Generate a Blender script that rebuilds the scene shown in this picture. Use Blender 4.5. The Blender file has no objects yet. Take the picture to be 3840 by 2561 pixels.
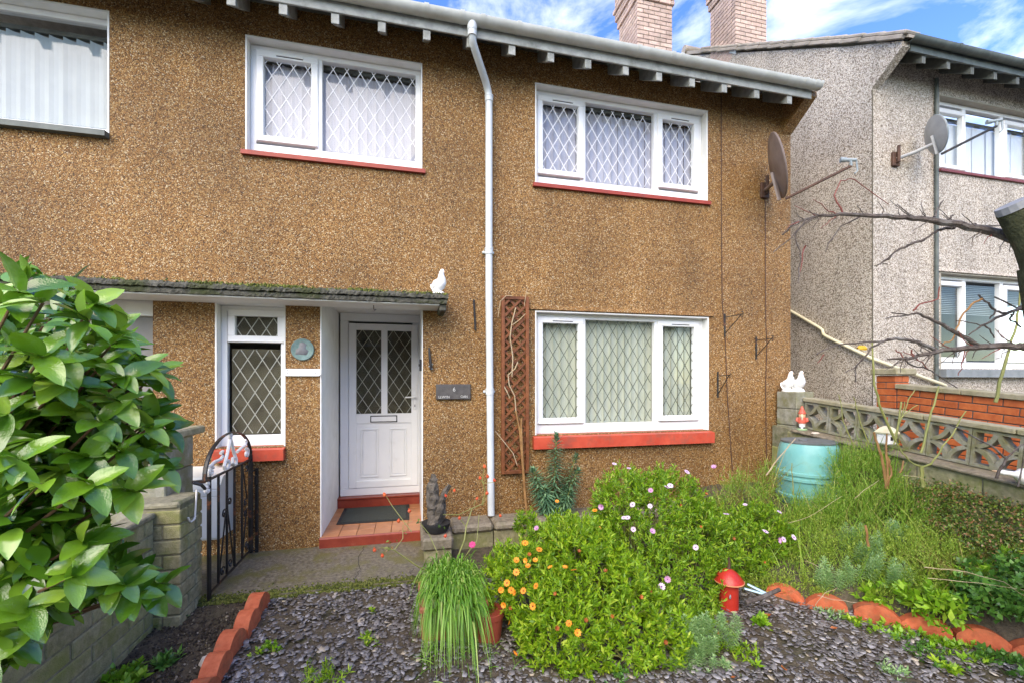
import bpy, math, random
import numpy as np
from mathutils import Vector, Matrix, Euler
random.seed(7); RNG = np.random.default_rng(7)
R = math.radians
S = bpy.context.scene
COL = S.collection
# ---------------------------------------------------------------- camera
F_PX, CX, HOR, YAW, EYE = 1633.0, 1920.0, 1430.0, R(13.26), 1.55
cam_d = bpy.data.cameras.new('camera'); cam = bpy.data.objects.new('camera', cam_d); COL.objects.link(cam)
cam.location = (0, 0, EYE); cam.rotation_euler = (R(90), 0, -YAW)
cam_d.sensor_width = 36.0; cam_d.lens = 36.0 * F_PX / 3840.0; cam_d.shift_y = 149.5 / 3840.0
cam_d.clip_start = 0.05; cam_d.clip_end = 2000; S.camera = cam
# ---------------------------------------------------------------- light
SUN_EL, SUN_AZ = R(40), R(212)      # high, from behind the camera, veiled by cloud
W = bpy.data.worlds.new('World'); S.world = W; W.use_nodes = True
nt = W.node_tree; nt.nodes.clear()
wo = nt.nodes.new('ShaderNodeOutputWorld'); bg = nt.nodes.new('ShaderNodeBackground')
sky = nt.nodes.new('ShaderNodeTexSky'); sky.sky_type = 'NISHITA'; sky.sun_disc = False
sky.sun_elevation = SUN_EL; sky.sun_rotation = SUN_AZ; sky.air_density = 1.0; sky.dust_density = 0.3; sky.ozone_density = 2.0
hs = nt.nodes.new('ShaderNodeHueSaturation'); hs.inputs['Hue'].default_value = 0.522; hs.inputs['Saturation'].default_value = 1.32; hs.inputs['Value'].default_value = 1.9
tc = nt.nodes.new('ShaderNodeTexCoord'); mp = nt.nodes.new('ShaderNodeMapping'); mp.inputs['Scale'].default_value = (1.0, 1.0, 2.2)
mp.inputs['Location'].default_value = (3.1, 0.4, 0.0)
nz = nt.nodes.new('ShaderNodeTexNoise'); nz.inputs['Scale'].default_value = 2.6; nz.inputs['Detail'].default_value = 7; nz.inputs['Roughness'].default_value = 0.6
nz.inputs['Distortion'].default_value = 0.5
rp = nt.nodes.new('ShaderNodeValToRGB'); rp.color_ramp.elements[0].position = 0.52; rp.color_ramp.elements[1].position = 0.98
rp.color_ramp.elements[1].color = (0.8, 0.8, 0.8, 1)
mx = nt.nodes.new('ShaderNodeMixRGB'); mx.inputs['Color2'].default_value = (17.0, 17.2, 17.4, 1)
L = nt.links.new
L(tc.outputs['Generated'], mp.inputs['Vector']); L(mp.outputs['Vector'], nz.inputs['Vector']); L(nz.outputs['Fac'], rp.inputs['Fac'])
L(sky.outputs['Color'], hs.inputs['Color']); L(hs.outputs['Color'], mx.inputs['Color1']); L(rp.outputs['Color'], mx.inputs['Fac'])
L(mx.outputs['Color'], bg.inputs['Color']); bg.inputs['Strength'].default_value = 0.075; L(bg.outputs['Background'], wo.inputs['Surface'])
sun_d = bpy.data.lights.new('sun', 'SUN'); sun_d.energy = 1.4; sun_d.angle = R(60); sun_d.color = (1.0, 0.91, 0.80)
sun = bpy.data.objects.new('sun', sun_d); COL.objects.link(sun)
_sd = Vector((math.sin(SUN_AZ) * math.cos(SUN_EL), math.cos(SUN_AZ) * math.cos(SUN_EL), math.sin(SUN_EL)))
sun.rotation_euler = _sd.to_track_quat('Z', 'Y').to_euler()
S.view_settings.view_transform = 'Standard'; S.view_settings.look = 'None'; S.view_settings.gamma = 1.0
S.view_settings.use_curve_mapping = False; S.view_settings.exposure = 1.95
S.view_settings.use_white_balance = True; S.view_settings.white_balance_temperature = 7900; S.view_settings.white_balance_tint = 4
S.cycles.max_bounces = 6; S.cycles.diffuse_bounces = 3; S.cycles.glossy_bounces = 3; S.cycles.transparent_max_bounces = 12
S.cycles.use_adaptive_sampling = True; S.cycles.adaptive_threshold = 0.02
S.cycles.use_denoising = True

# ---------------------------------------------------------------- helpers: measuring
_c, _s = math.cos(YAW), math.sin(YAW)
def at(u, v, d):
    """point at depth d (m) seen at u, v of a 2351 px wide copy of the photograph"""
    xc = (u / 0.6122 - CX) * d / F_PX
    return Vector((xc * _c + d * _s, -xc * _s + d * _c, EYE - (v / 0.6122 - HOR) * d / F_PX))
def ray(u, v): return (at(u, v, 1.0) - Vector((0, 0, EYE)))
# ---------------------------------------------------------------- helpers: objects
def tag(o, label=None, cat=None, group=None, kind=None):
    if label: o['label'] = label
    if cat: o['category'] = cat
    if group: o['group'] = group
    if kind: o['kind'] = kind
    return o
def thing(name, loc, label, cat, group=None):
    o = bpy.data.objects.new(name, None); COL.objects.link(o); o.location = loc; o.empty_display_size = 0.1
    return tag(o, label, cat, group)
def rootloc(p):
    v = Vector((0, 0, 0))
    while p is not None: v += Vector(p.location); p = p.parent
    return v
def link(name, me, parent=None, loc=None, rot=None, scale=None):
    o = bpy.data.objects.new(name, me); COL.objects.link(o)
    if loc is not None: o.location = Vector(loc) - rootloc(parent)
    if rot is not None: o.rotation_euler = rot
    if scale is not None: o.scale = scale if hasattr(scale, '__len__') else (scale,) * 3
    o.parent = parent
    return o
class MB:
    def __init__(s): s.v = []; s.f = []; s.mi = []; s.m = 0
    def add(s, vs, fs):
        n = len(s.v); s.v += [Vector(p) for p in vs]; s.f += [tuple(i + n for i in f) for f in fs]; s.mi += [s.m] * len(fs); return s
    def box(s, x0, x1, y0, y1, z0, z1, b=0.0, M=None):
        if b <= 0:
            vs = [(x, y, z) for x in (x0, x1) for y in (y0, y1) for z in (z0, z1)]
            fs = [(0, 1, 3, 2), (4, 6, 7, 5), (0, 4, 5, 1), (2, 3, 7, 6), (0, 2, 6, 4), (1, 5, 7, 3)]
        else:
            vs = []; idx = {}
            X, Y, Z = (x0, x1), (y0, y1), (z0, z1)
            for i in (0, 1):
                for j in (0, 1):
                    for k in (0, 1):
                        sx, sy, sz = (b if i == 0 else -b), (b if j == 0 else -b), (b if k == 0 else -b)
                        for a, p in (('x', (X[i], Y[j] + sy, Z[k] + sz)), ('y', (X[i] + sx, Y[j], Z[k] + sz)), ('z', (X[i] + sx, Y[j] + sy, Z[k]))):
                            idx[(i, j, k, a)] = len(vs); vs.append(p)
            g = lambda i, j, k, a: idx[(i, j, k, a)]
            fs = []
            for i in (0, 1): fs.append((g(i, 0, 0, 'x'), g(i, 1, 0, 'x'), g(i, 1, 1, 'x'), g(i, 0, 1, 'x')))
            for j in (0, 1): fs.append((g(0, j, 0, 'y'), g(1, j, 0, 'y'), g(1, j, 1, 'y'), g(0, j, 1, 'y')))
            for k in (0, 1): fs.append((g(0, 0, k, 'z'), g(1, 0, k, 'z'), g(1, 1, k, 'z'), g(0, 1, k, 'z')))
            for i in (0, 1):
                for j in (0, 1): fs.append((g(i, j, 0, 'x'), g(i, j, 1, 'x'), g(i, j, 1, 'y'), g(i, j, 0, 'y')))
                for k in (0, 1): fs.append((g(i, 0, k, 'x'), g(i, 1, k, 'x'), g(i, 1, k, 'z'), g(i, 0, k, 'z')))
            for j in (0, 1):
                for k in (0, 1): fs.append((g(0, j, k, 'y'), g(1, j, k, 'y'), g(1, j, k, 'z'), g(0, j, k, 'z')))
            for i in (0, 1):
                for j in (0, 1):
                    for k in (0, 1): fs.append((g(i, j, k, 'x'), g(i, j, k, 'y'), g(i, j, k, 'z')))
        if M is not None: vs = [M @ Vector(p) for p in vs]
        return s.add(vs, fs)
    def tube(s, pts, r, seg=8, cap=True, flat=None):
        pts = [Vector(p) for p in pts]; n = len(pts)
        rs = r if hasattr(r, '__len__') else [r] * n
        t0 = (pts[1] - pts[0]).normalized(); up = Vector((0, 0, 1)) if abs(t0.z) < 0.9 else Vector((1, 0, 0))
        nrm = (up - up.dot(t0) * t0).normalized(); base = len(s.v); vs = []
        for i in range(n):
            t = (pts[min(i + 1, n - 1)] - pts[max(i - 1, 0)])
            t = t.normalized() if t.length > 1e-9 else t0
            q = nrm - nrm.dot(t) * t
            nrm = q.normalized() if q.length > 1e-6 else nrm
            bn = t.cross(nrm)
            rr = rs[i] if hasattr(rs[i], '__len__') else (rs[i], rs[i])
            for k in range(seg):
                a = 2 * math.pi * k / seg
                vs.append(pts[i] + nrm * (rr[0] * math.cos(a)) + bn * (rr[1] * math.sin(a)))
        fs = [(i * seg + k, i * seg + (k + 1) % seg, (i + 1) * seg + (k + 1) % seg, (i + 1) * seg + k) for i in range(n - 1) for k in range(seg)]
        if cap: fs += [tuple(range(seg))[::-1], tuple((n - 1) * seg + k for k in range(seg))]
        return s.add(vs, fs)
    def lathe(s, prof, c=(0, 0, 0), seg=16, M=None, sy=1.0):
        n = len(prof); vs = []
        for r, z in prof:
            for k in range(seg):
                a = 2 * math.pi * k / seg; vs.append(Vector((r * math.cos(a), sy * r * math.sin(a), z)))
        if M is not None: vs = [M @ p for p in vs]
        c = Vector(c); vs = [p + c for p in vs]
        fs = [(i * seg + k, i * seg + (k + 1) % seg, (i + 1) * seg + (k + 1) % seg, (i + 1) * seg + k) for i in range(n - 1) for k in range(seg)]
        fs += [tuple(range(seg))[::-1], tuple((n - 1) * seg + k for k in range(seg))]
        return s.add(vs, fs)
    def prism(s, poly, axis, a0, a1):
        """poly in the two other axes (x: y,z  y: x,z  z: x,y), extruded along axis"""
        def P(p, a): return {'x': (a, p[0], p[1]), 'y': (p[0], a, p[1]), 'z': (p[0], p[1], a)}[axis]
        n = len(poly); vs = [P(p, a0) for p in poly] + [P(p, a1) for p in poly]
        fs = [tuple(range(n))[::-1], tuple(range(n, 2 * n))] + [(i, (i + 1) % n, n + (i + 1) % n, n + i) for i in range(n)]
        return s.add(vs, fs)
    def xf(s, M): s.v = [M @ p for p in s.v]; return s
    def mesh(s, name, mats, smooth=False, off=None):
        off = off or Vector((0, 0, 0))
        me = bpy.data.meshes.new(name); me.from_pydata([tuple(p - off) for p in s.v], [], s.f)
        for m in (mats if isinstance(mats, (list, tuple)) else [mats]): me.materials.append(m)
        if isinstance(mats, (list, tuple)): me.polygons.foreach_set('material_index', s.mi)
        if smooth: me.polygons.foreach_set('use_smooth', [True] * len(s.f))
        import bmesh
        b = bmesh.new(); b.from_mesh(me); bmesh.ops.recalc_face_normals(b, faces=b.faces); b.to_mesh(me); b.free()
        if smooth: me.set_sharp_from_angle(angle=R(40))
        me.update(); return me
    def build(s, name, mats, parent=None, smooth=False, origin=None):
        if parent is not None:
            return link(name, s.mesh(name, mats, smooth, rootloc(parent)), parent)
        if origin is None:
            xs = [p.x for p in s.v]; ys = [p.y for p in s.v]; zs = [p.z for p in s.v]
            origin = Vector(((min(xs) + max(xs)) / 2, (min(ys) + max(ys)) / 2, min(zs)))
        o = bpy.data.objects.new(name, s.mesh(name, mats, smooth, Vector(origin))); COL.objects.link(o); o.location = origin
        return o
def np_mesh(name, V, Fc, mat, smooth=False):
    """V (n,3), Fc (m,k) with k = 3 or 4"""
    me = bpy.data.meshes.new(name); k = Fc.shape[1]
    me.vertices.add(len(V)); me.vertices.foreach_set('co', np.ascontiguousarray(V, dtype=np.float32).ravel())
    me.loops.add(Fc.size); me.loops.foreach_set('vertex_index', np.ascontiguousarray(Fc, dtype=np.int32).ravel())
    me.polygons.add(len(Fc)); me.polygons.foreach_set('loop_start', np.arange(len(Fc), dtype=np.int32) * k)
    me.polygons.foreach_set('loop_total', np.full(len(Fc), k, dtype=np.int32))
    if smooth: me.polygons.foreach_set('use_smooth', np.ones(len(Fc), dtype=bool))
    me.materials.append(mat); me.update(calc_edges=True); me.validate(); return me
def norm(a): return a / (np.linalg.norm(a, axis=-1, keepdims=True) + 1e-9)

# ---------------------------------------------------------------- helpers: materials
def new_mat(name):
    m = bpy.data.materials.new(name); m.use_nodes = True; t = m.node_tree
    return m, t, t.nodes['Principled BSDF'], t.nodes['Material Output']
def mat(name, c1, c2=None, scale=8.0, rough=0.6, rvar=0.0, bump=0.0, bscale=80.0, rand=0.0, spec=0.4, metal=0.0, coat=0.0,
        c3=None, s3=2.0, t3=(0.5, 0.65), a3=0.8, detail=5.0):
    """two-tone noise colour, a third tone in patches (stain, moss, rust), brightness differing per object"""
    m, t, b, o = new_mat(name); N = t.nodes.new; K = t.links.new
    geo = N('ShaderNodeNewGeometry'); c2 = c2 or tuple(min(1, x * 1.18) for x in c1)
    n1 = N('ShaderNodeTexNoise'); n1.inputs['Scale'].default_value = scale; n1.inputs['Detail'].default_value = detail; n1.inputs['Roughness'].default_value = 0.62
    K(geo.outputs['Position'], n1.inputs['Vector'])
    r1 = N('ShaderNodeValToRGB'); r1.color_ramp.elements[0].position = 0.32; r1.color_ramp.elements[1].position = 0.68
    r1.color_ramp.elements[0].color = (*c1, 1); r1.color_ramp.elements[1].color = (*c2, 1); K(n1.outputs['Fac'], r1.inputs['Fac'])
    col = r1.outputs['Color']
    if c3:
        n3 = N('ShaderNodeTexNoise'); n3.inputs['Scale'].default_value = s3; n3.inputs['Detail'].default_value = 8; n3.inputs['Roughness'].default_value = 0.68
        K(geo.outputs['Position'], n3.inputs['Vector'])
        r3 = N('ShaderNodeValToRGB'); r3.color_ramp.elements[0].position = t3[0]; r3.color_ramp.elements[1].position = t3[1]
        r3.color_ramp.elements[0].color = (0, 0, 0, 1); r3.color_ramp.elements[1].color = (a3, a3, a3, 1); K(n3.outputs['Fac'], r3.inputs['Fac'])
        x = N('ShaderNodeMixRGB'); x.inputs['Color2'].default_value = (*c3, 1); K(r3.outputs['Color'], x.inputs['Fac']); K(col, x.inputs['Color1']); col = x.outputs['Color']
    if rand:
        oi = N('ShaderNodeObjectInfo'); ma = N('ShaderNodeMapRange'); ma.inputs['To Min'].default_value = 1 - rand; ma.inputs['To Max'].default_value = 1 + rand
        K(oi.outputs['Random'], ma.inputs['Value']); x = N('ShaderNodeMixRGB'); x.blend_type = 'MULTIPLY'; x.inputs['Fac'].default_value = 1
        K(col, x.inputs['Color1']); K(ma.outputs['Result'], x.inputs['Color2']); col = x.outputs['Color']
    K(col, b.inputs['Base Color']); b.inputs['Roughness'].default_value = rough
    b.inputs['Specular IOR Level'].default_value = spec; b.inputs['Metallic'].default_value = metal; b.inputs['Coat Weight'].default_value = coat
    if rvar:
        mr = N('ShaderNodeMapRange'); mr.inputs['To Min'].default_value = max(0.02, rough - rvar); mr.inputs['To Max'].default_value = min(1, rough + rvar)
        K(n1.outputs['Fac'], mr.inputs['Value']); K(mr.outputs['Result'], b.inputs['Roughness'])
    if bump:
        nb = N('ShaderNodeTexNoise'); nb.inputs['Scale'].default_value = bscale; nb.inputs['Detail'].default_value = 4
        K(geo.outputs['Position'], nb.inputs['Vector']); bp = N('ShaderNodeBump'); bp.inputs['Strength'].default_value = bump; bp.inputs['Distance'].default_value = 0.01
        K(nb.outputs['Fac'], bp.inputs['Height']); K(bp.outputs['Normal'], b.inputs['Normal'])
    return m
def pebbledash(name, stops, scale, big, streak, tint=(1, 1, 1)):
    m, t, b, o = new_mat(name); N = t.nodes.new; K = t.links.new
    geo = N('ShaderNodeNewGeometry')
    ds = N('ShaderNodeTexNoise'); ds.inputs['Scale'].default_value = 45; ds.inputs['Detail'].default_value = 2; K(geo.outputs['Position'], ds.inputs['Vector'])
    ad = N('ShaderNodeVectorMath'); ad.operation = 'MULTIPLY_ADD'; ad.inputs[1].default_value = (0.012,) * 3
    K(ds.outputs['Color'], ad.inputs[0]); K(geo.outputs['Position'], ad.inputs[2])
    vo = N('ShaderNodeTexVoronoi'); vo.inputs['Scale'].default_value = scale; K(ad.outputs['Vector'], vo.inputs['Vector'])
    sp = N('ShaderNodeSeparateColor'); K(vo.outputs['Color'], sp.inputs['Color'])
    r = N('ShaderNodeValToRGB'); e = r.color_ramp.elements
    e[0].position = stops[0][0]; e[0].color = (*stops[0][1], 1); e[1].position = stops[-1][0]; e[1].color = (*stops[-1][1], 1)
    for p, c in stops[1:-1]:
        q = e.new(p); q.color = (*c, 1)
    K(sp.outputs['Red'], r.inputs['Fac'])
    # mortar between the stones is darker and duller
    r2 = N('ShaderNodeValToRGB'); r2.color_ramp.elements[0].position = 0.25; r2.color_ramp.elements[1].position = 0.75
    r2.color_ramp.elements[0].color = (1, 1, 1, 1); r2.color_ramp.elements[1].color = (0.30, 0.27, 0.24, 1)
    dd = N('ShaderNodeMath'); dd.operation = 'MULTIPLY'; dd.inputs[1].default_value = 1.0; K(vo.outputs['Distance'], dd.inputs[0]); K(dd.outputs[0], r2.inputs['Fac'])
    x = N('ShaderNodeMixRGB'); x.blend_type = 'MULTIPLY'; x.inputs['Fac'].default_value = 0.6; K(r.outputs['Color'], x.inputs['Color1']); K(r2.outputs['Color'], x.inputs['Color2'])
    # weathering: broad patches and vertical streaks
    n2 = N('ShaderNodeTexNoise'); n2.inputs['Scale'].default_value = 0.9; n2.inputs['Detail'].default_value = 6; K(geo.outputs['Position'], n2.inputs['Vector'])
    mp2 = N('ShaderNodeMapping'); mp2.inputs['Scale'].default_value = (3.2, 3.2, 0.5); K(geo.outputs['Position'], mp2.inputs['Vector'])
    n3 = N('ShaderNodeTexNoise'); n3.inputs['Scale'].default_value = 1.0; n3.inputs['Detail'].default_value = 5; K(mp2.outputs['Vector'], n3.inputs['Vector'])
    a = N('ShaderNodeMapRange'); a.inputs['From Min'].default_value = 0.3; a.inputs['From Max'].default_value = 0.7; a.inputs['To Min'].default_value = 1 - big; a.inputs['To Max'].default_value = 1 + big; K(n2.outputs['Fac'], a.inputs['Value'])
    a2 = N('ShaderNodeMapRange'); a2.inputs['From Min'].default_value = 0.3; a2.inputs['From Max'].default_value = 0.7; a2.inputs['To Min'].default_value = 1 - streak; a2.inputs['To Max'].default_value = 1 + streak; K(n3.outputs['Fac'], a2.inputs['Value'])
    mu = N('ShaderNodeMath'); mu.operation = 'MULTIPLY'; K(a.outputs['Result'], mu.inputs[0]); K(a2.outputs['Result'], mu.inputs[1])
    x2 = N('ShaderNodeMixRGB'); x2.blend_type = 'MULTIPLY'; x2.inputs['Fac'].default_value = 1; K(x.outputs['Color'], x2.inputs['Color1']); K(mu.outputs[0], x2.inputs['Color2'])
    K(x2.outputs['Color'], b.inputs['Base Color']); b.inputs['Roughness'].default_value = 0.55; b.inputs['Specular IOR Level'].default_value = 0.35
    iv = N('ShaderNodeMath'); iv.operation = 'SUBTRACT'; iv.inputs[0].default_value = 1.0; K(vo.outputs['Distance'], iv.inputs[1])
    bp = N('ShaderNodeBump'); bp.inputs['Strength'].default_value = 0.9; bp.inputs['Distance'].default_value = 0.006; K(iv.outputs[0], bp.inputs['Height']); K(bp.outputs['Normal'], b.inputs['Normal'])
    return m
def glass_mat(name, tint=(0.93, 0.96, 0.95), refl=0.05):
    m, t, b, o = new_mat(name); t.nodes.remove(b); N = t.nodes.new; K = t.links.new
    tr = N('ShaderNodeBsdfTransparent'); tr.inputs['Color'].default_value = (*tint, 1)
    gl = N('ShaderNodeBsdfGlossy'); gl.inputs['Roughness'].default_value = 0.01; gl.inputs['Color'].default_value = (1, 1, 1, 1)
    lw_ = N('ShaderNodeLayerWeight'); lw_.inputs['Blend'].default_value = 0.5
    pw = N('ShaderNodeMath'); pw.operation = 'POWER'; pw.inputs[1].default_value = 4.5; K(lw_.outputs['Facing'], pw.inputs[0])
    a = N('ShaderNodeMath'); a.operation = 'MULTIPLY_ADD'; a.inputs[1].default_value = 0.7; a.inputs[2].default_value = 0.022 + refl; K(pw.outputs[0], a.inputs[0])
    ms = N('ShaderNodeMixShader'); K(a.outputs[0], ms.inputs['Fac']); K(tr.outputs[0], ms.inputs[1]); K(gl.outputs[0], ms.inputs[2]); K(ms.outputs[0], o.inputs['Surface'])
    return m
def frosted_glass(name, c, k):
    m = glass_mat(name, (0.86, 0.88, 0.82), 0.01); t = m.node_tree; N = t.nodes.new; K = t.links.new
    out = t.nodes['Material Output']; src = out.inputs['Surface'].links[0].from_socket
    g = N('ShaderNodeNewGeometry'); n_ = N('ShaderNodeTexNoise'); n_.inputs['Scale'].default_value = 7; n_.inputs['Detail'].default_value = 6; K(g.outputs['Position'], n_.inputs['Vector'])
    r = N('ShaderNodeValToRGB'); r.color_ramp.elements[0].position = 0.35; r.color_ramp.elements[1].position = 0.7; r.color_ramp.elements[0].color = (*[x * .5 for x in c], 1); r.color_ramp.elements[1].color = (*c, 1); K(n_.outputs['Fac'], r.inputs['Fac'])
    d_ = N('ShaderNodeBsdfDiffuse'); K(r.outputs['Color'], d_.inputs['Color']); x = N('ShaderNodeMixShader'); x.inputs['Fac'].default_value = k; K(src, x.inputs[1]); K(d_.outputs[0], x.inputs[2]); K(x.outputs[0], out.inputs['Surface'])
    return m
def leaf_mat(name, stops, rough=0.42, trans=0.25, perobj=False, spec=0.45, spots=0.0, bump=0.0):
    m, t, b, o = new_mat(name); N = t.nodes.new; K = t.links.new
    if perobj: src = N('ShaderNodeObjectInfo').outputs['Random']
    else: src = N('ShaderNodeNewGeometry').outputs['Random Per Island']
    r = N('ShaderNodeValToRGB'); e = r.color_ramp.elements
    e[0].position = stops[0][0]; e[0].color = (*stops[0][1], 1); e[1].position = stops[-1][0]; e[1].color = (*stops[-1][1], 1)
    for p, c in stops[1:-1]:
        q = e.new(p); q.color = (*c, 1)
    K(src, r.inputs['Fac']); col = r.outputs['Color']
    geo = N('ShaderNodeNewGeometry')
    if spots:      # pale flecks: whitish sky sheen put into the leaf colour
        vn = N('ShaderNodeTexNoise'); vn.inputs['Scale'].default_value = 55; vn.inputs['Detail'].default_value = 5; K(geo.outputs['Position'], vn.inputs['Vector'])
        rr = N('ShaderNodeValToRGB'); rr.color_ramp.elements[0].position = 0.52; rr.color_ramp.elements[1].position = 0.72
        rr.color_ramp.elements[1].color = (spots, spots, spots, 1); K(vn.outputs['Fac'], rr.inputs['Fac'])
        x = N('ShaderNodeMixRGB'); x.inputs['Color2'].default_value = (0.22, 0.36, 0.14, 1); K(rr.outputs['Color'], x.inputs['Fac']); K(col, x.inputs['Color1']); col = x.outputs['Color']
    K(col, b.inputs['Base Color']); b.inputs['Roughness'].default_value = rough; b.inputs['Specular IOR Level'].default_value = spec
    if bump:
        vo = N('ShaderNodeTexVoronoi'); vo.inputs['Scale'].default_value = 260; K(geo.outputs['Position'], vo.inputs['Vector'])
        bp = N('ShaderNodeBump'); bp.inputs['Strength'].default_value = bump; bp.inputs['Distance'].default_value = 0.002; bp.invert = True
        K(vo.outputs['Distance'], bp.inputs['Height']); K(bp.outputs['Normal'], b.inputs['Normal'])
    tl = N('ShaderNodeBsdfTranslucent'); K(col, tl.inputs['Color'])
    ms = N('ShaderNodeMixShader'); ms.inputs['Fac'].default_value = trans; K(b.outputs[0], ms.inputs[1]); K(tl.outputs[0], ms.inputs[2]); K(ms.outputs[0], o.inputs['Surface'])
    return m

TAN = pebbledash('tan_pebbledash', [(0.0, (0.075, 0.038, 0.013)), (0.2, (0.18, 0.084, 0.024)), (0.45, (0.295, 0.139, 0.037)), (0.7, (0.365, 0.188, 0.057)), (0.88, (0.45, 0.29, 0.115)), (1.0, (0.62, 0.51, 0.34))], 122, 0.24, 0.10)
GREY = pebbledash('grey_pebbledash', [(0.0, (0.17, 0.132, 0.095)), (0.2, (0.37, 0.31, 0.24)), (0.5, (0.56, 0.49, 0.405)), (0.8, (0.70, 0.635, 0.545)), (1.0, (0.82, 0.77, 0.69))], 84, 0.10, 0.14)
UPVC = mat('white_upvc', (0.79, 0.80, 0.80), (0.84, 0.85, 0.85), 3, 0.28, spec=0.5, c3=(0.55, 0.55, 0.50), s3=4.5, t3=(0.60, 0.85), a3=0.4)
WHITEP = mat('white_masonry_paint', (0.70, 0.70, 0.67), (0.80, 0.80, 0.78), 5, 0.7, bump=0.25, bscale=120, c3=(0.42, 0.42, 0.36), s3=3, t3=(0.60, 0.80), a3=0.5)
GUTTER = mat('weathered_white_gutter', (0.44, 0.455, 0.42), (0.55, 0.565, 0.53), 6, 0.4, c3=(0.36, 0.38, 0.32), s3=5, t3=(0.52, 0.75), a3=0.6)
PIPE = mat('pale_grey_downpipe', (0.50, 0.54, 0.55), (0.60, 0.64, 0.65), 5, 0.35, c3=(0.45, 0.47, 0.42), s3=6, t3=(0.6, 0.8), a3=0.5)
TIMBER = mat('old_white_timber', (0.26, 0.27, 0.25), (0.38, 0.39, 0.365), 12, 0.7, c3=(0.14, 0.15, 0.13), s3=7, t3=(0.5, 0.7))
RAFT = mat('shaded_rafter_wood', (0.19, 0.195, 0.175), (0.31, 0.315, 0.29), 12, 0.8)  # rafter sides darkened in colour to stand for eaves shade
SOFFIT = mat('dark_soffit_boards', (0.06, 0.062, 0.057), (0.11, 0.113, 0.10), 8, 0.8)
REDP = mat('red_sill_paint', (0.48, 0.060, 0.033), (0.60, 0.10, 0.055), 7, 0.42, bump=0.15, bscale=60, c3=(0.28, 0.09, 0.06), s3=8, t3=(0.50, 0.66), a3=0.75)
REDU = mat('shaded_upper_sill_paint', (0.27, 0.038, 0.024), (0.36, 0.058, 0.036), 9, 0.5, c3=(0.16, 0.05, 0.04), s3=12, t3=(0.54, 0.70), a3=0.7)  # red of the lower sills, darkened in colour for shade upstairs
REDTILE = mat('red_step_paint', (0.21, 0.032, 0.02), (0.30, 0.055, 0.03), 8, 0.35, c3=(0.45, 0.16, 0.10), s3=9, t3=(0.6, 0.75), a3=0.5)
QUARRY = mat('quarry_tile', (0.36, 0.14, 0.06), (0.48, 0.21, 0.095), 9, 0.38, rand=0.14, c3=(0.28, 0.13, 0.07), s3=6, t3=(0.55, 0.75), a3=0.5)
GLASS = glass_mat('window_glass', (0.97, 0.98, 0.98), 0.0); GLASSD = frosted_glass('obscure_door_glass', (0.15, 0.14, 0.10), 0.6)
LEADW = mat('sky_sheen_lattice', (0.70, 0.70, 0.72), None, 5, 0.4); LEADD = mat('dark_lead_lattice', (0.085, 0.10, 0.075), (0.15, 0.17, 0.13), 15, 0.35, metal=0.3)  # same lead lattice: sky reflection painted white upstairs, darker tone downstairs
LEADG = mat('grey_lead_lattice', (0.30, 0.31, 0.27), (0.38, 0.39, 0.35), 15, 0.4)
BLINDW = mat('lilac_white_blind', (0.50, 0.49, 0.55), (0.58, 0.57, 0.63), 4, 0.8); BLINDG = mat('pale_green_blind', (0.52, 0.55, 0.45), (0.60, 0.63, 0.53), 4, 0.8)
BLINDB = mat('pale_blue_blind', (0.46, 0.53, 0.55), (0.54, 0.61, 0.62), 4, 0.8)
BLACKP = mat('black_plastic', (0.012, 0.012, 0.013), (0.03, 0.03, 0.03), 12, 0.4)
IRON = mat('black_wrought_iron', (0.010, 0.010, 0.010), (0.022, 0.021, 0.02), 14, 0.42, c3=(0.20, 0.07, 0.03), s3=9, t3=(0.58, 0.68), a3=0.85)
IRONW = mat('white_painted_iron', (0.70, 0.68, 0.66), (0.80, 0.79, 0.77), 18, 0.45, c3=(0.22, 0.08, 0.04), s3=26, t3=(0.60, 0.68))
CONC = mat('mossy_concrete', (0.13, 0.11, 0.075), (0.29, 0.245, 0.18), 26, 0.75, bump=0.5, bscale=140, c3=(0.11, 0.12, 0.035), s3=2.2, t3=(0.52, 0.72), a3=0.75)
PATHC = mat('wet_concrete_path', (0.06, 0.054, 0.036), (0.26, 0.23, 0.17), 34, 0.45, 0.2, bump=0.5, bscale=170, c3=(0.13, 0.125, 0.03), s3=4.0, t3=(0.48, 0.60), a3=0.7)
SLABC = mat('canopy_felt', (0.035, 0.035, 0.028), (0.13, 0.125, 0.10), 22, 0.85, bump=0.8, bscale=90, c3=(0.045, 0.055, 0.015), s3=4, t3=(0.48, 0.60), a3=0.85)
BLOCK = mat('mossy_block', (0.19, 0.175, 0.095), (0.37, 0.335, 0.20), 26, 0.85, bump=0.6, bscale=150, rand=0.13, c3=(0.19, 0.21, 0.045), s3=3.2, t3=(0.44, 0.64), a3=0.75)
BLOCKG = mat('grey_screen_block', (0.20, 0.195, 0.15), (0.34, 0.335, 0.28), 18, 0.8, bump=0.5, bscale=120, rand=0.06, c3=(0.17, 0.165, 0.055), s3=5, t3=(0.42, 0.62), a3=0.8)
MORTAR = mat('old_mortar', (0.15, 0.14, 0.095), (0.28, 0.26, 0.18), 30, 0.9, bump=0.5, bscale=160, c3=(0.07, 0.09, 0.02), s3=4, t3=(0.5, 0.65), a3=0.8)
MORTARD = mat('dark_mortar', (0.07, 0.06, 0.05), (0.13, 0.115, 0.10), 30, 0.9)
COPING = mat('concrete_coping', (0.24, 0.215, 0.14), (0.37, 0.335, 0.23), 18, 0.8, bump=0.4, bscale=120, c3=(0.18, 0.175, 0.05), s3=5, t3=(0.48, 0.70), a3=0.7)
BRICKR = mat('red_wall_brick', (0.38, 0.085, 0.025), (0.50, 0.14, 0.042), 18, 0.7, rand=0.12, bump=0.3, bscale=140)
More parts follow.
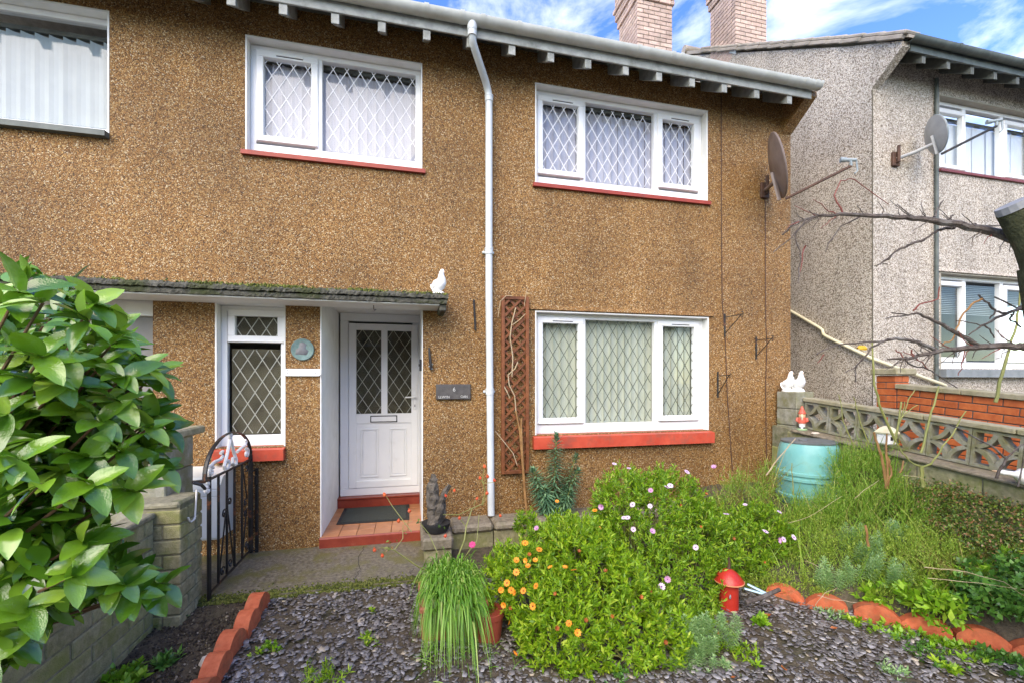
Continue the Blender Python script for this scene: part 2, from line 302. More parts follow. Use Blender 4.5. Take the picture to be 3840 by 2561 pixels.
BRICKP = mat('pink_chimney_brick', (0.39, 0.275, 0.235), (0.53, 0.395, 0.34), 10, 0.8, rand=0.18, bump=0.4, bscale=120, c3=(0.17, 0.16, 0.12), s3=4.5, t3=(0.54, 0.74), a3=0.65)
TILE = mat('weathered_roof_tile', (0.27, 0.235, 0.20), (0.42, 0.37, 0.32), 12, 0.85, rand=0.15, c3=(0.10, 0.105, 0.08), s3=6, t3=(0.50, 0.68), a3=0.7)
LEADF = mat('grey_lead_flashing', (0.45, 0.48, 0.46), (0.60, 0.62, 0.60), 9, 0.5)
DARKTRIM = mat('dark_green_grey_trim', (0.06, 0.075, 0.07), (0.12, 0.14, 0.13), 8, 0.5)
TERRA = mat('red_concrete_edging', (0.45, 0.092, 0.036), (0.60, 0.16, 0.07), 22, 0.75, rand=0.10, bump=0.35, bscale=170, c3=(0.20, 0.11, 0.05), s3=9, t3=(0.52, 0.70), a3=0.75)
SOIL = mat('dark_wet_soil', (0.05, 0.038, 0.024), (0.12, 0.095, 0.062), 30, 0.75, bump=0.9, bscale=90, c3=(0.05, 0.06, 0.015), s3=3.0, t3=(0.52, 0.70), a3=0.6)
GROUNDM = mat('far_ground', (0.10, 0.10, 0.09), (0.16, 0.16, 0.14), 1.5, 0.8)
TRELLIS = mat('brown_stained_wood', (0.115, 0.036, 0.013), (0.22, 0.075, 0.026), 16, 0.55, rand=0.2)
BARK = mat('grey_brown_bark', (0.045, 0.034, 0.027), (0.13, 0.105, 0.09), 30, 0.75, bump=0.8, bscale=120, c3=(0.25, 0.25, 0.24), s3=9, t3=(0.5, 0.66), a3=0.55)
BARKM = mat('mossy_stub_bark', (0.025, 0.03, 0.012), (0.06, 0.065, 0.03), 30, 0.9, bump=1.0, bscale=90, c3=(0.13, 0.09, 0.05), s3=10, t3=(0.58, 0.7))
STEMG = mat('green_stem', (0.17, 0.19, 0.05), (0.30, 0.30, 0.10), 10, 0.55); STEMB = mat('brown_stem', (0.20, 0.10, 0.035), (0.36, 0.20, 0.08), 12, 0.6)
STEMD = mat('dry_pale_stem', (0.36, 0.26, 0.15), (0.50, 0.40, 0.27), 12, 0.7); TWIGR = mat('red_twig', (0.14, 0.03, 0.02), (0.25, 0.07, 0.05), 12, 0.5)
CERAM = mat('white_glazed_ceramic', (0.80, 0.80, 0.78), (0.86, 0.86, 0.85), 20, 0.3, spec=0.5)
SATB = mat('brown_grey_dish', (0.16, 0.12, 0.105), (0.23, 0.18, 0.16), 7, 0.45); SATG = mat('grey_lnb_plastic', (0.20, 0.25, 0.27), (0.30, 0.35, 0.37), 9, 0.4)
SATP = mat('pale_grey_dish', (0.30, 0.31, 0.31), (0.38, 0.39, 0.39), 7, 0.4); RUST = mat('rusty_bracket', (0.055, 0.03, 0.022), (0.11, 0.055, 0.035), 15, 0.65)
VERDI = mat('verdigris_plaque', (0.12, 0.20, 0.19), (0.20, 0.30, 0.28), 30, 0.6, bump=0.6, bscale=160); VERDD = mat('pewter_relief', (0.15, 0.155, 0.165), (0.21, 0.21, 0.22), 30, 0.5, bump=0.4, bscale=160)
SLATEP = mat('slate_plaque', (0.060, 0.055, 0.052), (0.105, 0.098, 0.092), 18, 0.5, bump=0.3, bscale=90, c3=(0.065, 0.04, 0.035), s3=12, t3=(0.55, 0.7))
LETTER = mat('worn_letter_paint', (0.42, 0.42, 0.40), (0.62, 0.62, 0.58), 40, 0.7)
MATM = mat('grey_green_doormat', (0.035, 0.042, 0.036), (0.075, 0.085, 0.075), 130, 0.95, bump=1.0, bscale=420); RUBBER = mat('black_rubber', (0.015, 0.015, 0.015), (0.03, 0.03, 0.03), 20, 0.7)
CABIN = mat('cream_cabinet', (0.66, 0.66, 0.60), (0.74, 0.74, 0.69), 5, 0.45, c3=(0.40, 0.40, 0.33), s3=4, t3=(0.6, 0.8), a3=0.5)
BUTT = mat('teal_plastic_butt', (0.13, 0.38, 0.36), (0.20, 0.48, 0.45), 5, 0.32, c3=(0.15, 0.27, 0.17), s3=5, t3=(0.54, 0.72), a3=0.6); LID = mat('grey_butt_lid', (0.10, 0.115, 0.115), (0.17, 0.185, 0.18), 9, 0.45)
LANT = mat('red_lantern_enamel', (0.40, 0.022, 0.015), (0.50, 0.045, 0.03), 9, 0.3, c3=(0.25, 0.05, 0.03), s3=14, t3=(0.6, 0.75)); LANTR = mat('worn_orange_rim', (0.55, 0.20, 0.09), (0.65, 0.28, 0.13), 20, 0.5)
TOOLB = mat('pale_blue_handle', (0.42, 0.62, 0.70), (0.52, 0.70, 0.76), 10, 0.4); WOODD = mat('grey_driftwood', (0.05, 0.043, 0.035), (0.17, 0.145, 0.115), 18, 0.85, bump=1.0, bscale=70)
POT = mat('red_plastic_pot', (0.26, 0.045, 0.03), (0.36, 0.08, 0.05), 9, 0.45); POTT = mat('terracotta_trough', (0.33, 0.12, 0.06), (0.45, 0.19, 0.10), 10, 0.7)
CREAM = mat('cream_lantern', (0.60, 0.55, 0.36), (0.72, 0.68, 0.50), 9, 0.5); STONEW = mat('pale_stone', (0.48, 0.42, 0.34), (0.62, 0.56, 0.48), 25, 0.8, bump=0.4)
GNR = mat('gnome_red', (0.50, 0.075, 0.045), (0.62, 0.16, 0.11), 30, 0.5); GNF = mat('gnome_skin', (0.62, 0.40, 0.24), (0.70, 0.48, 0.30), 30, 0.5); GNG = mat('gnome_green', (0.26, 0.42, 0.22), (0.36, 0.50, 0.30), 30, 0.5); GNK = mat('gnome_black', (0.03, 0.03, 0.03), None, 30, 0.5); GNY = mat('gnome_beard', (0.72, 0.60, 0.38), (0.80, 0.72, 0.55), 60, 0.6)
HIP = mat('rose_hip', (0.55, 0.05, 0.025), (0.66, 0.14, 0.04), 20, 0.3, rand=0.2); PINK = mat('pink_petal', (0.66, 0.06, 0.22), (0.75, 0.14, 0.32), 30, 0.5)
ORANGE = mat('orange_petal', (0.72, 0.20, 0.015), (0.82, 0.32, 0.03), 60, 0.55, rand=0.1); ORC = mat('orange_centre', (0.14, 0.035, 0.01), (0.30, 0.09, 0.01), 60, 0.7)
LILAC = mat('lilac_petal', (0.60, 0.38, 0.55), (0.76, 0.62, 0.74), 50, 0.55, rand=0.1); LILC = mat('purple_centre', (0.12, 0.03, 0.16), (0.20, 0.06, 0.24), 60, 0.7); MAUVE = mat('mauve_petal', (0.46, 0.20, 0.36), (0.58, 0.34, 0.50), 50, 0.55)
DEADL = mat('orange_dead_leaf', (0.30, 0.07, 0.015), (0.45, 0.14, 0.03), 30, 0.6, rand=0.3); YELL = mat('yellow_leaf', (0.55, 0.31, 0.02), (0.66, 0.42, 0.04), 40, 0.5)
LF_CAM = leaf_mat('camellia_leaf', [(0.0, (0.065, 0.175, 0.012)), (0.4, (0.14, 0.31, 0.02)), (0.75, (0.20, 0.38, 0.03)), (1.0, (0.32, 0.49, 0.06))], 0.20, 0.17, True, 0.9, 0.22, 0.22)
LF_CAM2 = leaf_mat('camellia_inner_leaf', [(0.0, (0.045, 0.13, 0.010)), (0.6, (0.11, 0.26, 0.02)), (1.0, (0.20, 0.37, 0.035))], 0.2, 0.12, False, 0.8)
LF_BUSH = leaf_mat('bush_leaf', [(0.0, (0.10, 0.22, 0.012)), (0.5, (0.24, 0.43, 0.022)), (0.85, (0.36, 0.53, 0.035)), (1.0, (0.48, 0.60, 0.07))], 0.42, 0.32)
LF_DAISY = leaf_mat('daisy_bush_leaf', [(0.0, (0.085, 0.20, 0.012)), (0.5, (0.20, 0.38, 0.022)), (0.9, (0.32, 0.48, 0.035)), (1.0, (0.44, 0.55, 0.07))], 0.42, 0.32)
LF_GRASS = leaf_mat('grass_blade', [(0.0, (0.07, 0.20, 0.015)), (0.5, (0.17, 0.38, 0.035)), (0.9, (0.30, 0.52, 0.09)), (1.0, (0.45, 0.55, 0.16))], 0.42, 0.3)
LF_EUPH = leaf_mat('spurge_leaf', [(0.0, (0.06, 0.14, 0.075)), (0.6, (0.12, 0.25, 0.13)), (1.0, (0.26, 0.43, 0.22))], 0.5, 0.2)
LF_CYP = leaf_mat('cypress_spurge_needle', [(0.0, (0.17, 0.33, 0.11)), (0.6, (0.31, 0.51, 0.19)), (1.0, (0.50, 0.66, 0.32))], 0.5, 0.3)
LF_BROOM = leaf_mat('broom_twig', [(0.0, (0.11, 0.24, 0.02)), (0.55, (0.22, 0.40, 0.04)), (0.88, (0.34, 0.47, 0.07)), (1.0, (0.52, 0.45, 0.16))], 0.55, 0.25)
LF_HEATH = leaf_mat('heath_needle', [(0.0, (0.14, 0.25, 0.025)), (0.6, (0.31, 0.46, 0.05)), (1.0, (0.50, 0.58, 0.12))], 0.55, 0.25)
LF_STRAW = leaf_mat('straw_blade', [(0.0, (0.18, 0.16, 0.03)), (0.6, (0.34, 0.29, 0.07)), (1.0, (0.50, 0.42, 0.16))], 0.6, 0.25)
LF_COT = leaf_mat('cotoneaster_leaf', [(0.0, (0.04, 0.08, 0.015)), (0.45, (0.11, 0.20, 0.03)), (0.7, (0.22, 0.30, 0.05)), (0.86, (0.32, 0.14, 0.06)), (1.0, (0.46, 0.30, 0.17))], 0.4, 0.2)
LF_BRIGHT = leaf_mat('bright_shrub_leaf', [(0.0, (0.12, 0.28, 0.018)), (0.6, (0.25, 0.47, 0.03)), (1.0, (0.40, 0.58, 0.07))], 0.35, 0.3)
LF_IVY = leaf_mat('dark_ground_leaf', [(0.0, (0.045, 0.13, 0.02)), (0.7, (0.10, 0.25, 0.04)), (1.0, (0.18, 0.36, 0.06))], 0.35, 0.2)
MOSSM = leaf_mat('moss_tuft', [(0.0, (0.04, 0.055, 0.01)), (0.7, (0.12, 0.14, 0.02)), (1.0, (0.22, 0.23, 0.06))], 0.9, 0.1)
SLCHIP = leaf_mat('slate_chip', [(0.0, (0.06, 0.052, 0.047)), (0.25, (0.115, 0.098, 0.086)), (0.5, (0.155, 0.143, 0.135)), (0.84, (0.225, 0.212, 0.205)), (0.95, (0.33, 0.315, 0.31)), (1.0, (0.42, 0.35, 0.24))], 0.30, 0.0, False, 0.5)
CRUMB = leaf_mat('soil_crumb', [(0.0, (0.022, 0.016, 0.010)), (0.7, (0.07, 0.05, 0.03)), (0.95, (0.15, 0.12, 0.075)), (1.0, (0.36, 0.32, 0.25))], 0.7, 0.0)

# ================================================================ SETTING
def smooth(a, b, x):
    t = np.clip((x - a) / (b - a), 0, 1); return t * t * (3 - 2 * t)
BED_A, BED_T, BED_N = np.array((2.78, 2.63)), np.array((0.7025, -0.7117)), np.array((0.7117, 0.7025))
def gz(x, y):
    """height of the garden soil and slate"""
    x = np.asarray(x, float); y = np.asarray(y, float)
    z = -0.035 - 0.035 * np.clip(3.5 - y, 0, 6)
    d = (x - BED_A[0]) * BED_N[0] + (y - BED_A[1]) * BED_N[1]
    z = z + 0.10 * smooth(0.0, 0.15, d) + 0.28 * smooth(0.05, 0.75, d) * smooth(2.5, 3.4, x) + 0.05 * smooth(0.0, 0.1, d) * np.clip(3.5 - y, 0, 2)
    return z
def grid_surface(name, x0, x1, y0, y1, nx, ny, fn, m, mask=None):
    xs, ys = np.linspace(x0, x1, nx), np.linspace(y0, y1, ny); Xg, Yg = np.meshgrid(xs, ys)
    V = np.stack([Xg, Yg, fn(Xg, Yg)], -1).reshape(-1, 3)
    i, j = np.meshgrid(np.arange(nx - 1), np.arange(ny - 1)); a = (j * nx + i).ravel()
    Fc = np.stack([a, a + 1, a + nx + 1, a + nx], -1)
    o = bpy.data.objects.new(name, np_mesh(name, V, Fc, m, True)); COL.objects.link(o); return tag(o, kind='structure')
gm = MB().add([(-400, -400, -0.45), (400, -400, -0.45), (400, 400, -0.45), (-400, 400, -0.45)], [(0, 1, 2, 3)])
tag(gm.build('ground', GROUNDM, origin=(0, 0, -0.45)), kind='structure')
def soilfn(X, Y): return gz(X, Y) + 0.012 * np.sin(X * 9.1 + Y * 3) * np.cos(Y * 11.3 - X * 2) + RNG.normal(0, 0.004, X.shape)
grid_surface('garden_ground', -1.75, 4.6, -0.6, 4.42, 130, 110, soilfn, SOIL)
pm = MB(); n = 40     # concrete path, front edge broken
fr = [(-2.6 + 2.95 * i / n, 3.50 + 0.012 * math.sin(i * 2.1) + random.uniform(-0.012, 0.012)) for i in range(n + 1)]
pm.prism(fr + [(0.35, 4.42), (-2.6, 4.42)], 'z', -0.30, 0.0)
pth = tag(pm.build('path', PATHC), kind='structure')
for pts in ([(-0.42, 3.51), (-0.40, 3.75), (-0.43, 4.0), (-0.41, 4.34)], [(-1.0, 4.10), (-0.8, 4.02), (-0.62, 4.05), (-0.42, 3.98)], [(0.06, 3.53), (0.0, 3.62), (0.05, 3.72)]):
    cr = MB(); L_ = []
    for i in range(len(pts) - 1):
        for k in range(8): t = k / 8; L_.append((pts[i][0] + (pts[i + 1][0] - pts[i][0]) * t + random.gauss(0, .006), pts[i][1] + (pts[i + 1][1] - pts[i][1]) * t))
    for a_, b_ in zip(L_[:-1], L_[1:]): cr.add([(a_[0] - .0035, a_[1], .004), (a_[0] + .0035, a_[1], .004), (b_[0] + .0035, b_[1], .004), (b_[0] - .0035, b_[1], .004)], [(0, 1, 2, 3)])
    cr.build('crack', MORTARD, pth)
nb = MB().add([(-9, -1, -0.04), (-1.74, -1, -0.04), (-1.74, 3.49, -0.04), (-2.62, 3.49, -0.04), (-2.62, 4.42, -0.04), (-9, 4.42, -0.04)], [(0, 1, 2, 3, 4, 5)])
tag(nb.build('neighbouring_yard', PATHC), kind='structure')
ps = MB().add([(4.62, -1, 0.35), (5.3, -1, 0.35), (5.3, 3, 0.45), (4.62, 3, 0.45), (5.85, 4.4, 0.8), (4.62, 4.4, 0.8), (5.85, 12, 2.2), (4.62, 12, 2.2), (5.85, 3, 0.45)], [(0, 1, 2, 3), (3, 2, 8, 4, 5), (5, 4, 6, 7)])
tag(ps.build('side_passage', PATHC), kind='structure')
ut = MB().add([(5.35, -1, 0.7), (14, -1, 0.7), (14, 4.42, 0.9), (5.35, 4.42, 0.9)], [(0, 1, 2, 3)])
tag(ut.build('upper_front_garden', SOIL), kind='structure')

# ================================================================ HOUSES
FY = 4.4
def wall_with_openings(x0, x1, z0, z1, y, th, ops):
    """front sheet, back sheet and the reveals of the openings"""
    mb = MB(); xs = sorted({x0, x1, *[o[0] for o in ops], *[o[1] for o in ops]}); zs = sorted({z0, z1, *[o[2] for o in ops], *[o[3] for o in ops]})
    for i in range(len(xs) - 1):
        for j in range(len(zs) - 1):
            cx, cz = (xs[i] + xs[i + 1]) / 2, (zs[j] + zs[j + 1]) / 2
            if any(o[0] < cx < o[1] and o[2] < cz < o[3] for o in ops): continue
            for yy in (y, y + th): mb.add([(xs[i], yy, zs[j]), (xs[i + 1], yy, zs[j]), (xs[i + 1], yy, zs[j + 1]), (xs[i], yy, zs[j + 1])], [(0, 1, 2, 3)])
    for a, b, c, d in ops + [(x0, x1, z0, z1)]:
        for p, q in (((a, c), (b, c)), ((b, c), (b, d)), ((b, d), (a, d)), ((a, d), (a, c))):
            mb.add([(p[0], y, p[1]), (q[0], y, q[1]), (q[0], y + th, q[1]), (p[0], y + th, p[1])], [(0, 1, 2, 3)])
    return mb
def lattice(mb, x0, x1, z0, z1, y, px, pz, w=0.0072, t=0.003):
    k = pz / px
    for sgn in (1, -1):
        n0 = int(math.floor((z0 - z1 - k * (x1 - x0)) / pz)) - 1
        for i in range(n0, -n0 + 1):
            c0 = z0 + i * pz + 0.35 * pz          # z at x0
            a, b = x0, x1; za, zb = c0, c0 + sgn * k * (x1 - x0)
            def clip(a, za, b, zb):
                for lim, hi in ((z0, False), (z1, True)):
                    fa = (za - lim) * (1 if hi else -1); fb = (zb - lim) * (1 if hi else -1)
                    if fa > 0 and fb > 0: return None
                    if fa > 0: s = fa / (fa - fb); a, za = a + (b - a) * s, lim
                    elif fb > 0: s = fa / (fa - fb); b, zb = a + (b - a) * s, lim
                return a, za, b, zb
            r = clip(a, za, b, zb)
            if not r: continue
            a, za, b, zb = r
            d = Vector((b - a, 0, zb - za))
            if d.length < 0.01: continue
            nn = Vector((-d.z, 0, d.x)).normalized() * (w / 2); A = Vector((a, y, za)); B = Vector((b, y, zb)); T = Vector((0, t, 0))
            T2 = Vector((0, 0.0004 * sgn, 0))
            mb.add([p + T2 for p in (A - nn, B - nn, B + nn, A + nn, A - nn + T, B - nn + T, B + nn + T, A + nn + T)], [(0, 1, 2, 3), (4, 5, 6, 7), (0, 1, 5, 4), (3, 2, 6, 7)])
def ring(mb, x0, x1, z0, z1, w, y0, y1, b=0.004, wb=None):
    wb = w if wb is None else wb
    mb.box(x0, x1, y0, y1, z0, z0 + wb, b); mb.box(x0, x1, y0, y1, z1 - w, z1, b)
    mb.box(x0, x0 + w, y0 + 0.0008, y1, z0 + wb - 0.002, z1 - w + 0.002, b); mb.box(x1 - w, x1, y0 + 0.0008, y1, z0 + wb - 0.002, z1 - w + 0.002, b)
SLATS = {}
def window(parent, op, lights, y, pane_mat, lead, blind, sill, pitch=(0.125, 0.205), reveal=WHITEP, base=0.075, drop=0.05, slat_turn=13, slat_w=0.1, gapx=None, label=None, sash_b=0.0):
    """lights: (x0, x1, z0, z1, opening?) of the panes; y is the wall face"""
    x0, x1, z0, z1 = op; w = bpy.data.objects.new('window', None); COL.objects.link(w); w.parent = parent
    w.location = Vector(((x0 + x1) / 2, y, z0)) - rootloc(parent)
    if label: w['label'] = label
    e = 0.012
    rv = MB(); rv.box(x0 - 0.001, x1 + 0.001, y - 0.004, y + 0.16, z1 - e, z1 + 0.002)
    rv.box(x0 - 0.001, x0 + e, y - 0.004, y + 0.16, z0, z1 - e); rv.box(x1 - e, x1 + 0.001, y - 0.004, y + 0.16, z0, z1 - e)
    rv.build('painted_reveal', reveal, w)
    fy0, fy1 = y + 0.09, y + 0.155
    fb = MB(); ring(fb, x0 + e, x1 - e, z0, z1 - e, 0.05, fy0, fy1, 0.004, base)
    ls = sorted(lights)
    for a, b in zip(ls[:-1], ls[1:]):
        if b[0] > a[1] + 0.01: fb.box((a[1] + b[0]) / 2 - 0.032, (a[1] + b[0]) / 2 + 0.032, fy0 + 0.001, fy1, z0 + base - 0.002, z1 - e - 0.048, 0.004)
    zt = sorted({(l[2], l[3]) for l in lights if l[0] == ls[0][0]})
    for a, b in zip(zt[:-1], zt[1:]):
        if b[0] > a[1] + 0.01: fb.box(x0 + e + 0.048, x1 - e - 0.048, fy0 + 0.0015, fy1, a[1], b[0], 0.004)
    fb.build('frame', UPVC, w)
    if sill:
        sb = MB(); h, pj, m, so = sill
        sb.prism([(y + 0.12, z0 + 0.006), (y - pj, z0 - 0.02 if h > 0.05 else z0 - 0.004), (y - pj, z0 - h), (y + 0.12, z0 - h)], 'x', x0 - so, x1 + so)
        sb.build('sill', m, w)
    for px0, px1, pz0, pz1, opening in lights:
        if opening:
            cb = MB(); sw = 0.062; ring(cb, px0 - sw, px1 + sw, pz0 - sw - sash_b, pz1 + sw, sw, fy0 - 0.016, fy1 - 0.012, 0.005, sw + sash_b)
            cb.box(px0 - sw + 0.01, px1 + sw - 0.01, fy0 - 0.028, fy0 - 0.015, pz0 - sw - sash_b + 0.002, pz0 - sw - sash_b + 0.02, 0.004)
            cb.build('casement', UPVC, w)
            if opening == 2:
                vb = MB(); vx = (px0 + px1) / 2 + 0.02; vb.box(vx - 0.12, vx + 0.12, fy0 - 0.024, fy0 - 0.0145, pz1 + 0.024, pz1 + 0.046, 0.003); vb.build('vent_cover', UPVC, w)
                vb = MB(); vb.box(vx - 0.115, vx + 0.115, fy0 - 0.0165, fy0 - 0.0158, pz1 + 0.016, pz1 + 0.0235); vb.build('vent_slot', BLACKP, w)
        gb = MB(); gb.box(px0 - 0.006, px1 + 0.006, y + 0.118, y + 0.124, pz0 - 0.006, pz1 + 0.006); gb.build('pane', pane_mat, w)
        if lead:
            lb = MB(); lattice(lb, px0, px1, pz0, pz1, y + 0.1135, *pitch); lb.build('lattice', lead, w)
    if blind:
        bz0, bz1 = z0 + base - 0.01, z1 - e - 0.05 - drop; key = (round(bz1 - bz0, 3), blind.name, slat_w, slat_turn)
        if key not in SLATS:
            s = MB(); n = 4
            for i in range(n):   # gently curved slat
                a0, a1 = -0.5 + i / n, -0.5 + (i + 1) / n; f = lambda a: 0.012 * (1 - 4 * a * a)
                s.add([(a0 * slat_w, f(a0), 0), (a1 * slat_w, f(a1), 0), (a1 * slat_w, f(a1), bz1 - bz0), (a0 * slat_w, f(a0), bz1 - bz0)], [(0, 1, 2, 3)])
            SLATS[key] = s.mesh('blind_slat', blind, True)
        xs = np.arange(x0 + 0.05, x1 - 0.02, slat_w * 0.86)
        for xx in xs: link('blind_slat', SLATS[key], w, (xx, y + 0.185 + random.uniform(-.003, .003), bz0), (0, 0, R(slat_turn + random.uniform(-4, 4))))
        hr = MB(); hr.box(x0 + 0.02, x1 - 0.02, y + 0.165, y + 0.205, bz1 + 0.012, bz1 + 0.05); hr.build('blind_rail', SOFFIT, w)
    return w

house = thing('terraced_house', (0, FY, 0), 'brown pebbledash terraced house with white lattice windows and a recessed white front door', 'house')
W0 = (-4.4, -2.49, 3.66, 4.70); W1 = (-1.447, 0.123, 3.64, 4.69); W2 = (1.287, 3.368, 3.63, 4.685); W3 = (1.287, 3.382, 0.989, 2.29); W4 = (-1.69, -1.116, 0.955, 2.257)
DO = (-0.811, 0.126, -0.1, 2.36); NO = (-4.2, -2.17, -0.1, 2.257)
wall_with_openings(-7, 4.535, -0.1, 5.0, FY, 0.24, [W0, W1, W2, W3, W4, DO, NO]).build('front_wall', TAN, house)
RP = 0.692; RIDGE_Y = 8.3
def gable(x, th, zb, ze, m, parent, name='gable_wall', ye=FY):
    """side wall with the eaves flare"""
    g = MB(); rz = ze + RP * (RIDGE_Y - 4.0) - 0.10; yb = RIDGE_Y + (RIDGE_Y - ye)
    g.prism([(ye + 0.24, zb), (yb, zb), (yb, ze + 0.1), (RIDGE_Y, rz), (ye + 0.24, ze + RP * (ye + 0.24 - 4.0) - 0.10)], 'x', x, x + th)
    return g.build(name, m, parent)
gable(4.295, 0.24, -0.1, 4.9, TAN, house)
fl = MB(); fl.prism([(4.3995, 4.55), (4.3995, 5.001), (4.66, 5.001), (4.66, 5.27), (4.05, 4.86), (4.05, 4.80)], 'x', 4.40, 4.536); fl.build('eaves_flare', TAN, house)
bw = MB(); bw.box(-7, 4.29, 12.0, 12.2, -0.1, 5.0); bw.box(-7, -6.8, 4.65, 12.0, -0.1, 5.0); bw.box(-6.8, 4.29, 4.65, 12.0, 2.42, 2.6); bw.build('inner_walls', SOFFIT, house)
# rendering lip over the ground-floor window
lp = MB(); lp.prism([(4.402, 2.36), (4.378, 2.302), (4.402, 2.302)], 'x', 1.22, 3.45); lp.build('drip_bead', TAN, house)
# windows
Wd = lambda *a, **k: window(house, *a, **k)
Wd(W0, [(-4.33, -2.555, 3.76, 4.63, 0)], FY, GLASS, None, BLINDB, (0.05, 0.06, DARKTRIM, 0.0), drop=0.11, slat_w=0.115, slat_turn=34, label='upstairs window with plain glass and pale blue vertical blinds')
Wd(W1, [(-1.324, -0.912, 3.841, 4.572, 2), (-0.782, 0.078, 3.785, 4.605, 0)], FY, GLASS, LEADW, BLINDW, (0.042, 0.035, REDU, 0.03), base=0.12, label='upstairs window of two lights over the front door')
Wd(W2, [(1.396, 1.805, 3.832, 4.56, 2), (1.916, 2.696, 3.777, 4.587, 0), (2.836, 3.247, 3.832, 4.562, 2)], FY, GLASS, LEADW, BLINDW, (0.042, 0.035, REDU, 0.025), base=0.12, label='upstairs window of three lights with lead lattice tinted by white sky sheen')
Wd(W3, [(1.396, 1.805, 1.156, 2.178, 2), (1.916, 2.702, 1.112, 2.225, 0), (2.84, 3.251, 1.158, 2.183, 2)], FY, GLASS, LEADD, BLINDG, (0.14, 0.07, REDP, 0.03), base=0.10, drop=-0.03, label='ground-floor window of three lights with green blinds and dark lattice')
Wd(W4, [(-1.592, -1.151, 1.069, 1.846, 0), (-1.559, -1.204, 1.971, 2.15, 1)], FY, GLASSD, LEADG, None, (0.12, 0.07, REDP, 0.0), base=0.10, label='narrow hall window with lattice beside the gate')
rm = MB(); rm.box(-1.9, -0.95, 5.1, 5.15, 0.2, 2.4); rm.build('hall_partition', mat('hall_wall', (0.22, 0.22, 0.19), (0.28, 0.28, 0.24), 3, 0.8), house)
vs_ = MB(); vs_.box(-1.56, -1.20, 4.66, 4.86, 0.95, 0.98); vs_.build('inner_window_board', UPVC, house)
# recessed porch
po = MB(); po.box(-0.86, -0.806, 4.403, 5.5, -0.08, 2.42); po.box(0.121, 0.17, 4.403, 5.5, -0.08, 2.42); po.box(-0.806, 0.121, 4.403, 5.5, 2.353, 2.42)
po.box(-0.815, -0.8055, 4.394, 4.4045, 0.09, 2.259); po.box(0.1205, 0.130, 4.394, 4.4045, 0.0, 2.259)
po.build('porch_lining', WHITEP, house)
st = bpy.data.objects.new('door_step', None); COL.objects.link(st); st.parent = house; st.location = (0, 0, 0)
sb = MB(); sb.box(-0.811, 0.126, 4.365, 5.37, -0.1, 0.080); sb.build('step_bed', MORTARD, st)
sb = MB(); sb.prism([(4.345, -0.02), (4.345, 0.082), (4.355, 0.0925), (4.372, 0.0925), (4.372, -0.02)], 'x', -0.815, 0.128); sb.build('nosing', REDTILE, st)
tm = MB(); tm.box(-0.078, 0.078, -0.078, 0.078, 0, 0.013, 0.003); tmesh = tm.mesh('quarry_tile', QUARRY)
for i in range(6):
    for j in range(6): link('quarry_tile', tmesh, st, (-0.733 + i * 0.160, 4.455 + j * 0.160, 0.079 + random.uniform(-.001, .001)))
sb = MB(); sb.box(-0.808, 0.123, 5.335, 5.55, 0.081, 0.185, 0.006); sb.box(-0.808, 0.123, 5.322, 5.55, 0.1852, 0.203, 0.004); sb.build('upper_step', REDTILE, st)
# front door
dr = bpy.data.objects.new('front_door', None); COL.objects.link(dr); dr.parent = house; dr.location = (0, 0, 0)
d = MB(); ring(d, -0.790, 0.130, 0.204, 2.352, 0.095, 5.42, 5.49, 0.006, 0.09); d.build('frame', UPVC, dr)
d = MB(); dx0, dx1, dz0, dz1 = -0.692, 0.100, 0.296, 2.232
d.box(dx0, dx0 + 0.083, 5.408, 5.45, dz0, dz1, 0.004); d.box(dx1 - 0.077, dx1, 5.408, 5.45, dz0, dz1, 0.004)
d.box(dx0 + 0.082, dx1 - 0.076, 5.409, 5.45, 2.155, dz1, 0.004); d.box(dx0 + 0.082, dx1 - 0.076, 5.409, 5.45, 1.055, 1.170, 0.004)
d.box(dx0 + 0.082, dx1 - 0.076, 5.409, 5.45, dz0, 0.375, 0.004); d.box(-0.327, -0.255, 5.4095, 5.45, 1.168, 2.157, 0.004)
d.box(dx0 + 0.082, dx1 - 0.076, 5.424, 5.45, 0.374, 1.056); d.build('leaf', UPVC, dr)
for a, b in ((-0.565, -0.357), (-0.232, -0.028)):
    d = MB(); ring(d, a, b, 0.415, 0.996, 0.022, 5.412, 5.425, 0.005); d.box(a + 0.03, b - 0.03, 5.416, 5.425, 0.445, 0.966, 0.006); d.build('raised_panel', UPVC, dr)
for a, b in ((-0.609, -0.327), (-0.255, 0.023)):
    d = MB(); d.box(a, b, 5.43, 5.436, 1.17, 2.155); d.build('pane', GLASSD, dr)
    d = MB(); lattice(d, a, b, 1.17, 2.155, 5.424, 0.135, 0.205); d.build('lattice', LEADG, dr)
d = MB(); d.box(-0.451, -0.142, 5.403, 5.409, 1.067, 1.147); d.build('letterbox_surround', BLACKP, dr)
d = MB(); d.box(-0.440, -0.153, 5.395, 5.405, 1.078, 1.136, 0.004); d.build('letterbox_flap', UPVC, dr)
d = MB(); d.box(0.046, 0.084, 5.398, 5.409, 1.21, 1.42, 0.005); d.tube([(0.064, 5.40, 1.365), (0.064, 5.36, 1.365), (0.05, 5.352, 1.365), (-0.05, 5.352, 1.362)], 0.009, 8); d.build('handle', UPVC, dr, True)
d = MB(); d.box(0.0605, 0.0695, 5.394, 5.399, 1.245, 1.275, 0.002); d.build('keyhole', BLACKP, dr)
d = MB(); d.box(-0.8, 0.15, 6.4, 6.45, 0.1, 2.4); d.build('hall_end', mat('hall_end_wall', (0.15, 0.15, 0.12), (0.2, 0.2, 0.16), 3, 0.8), house)
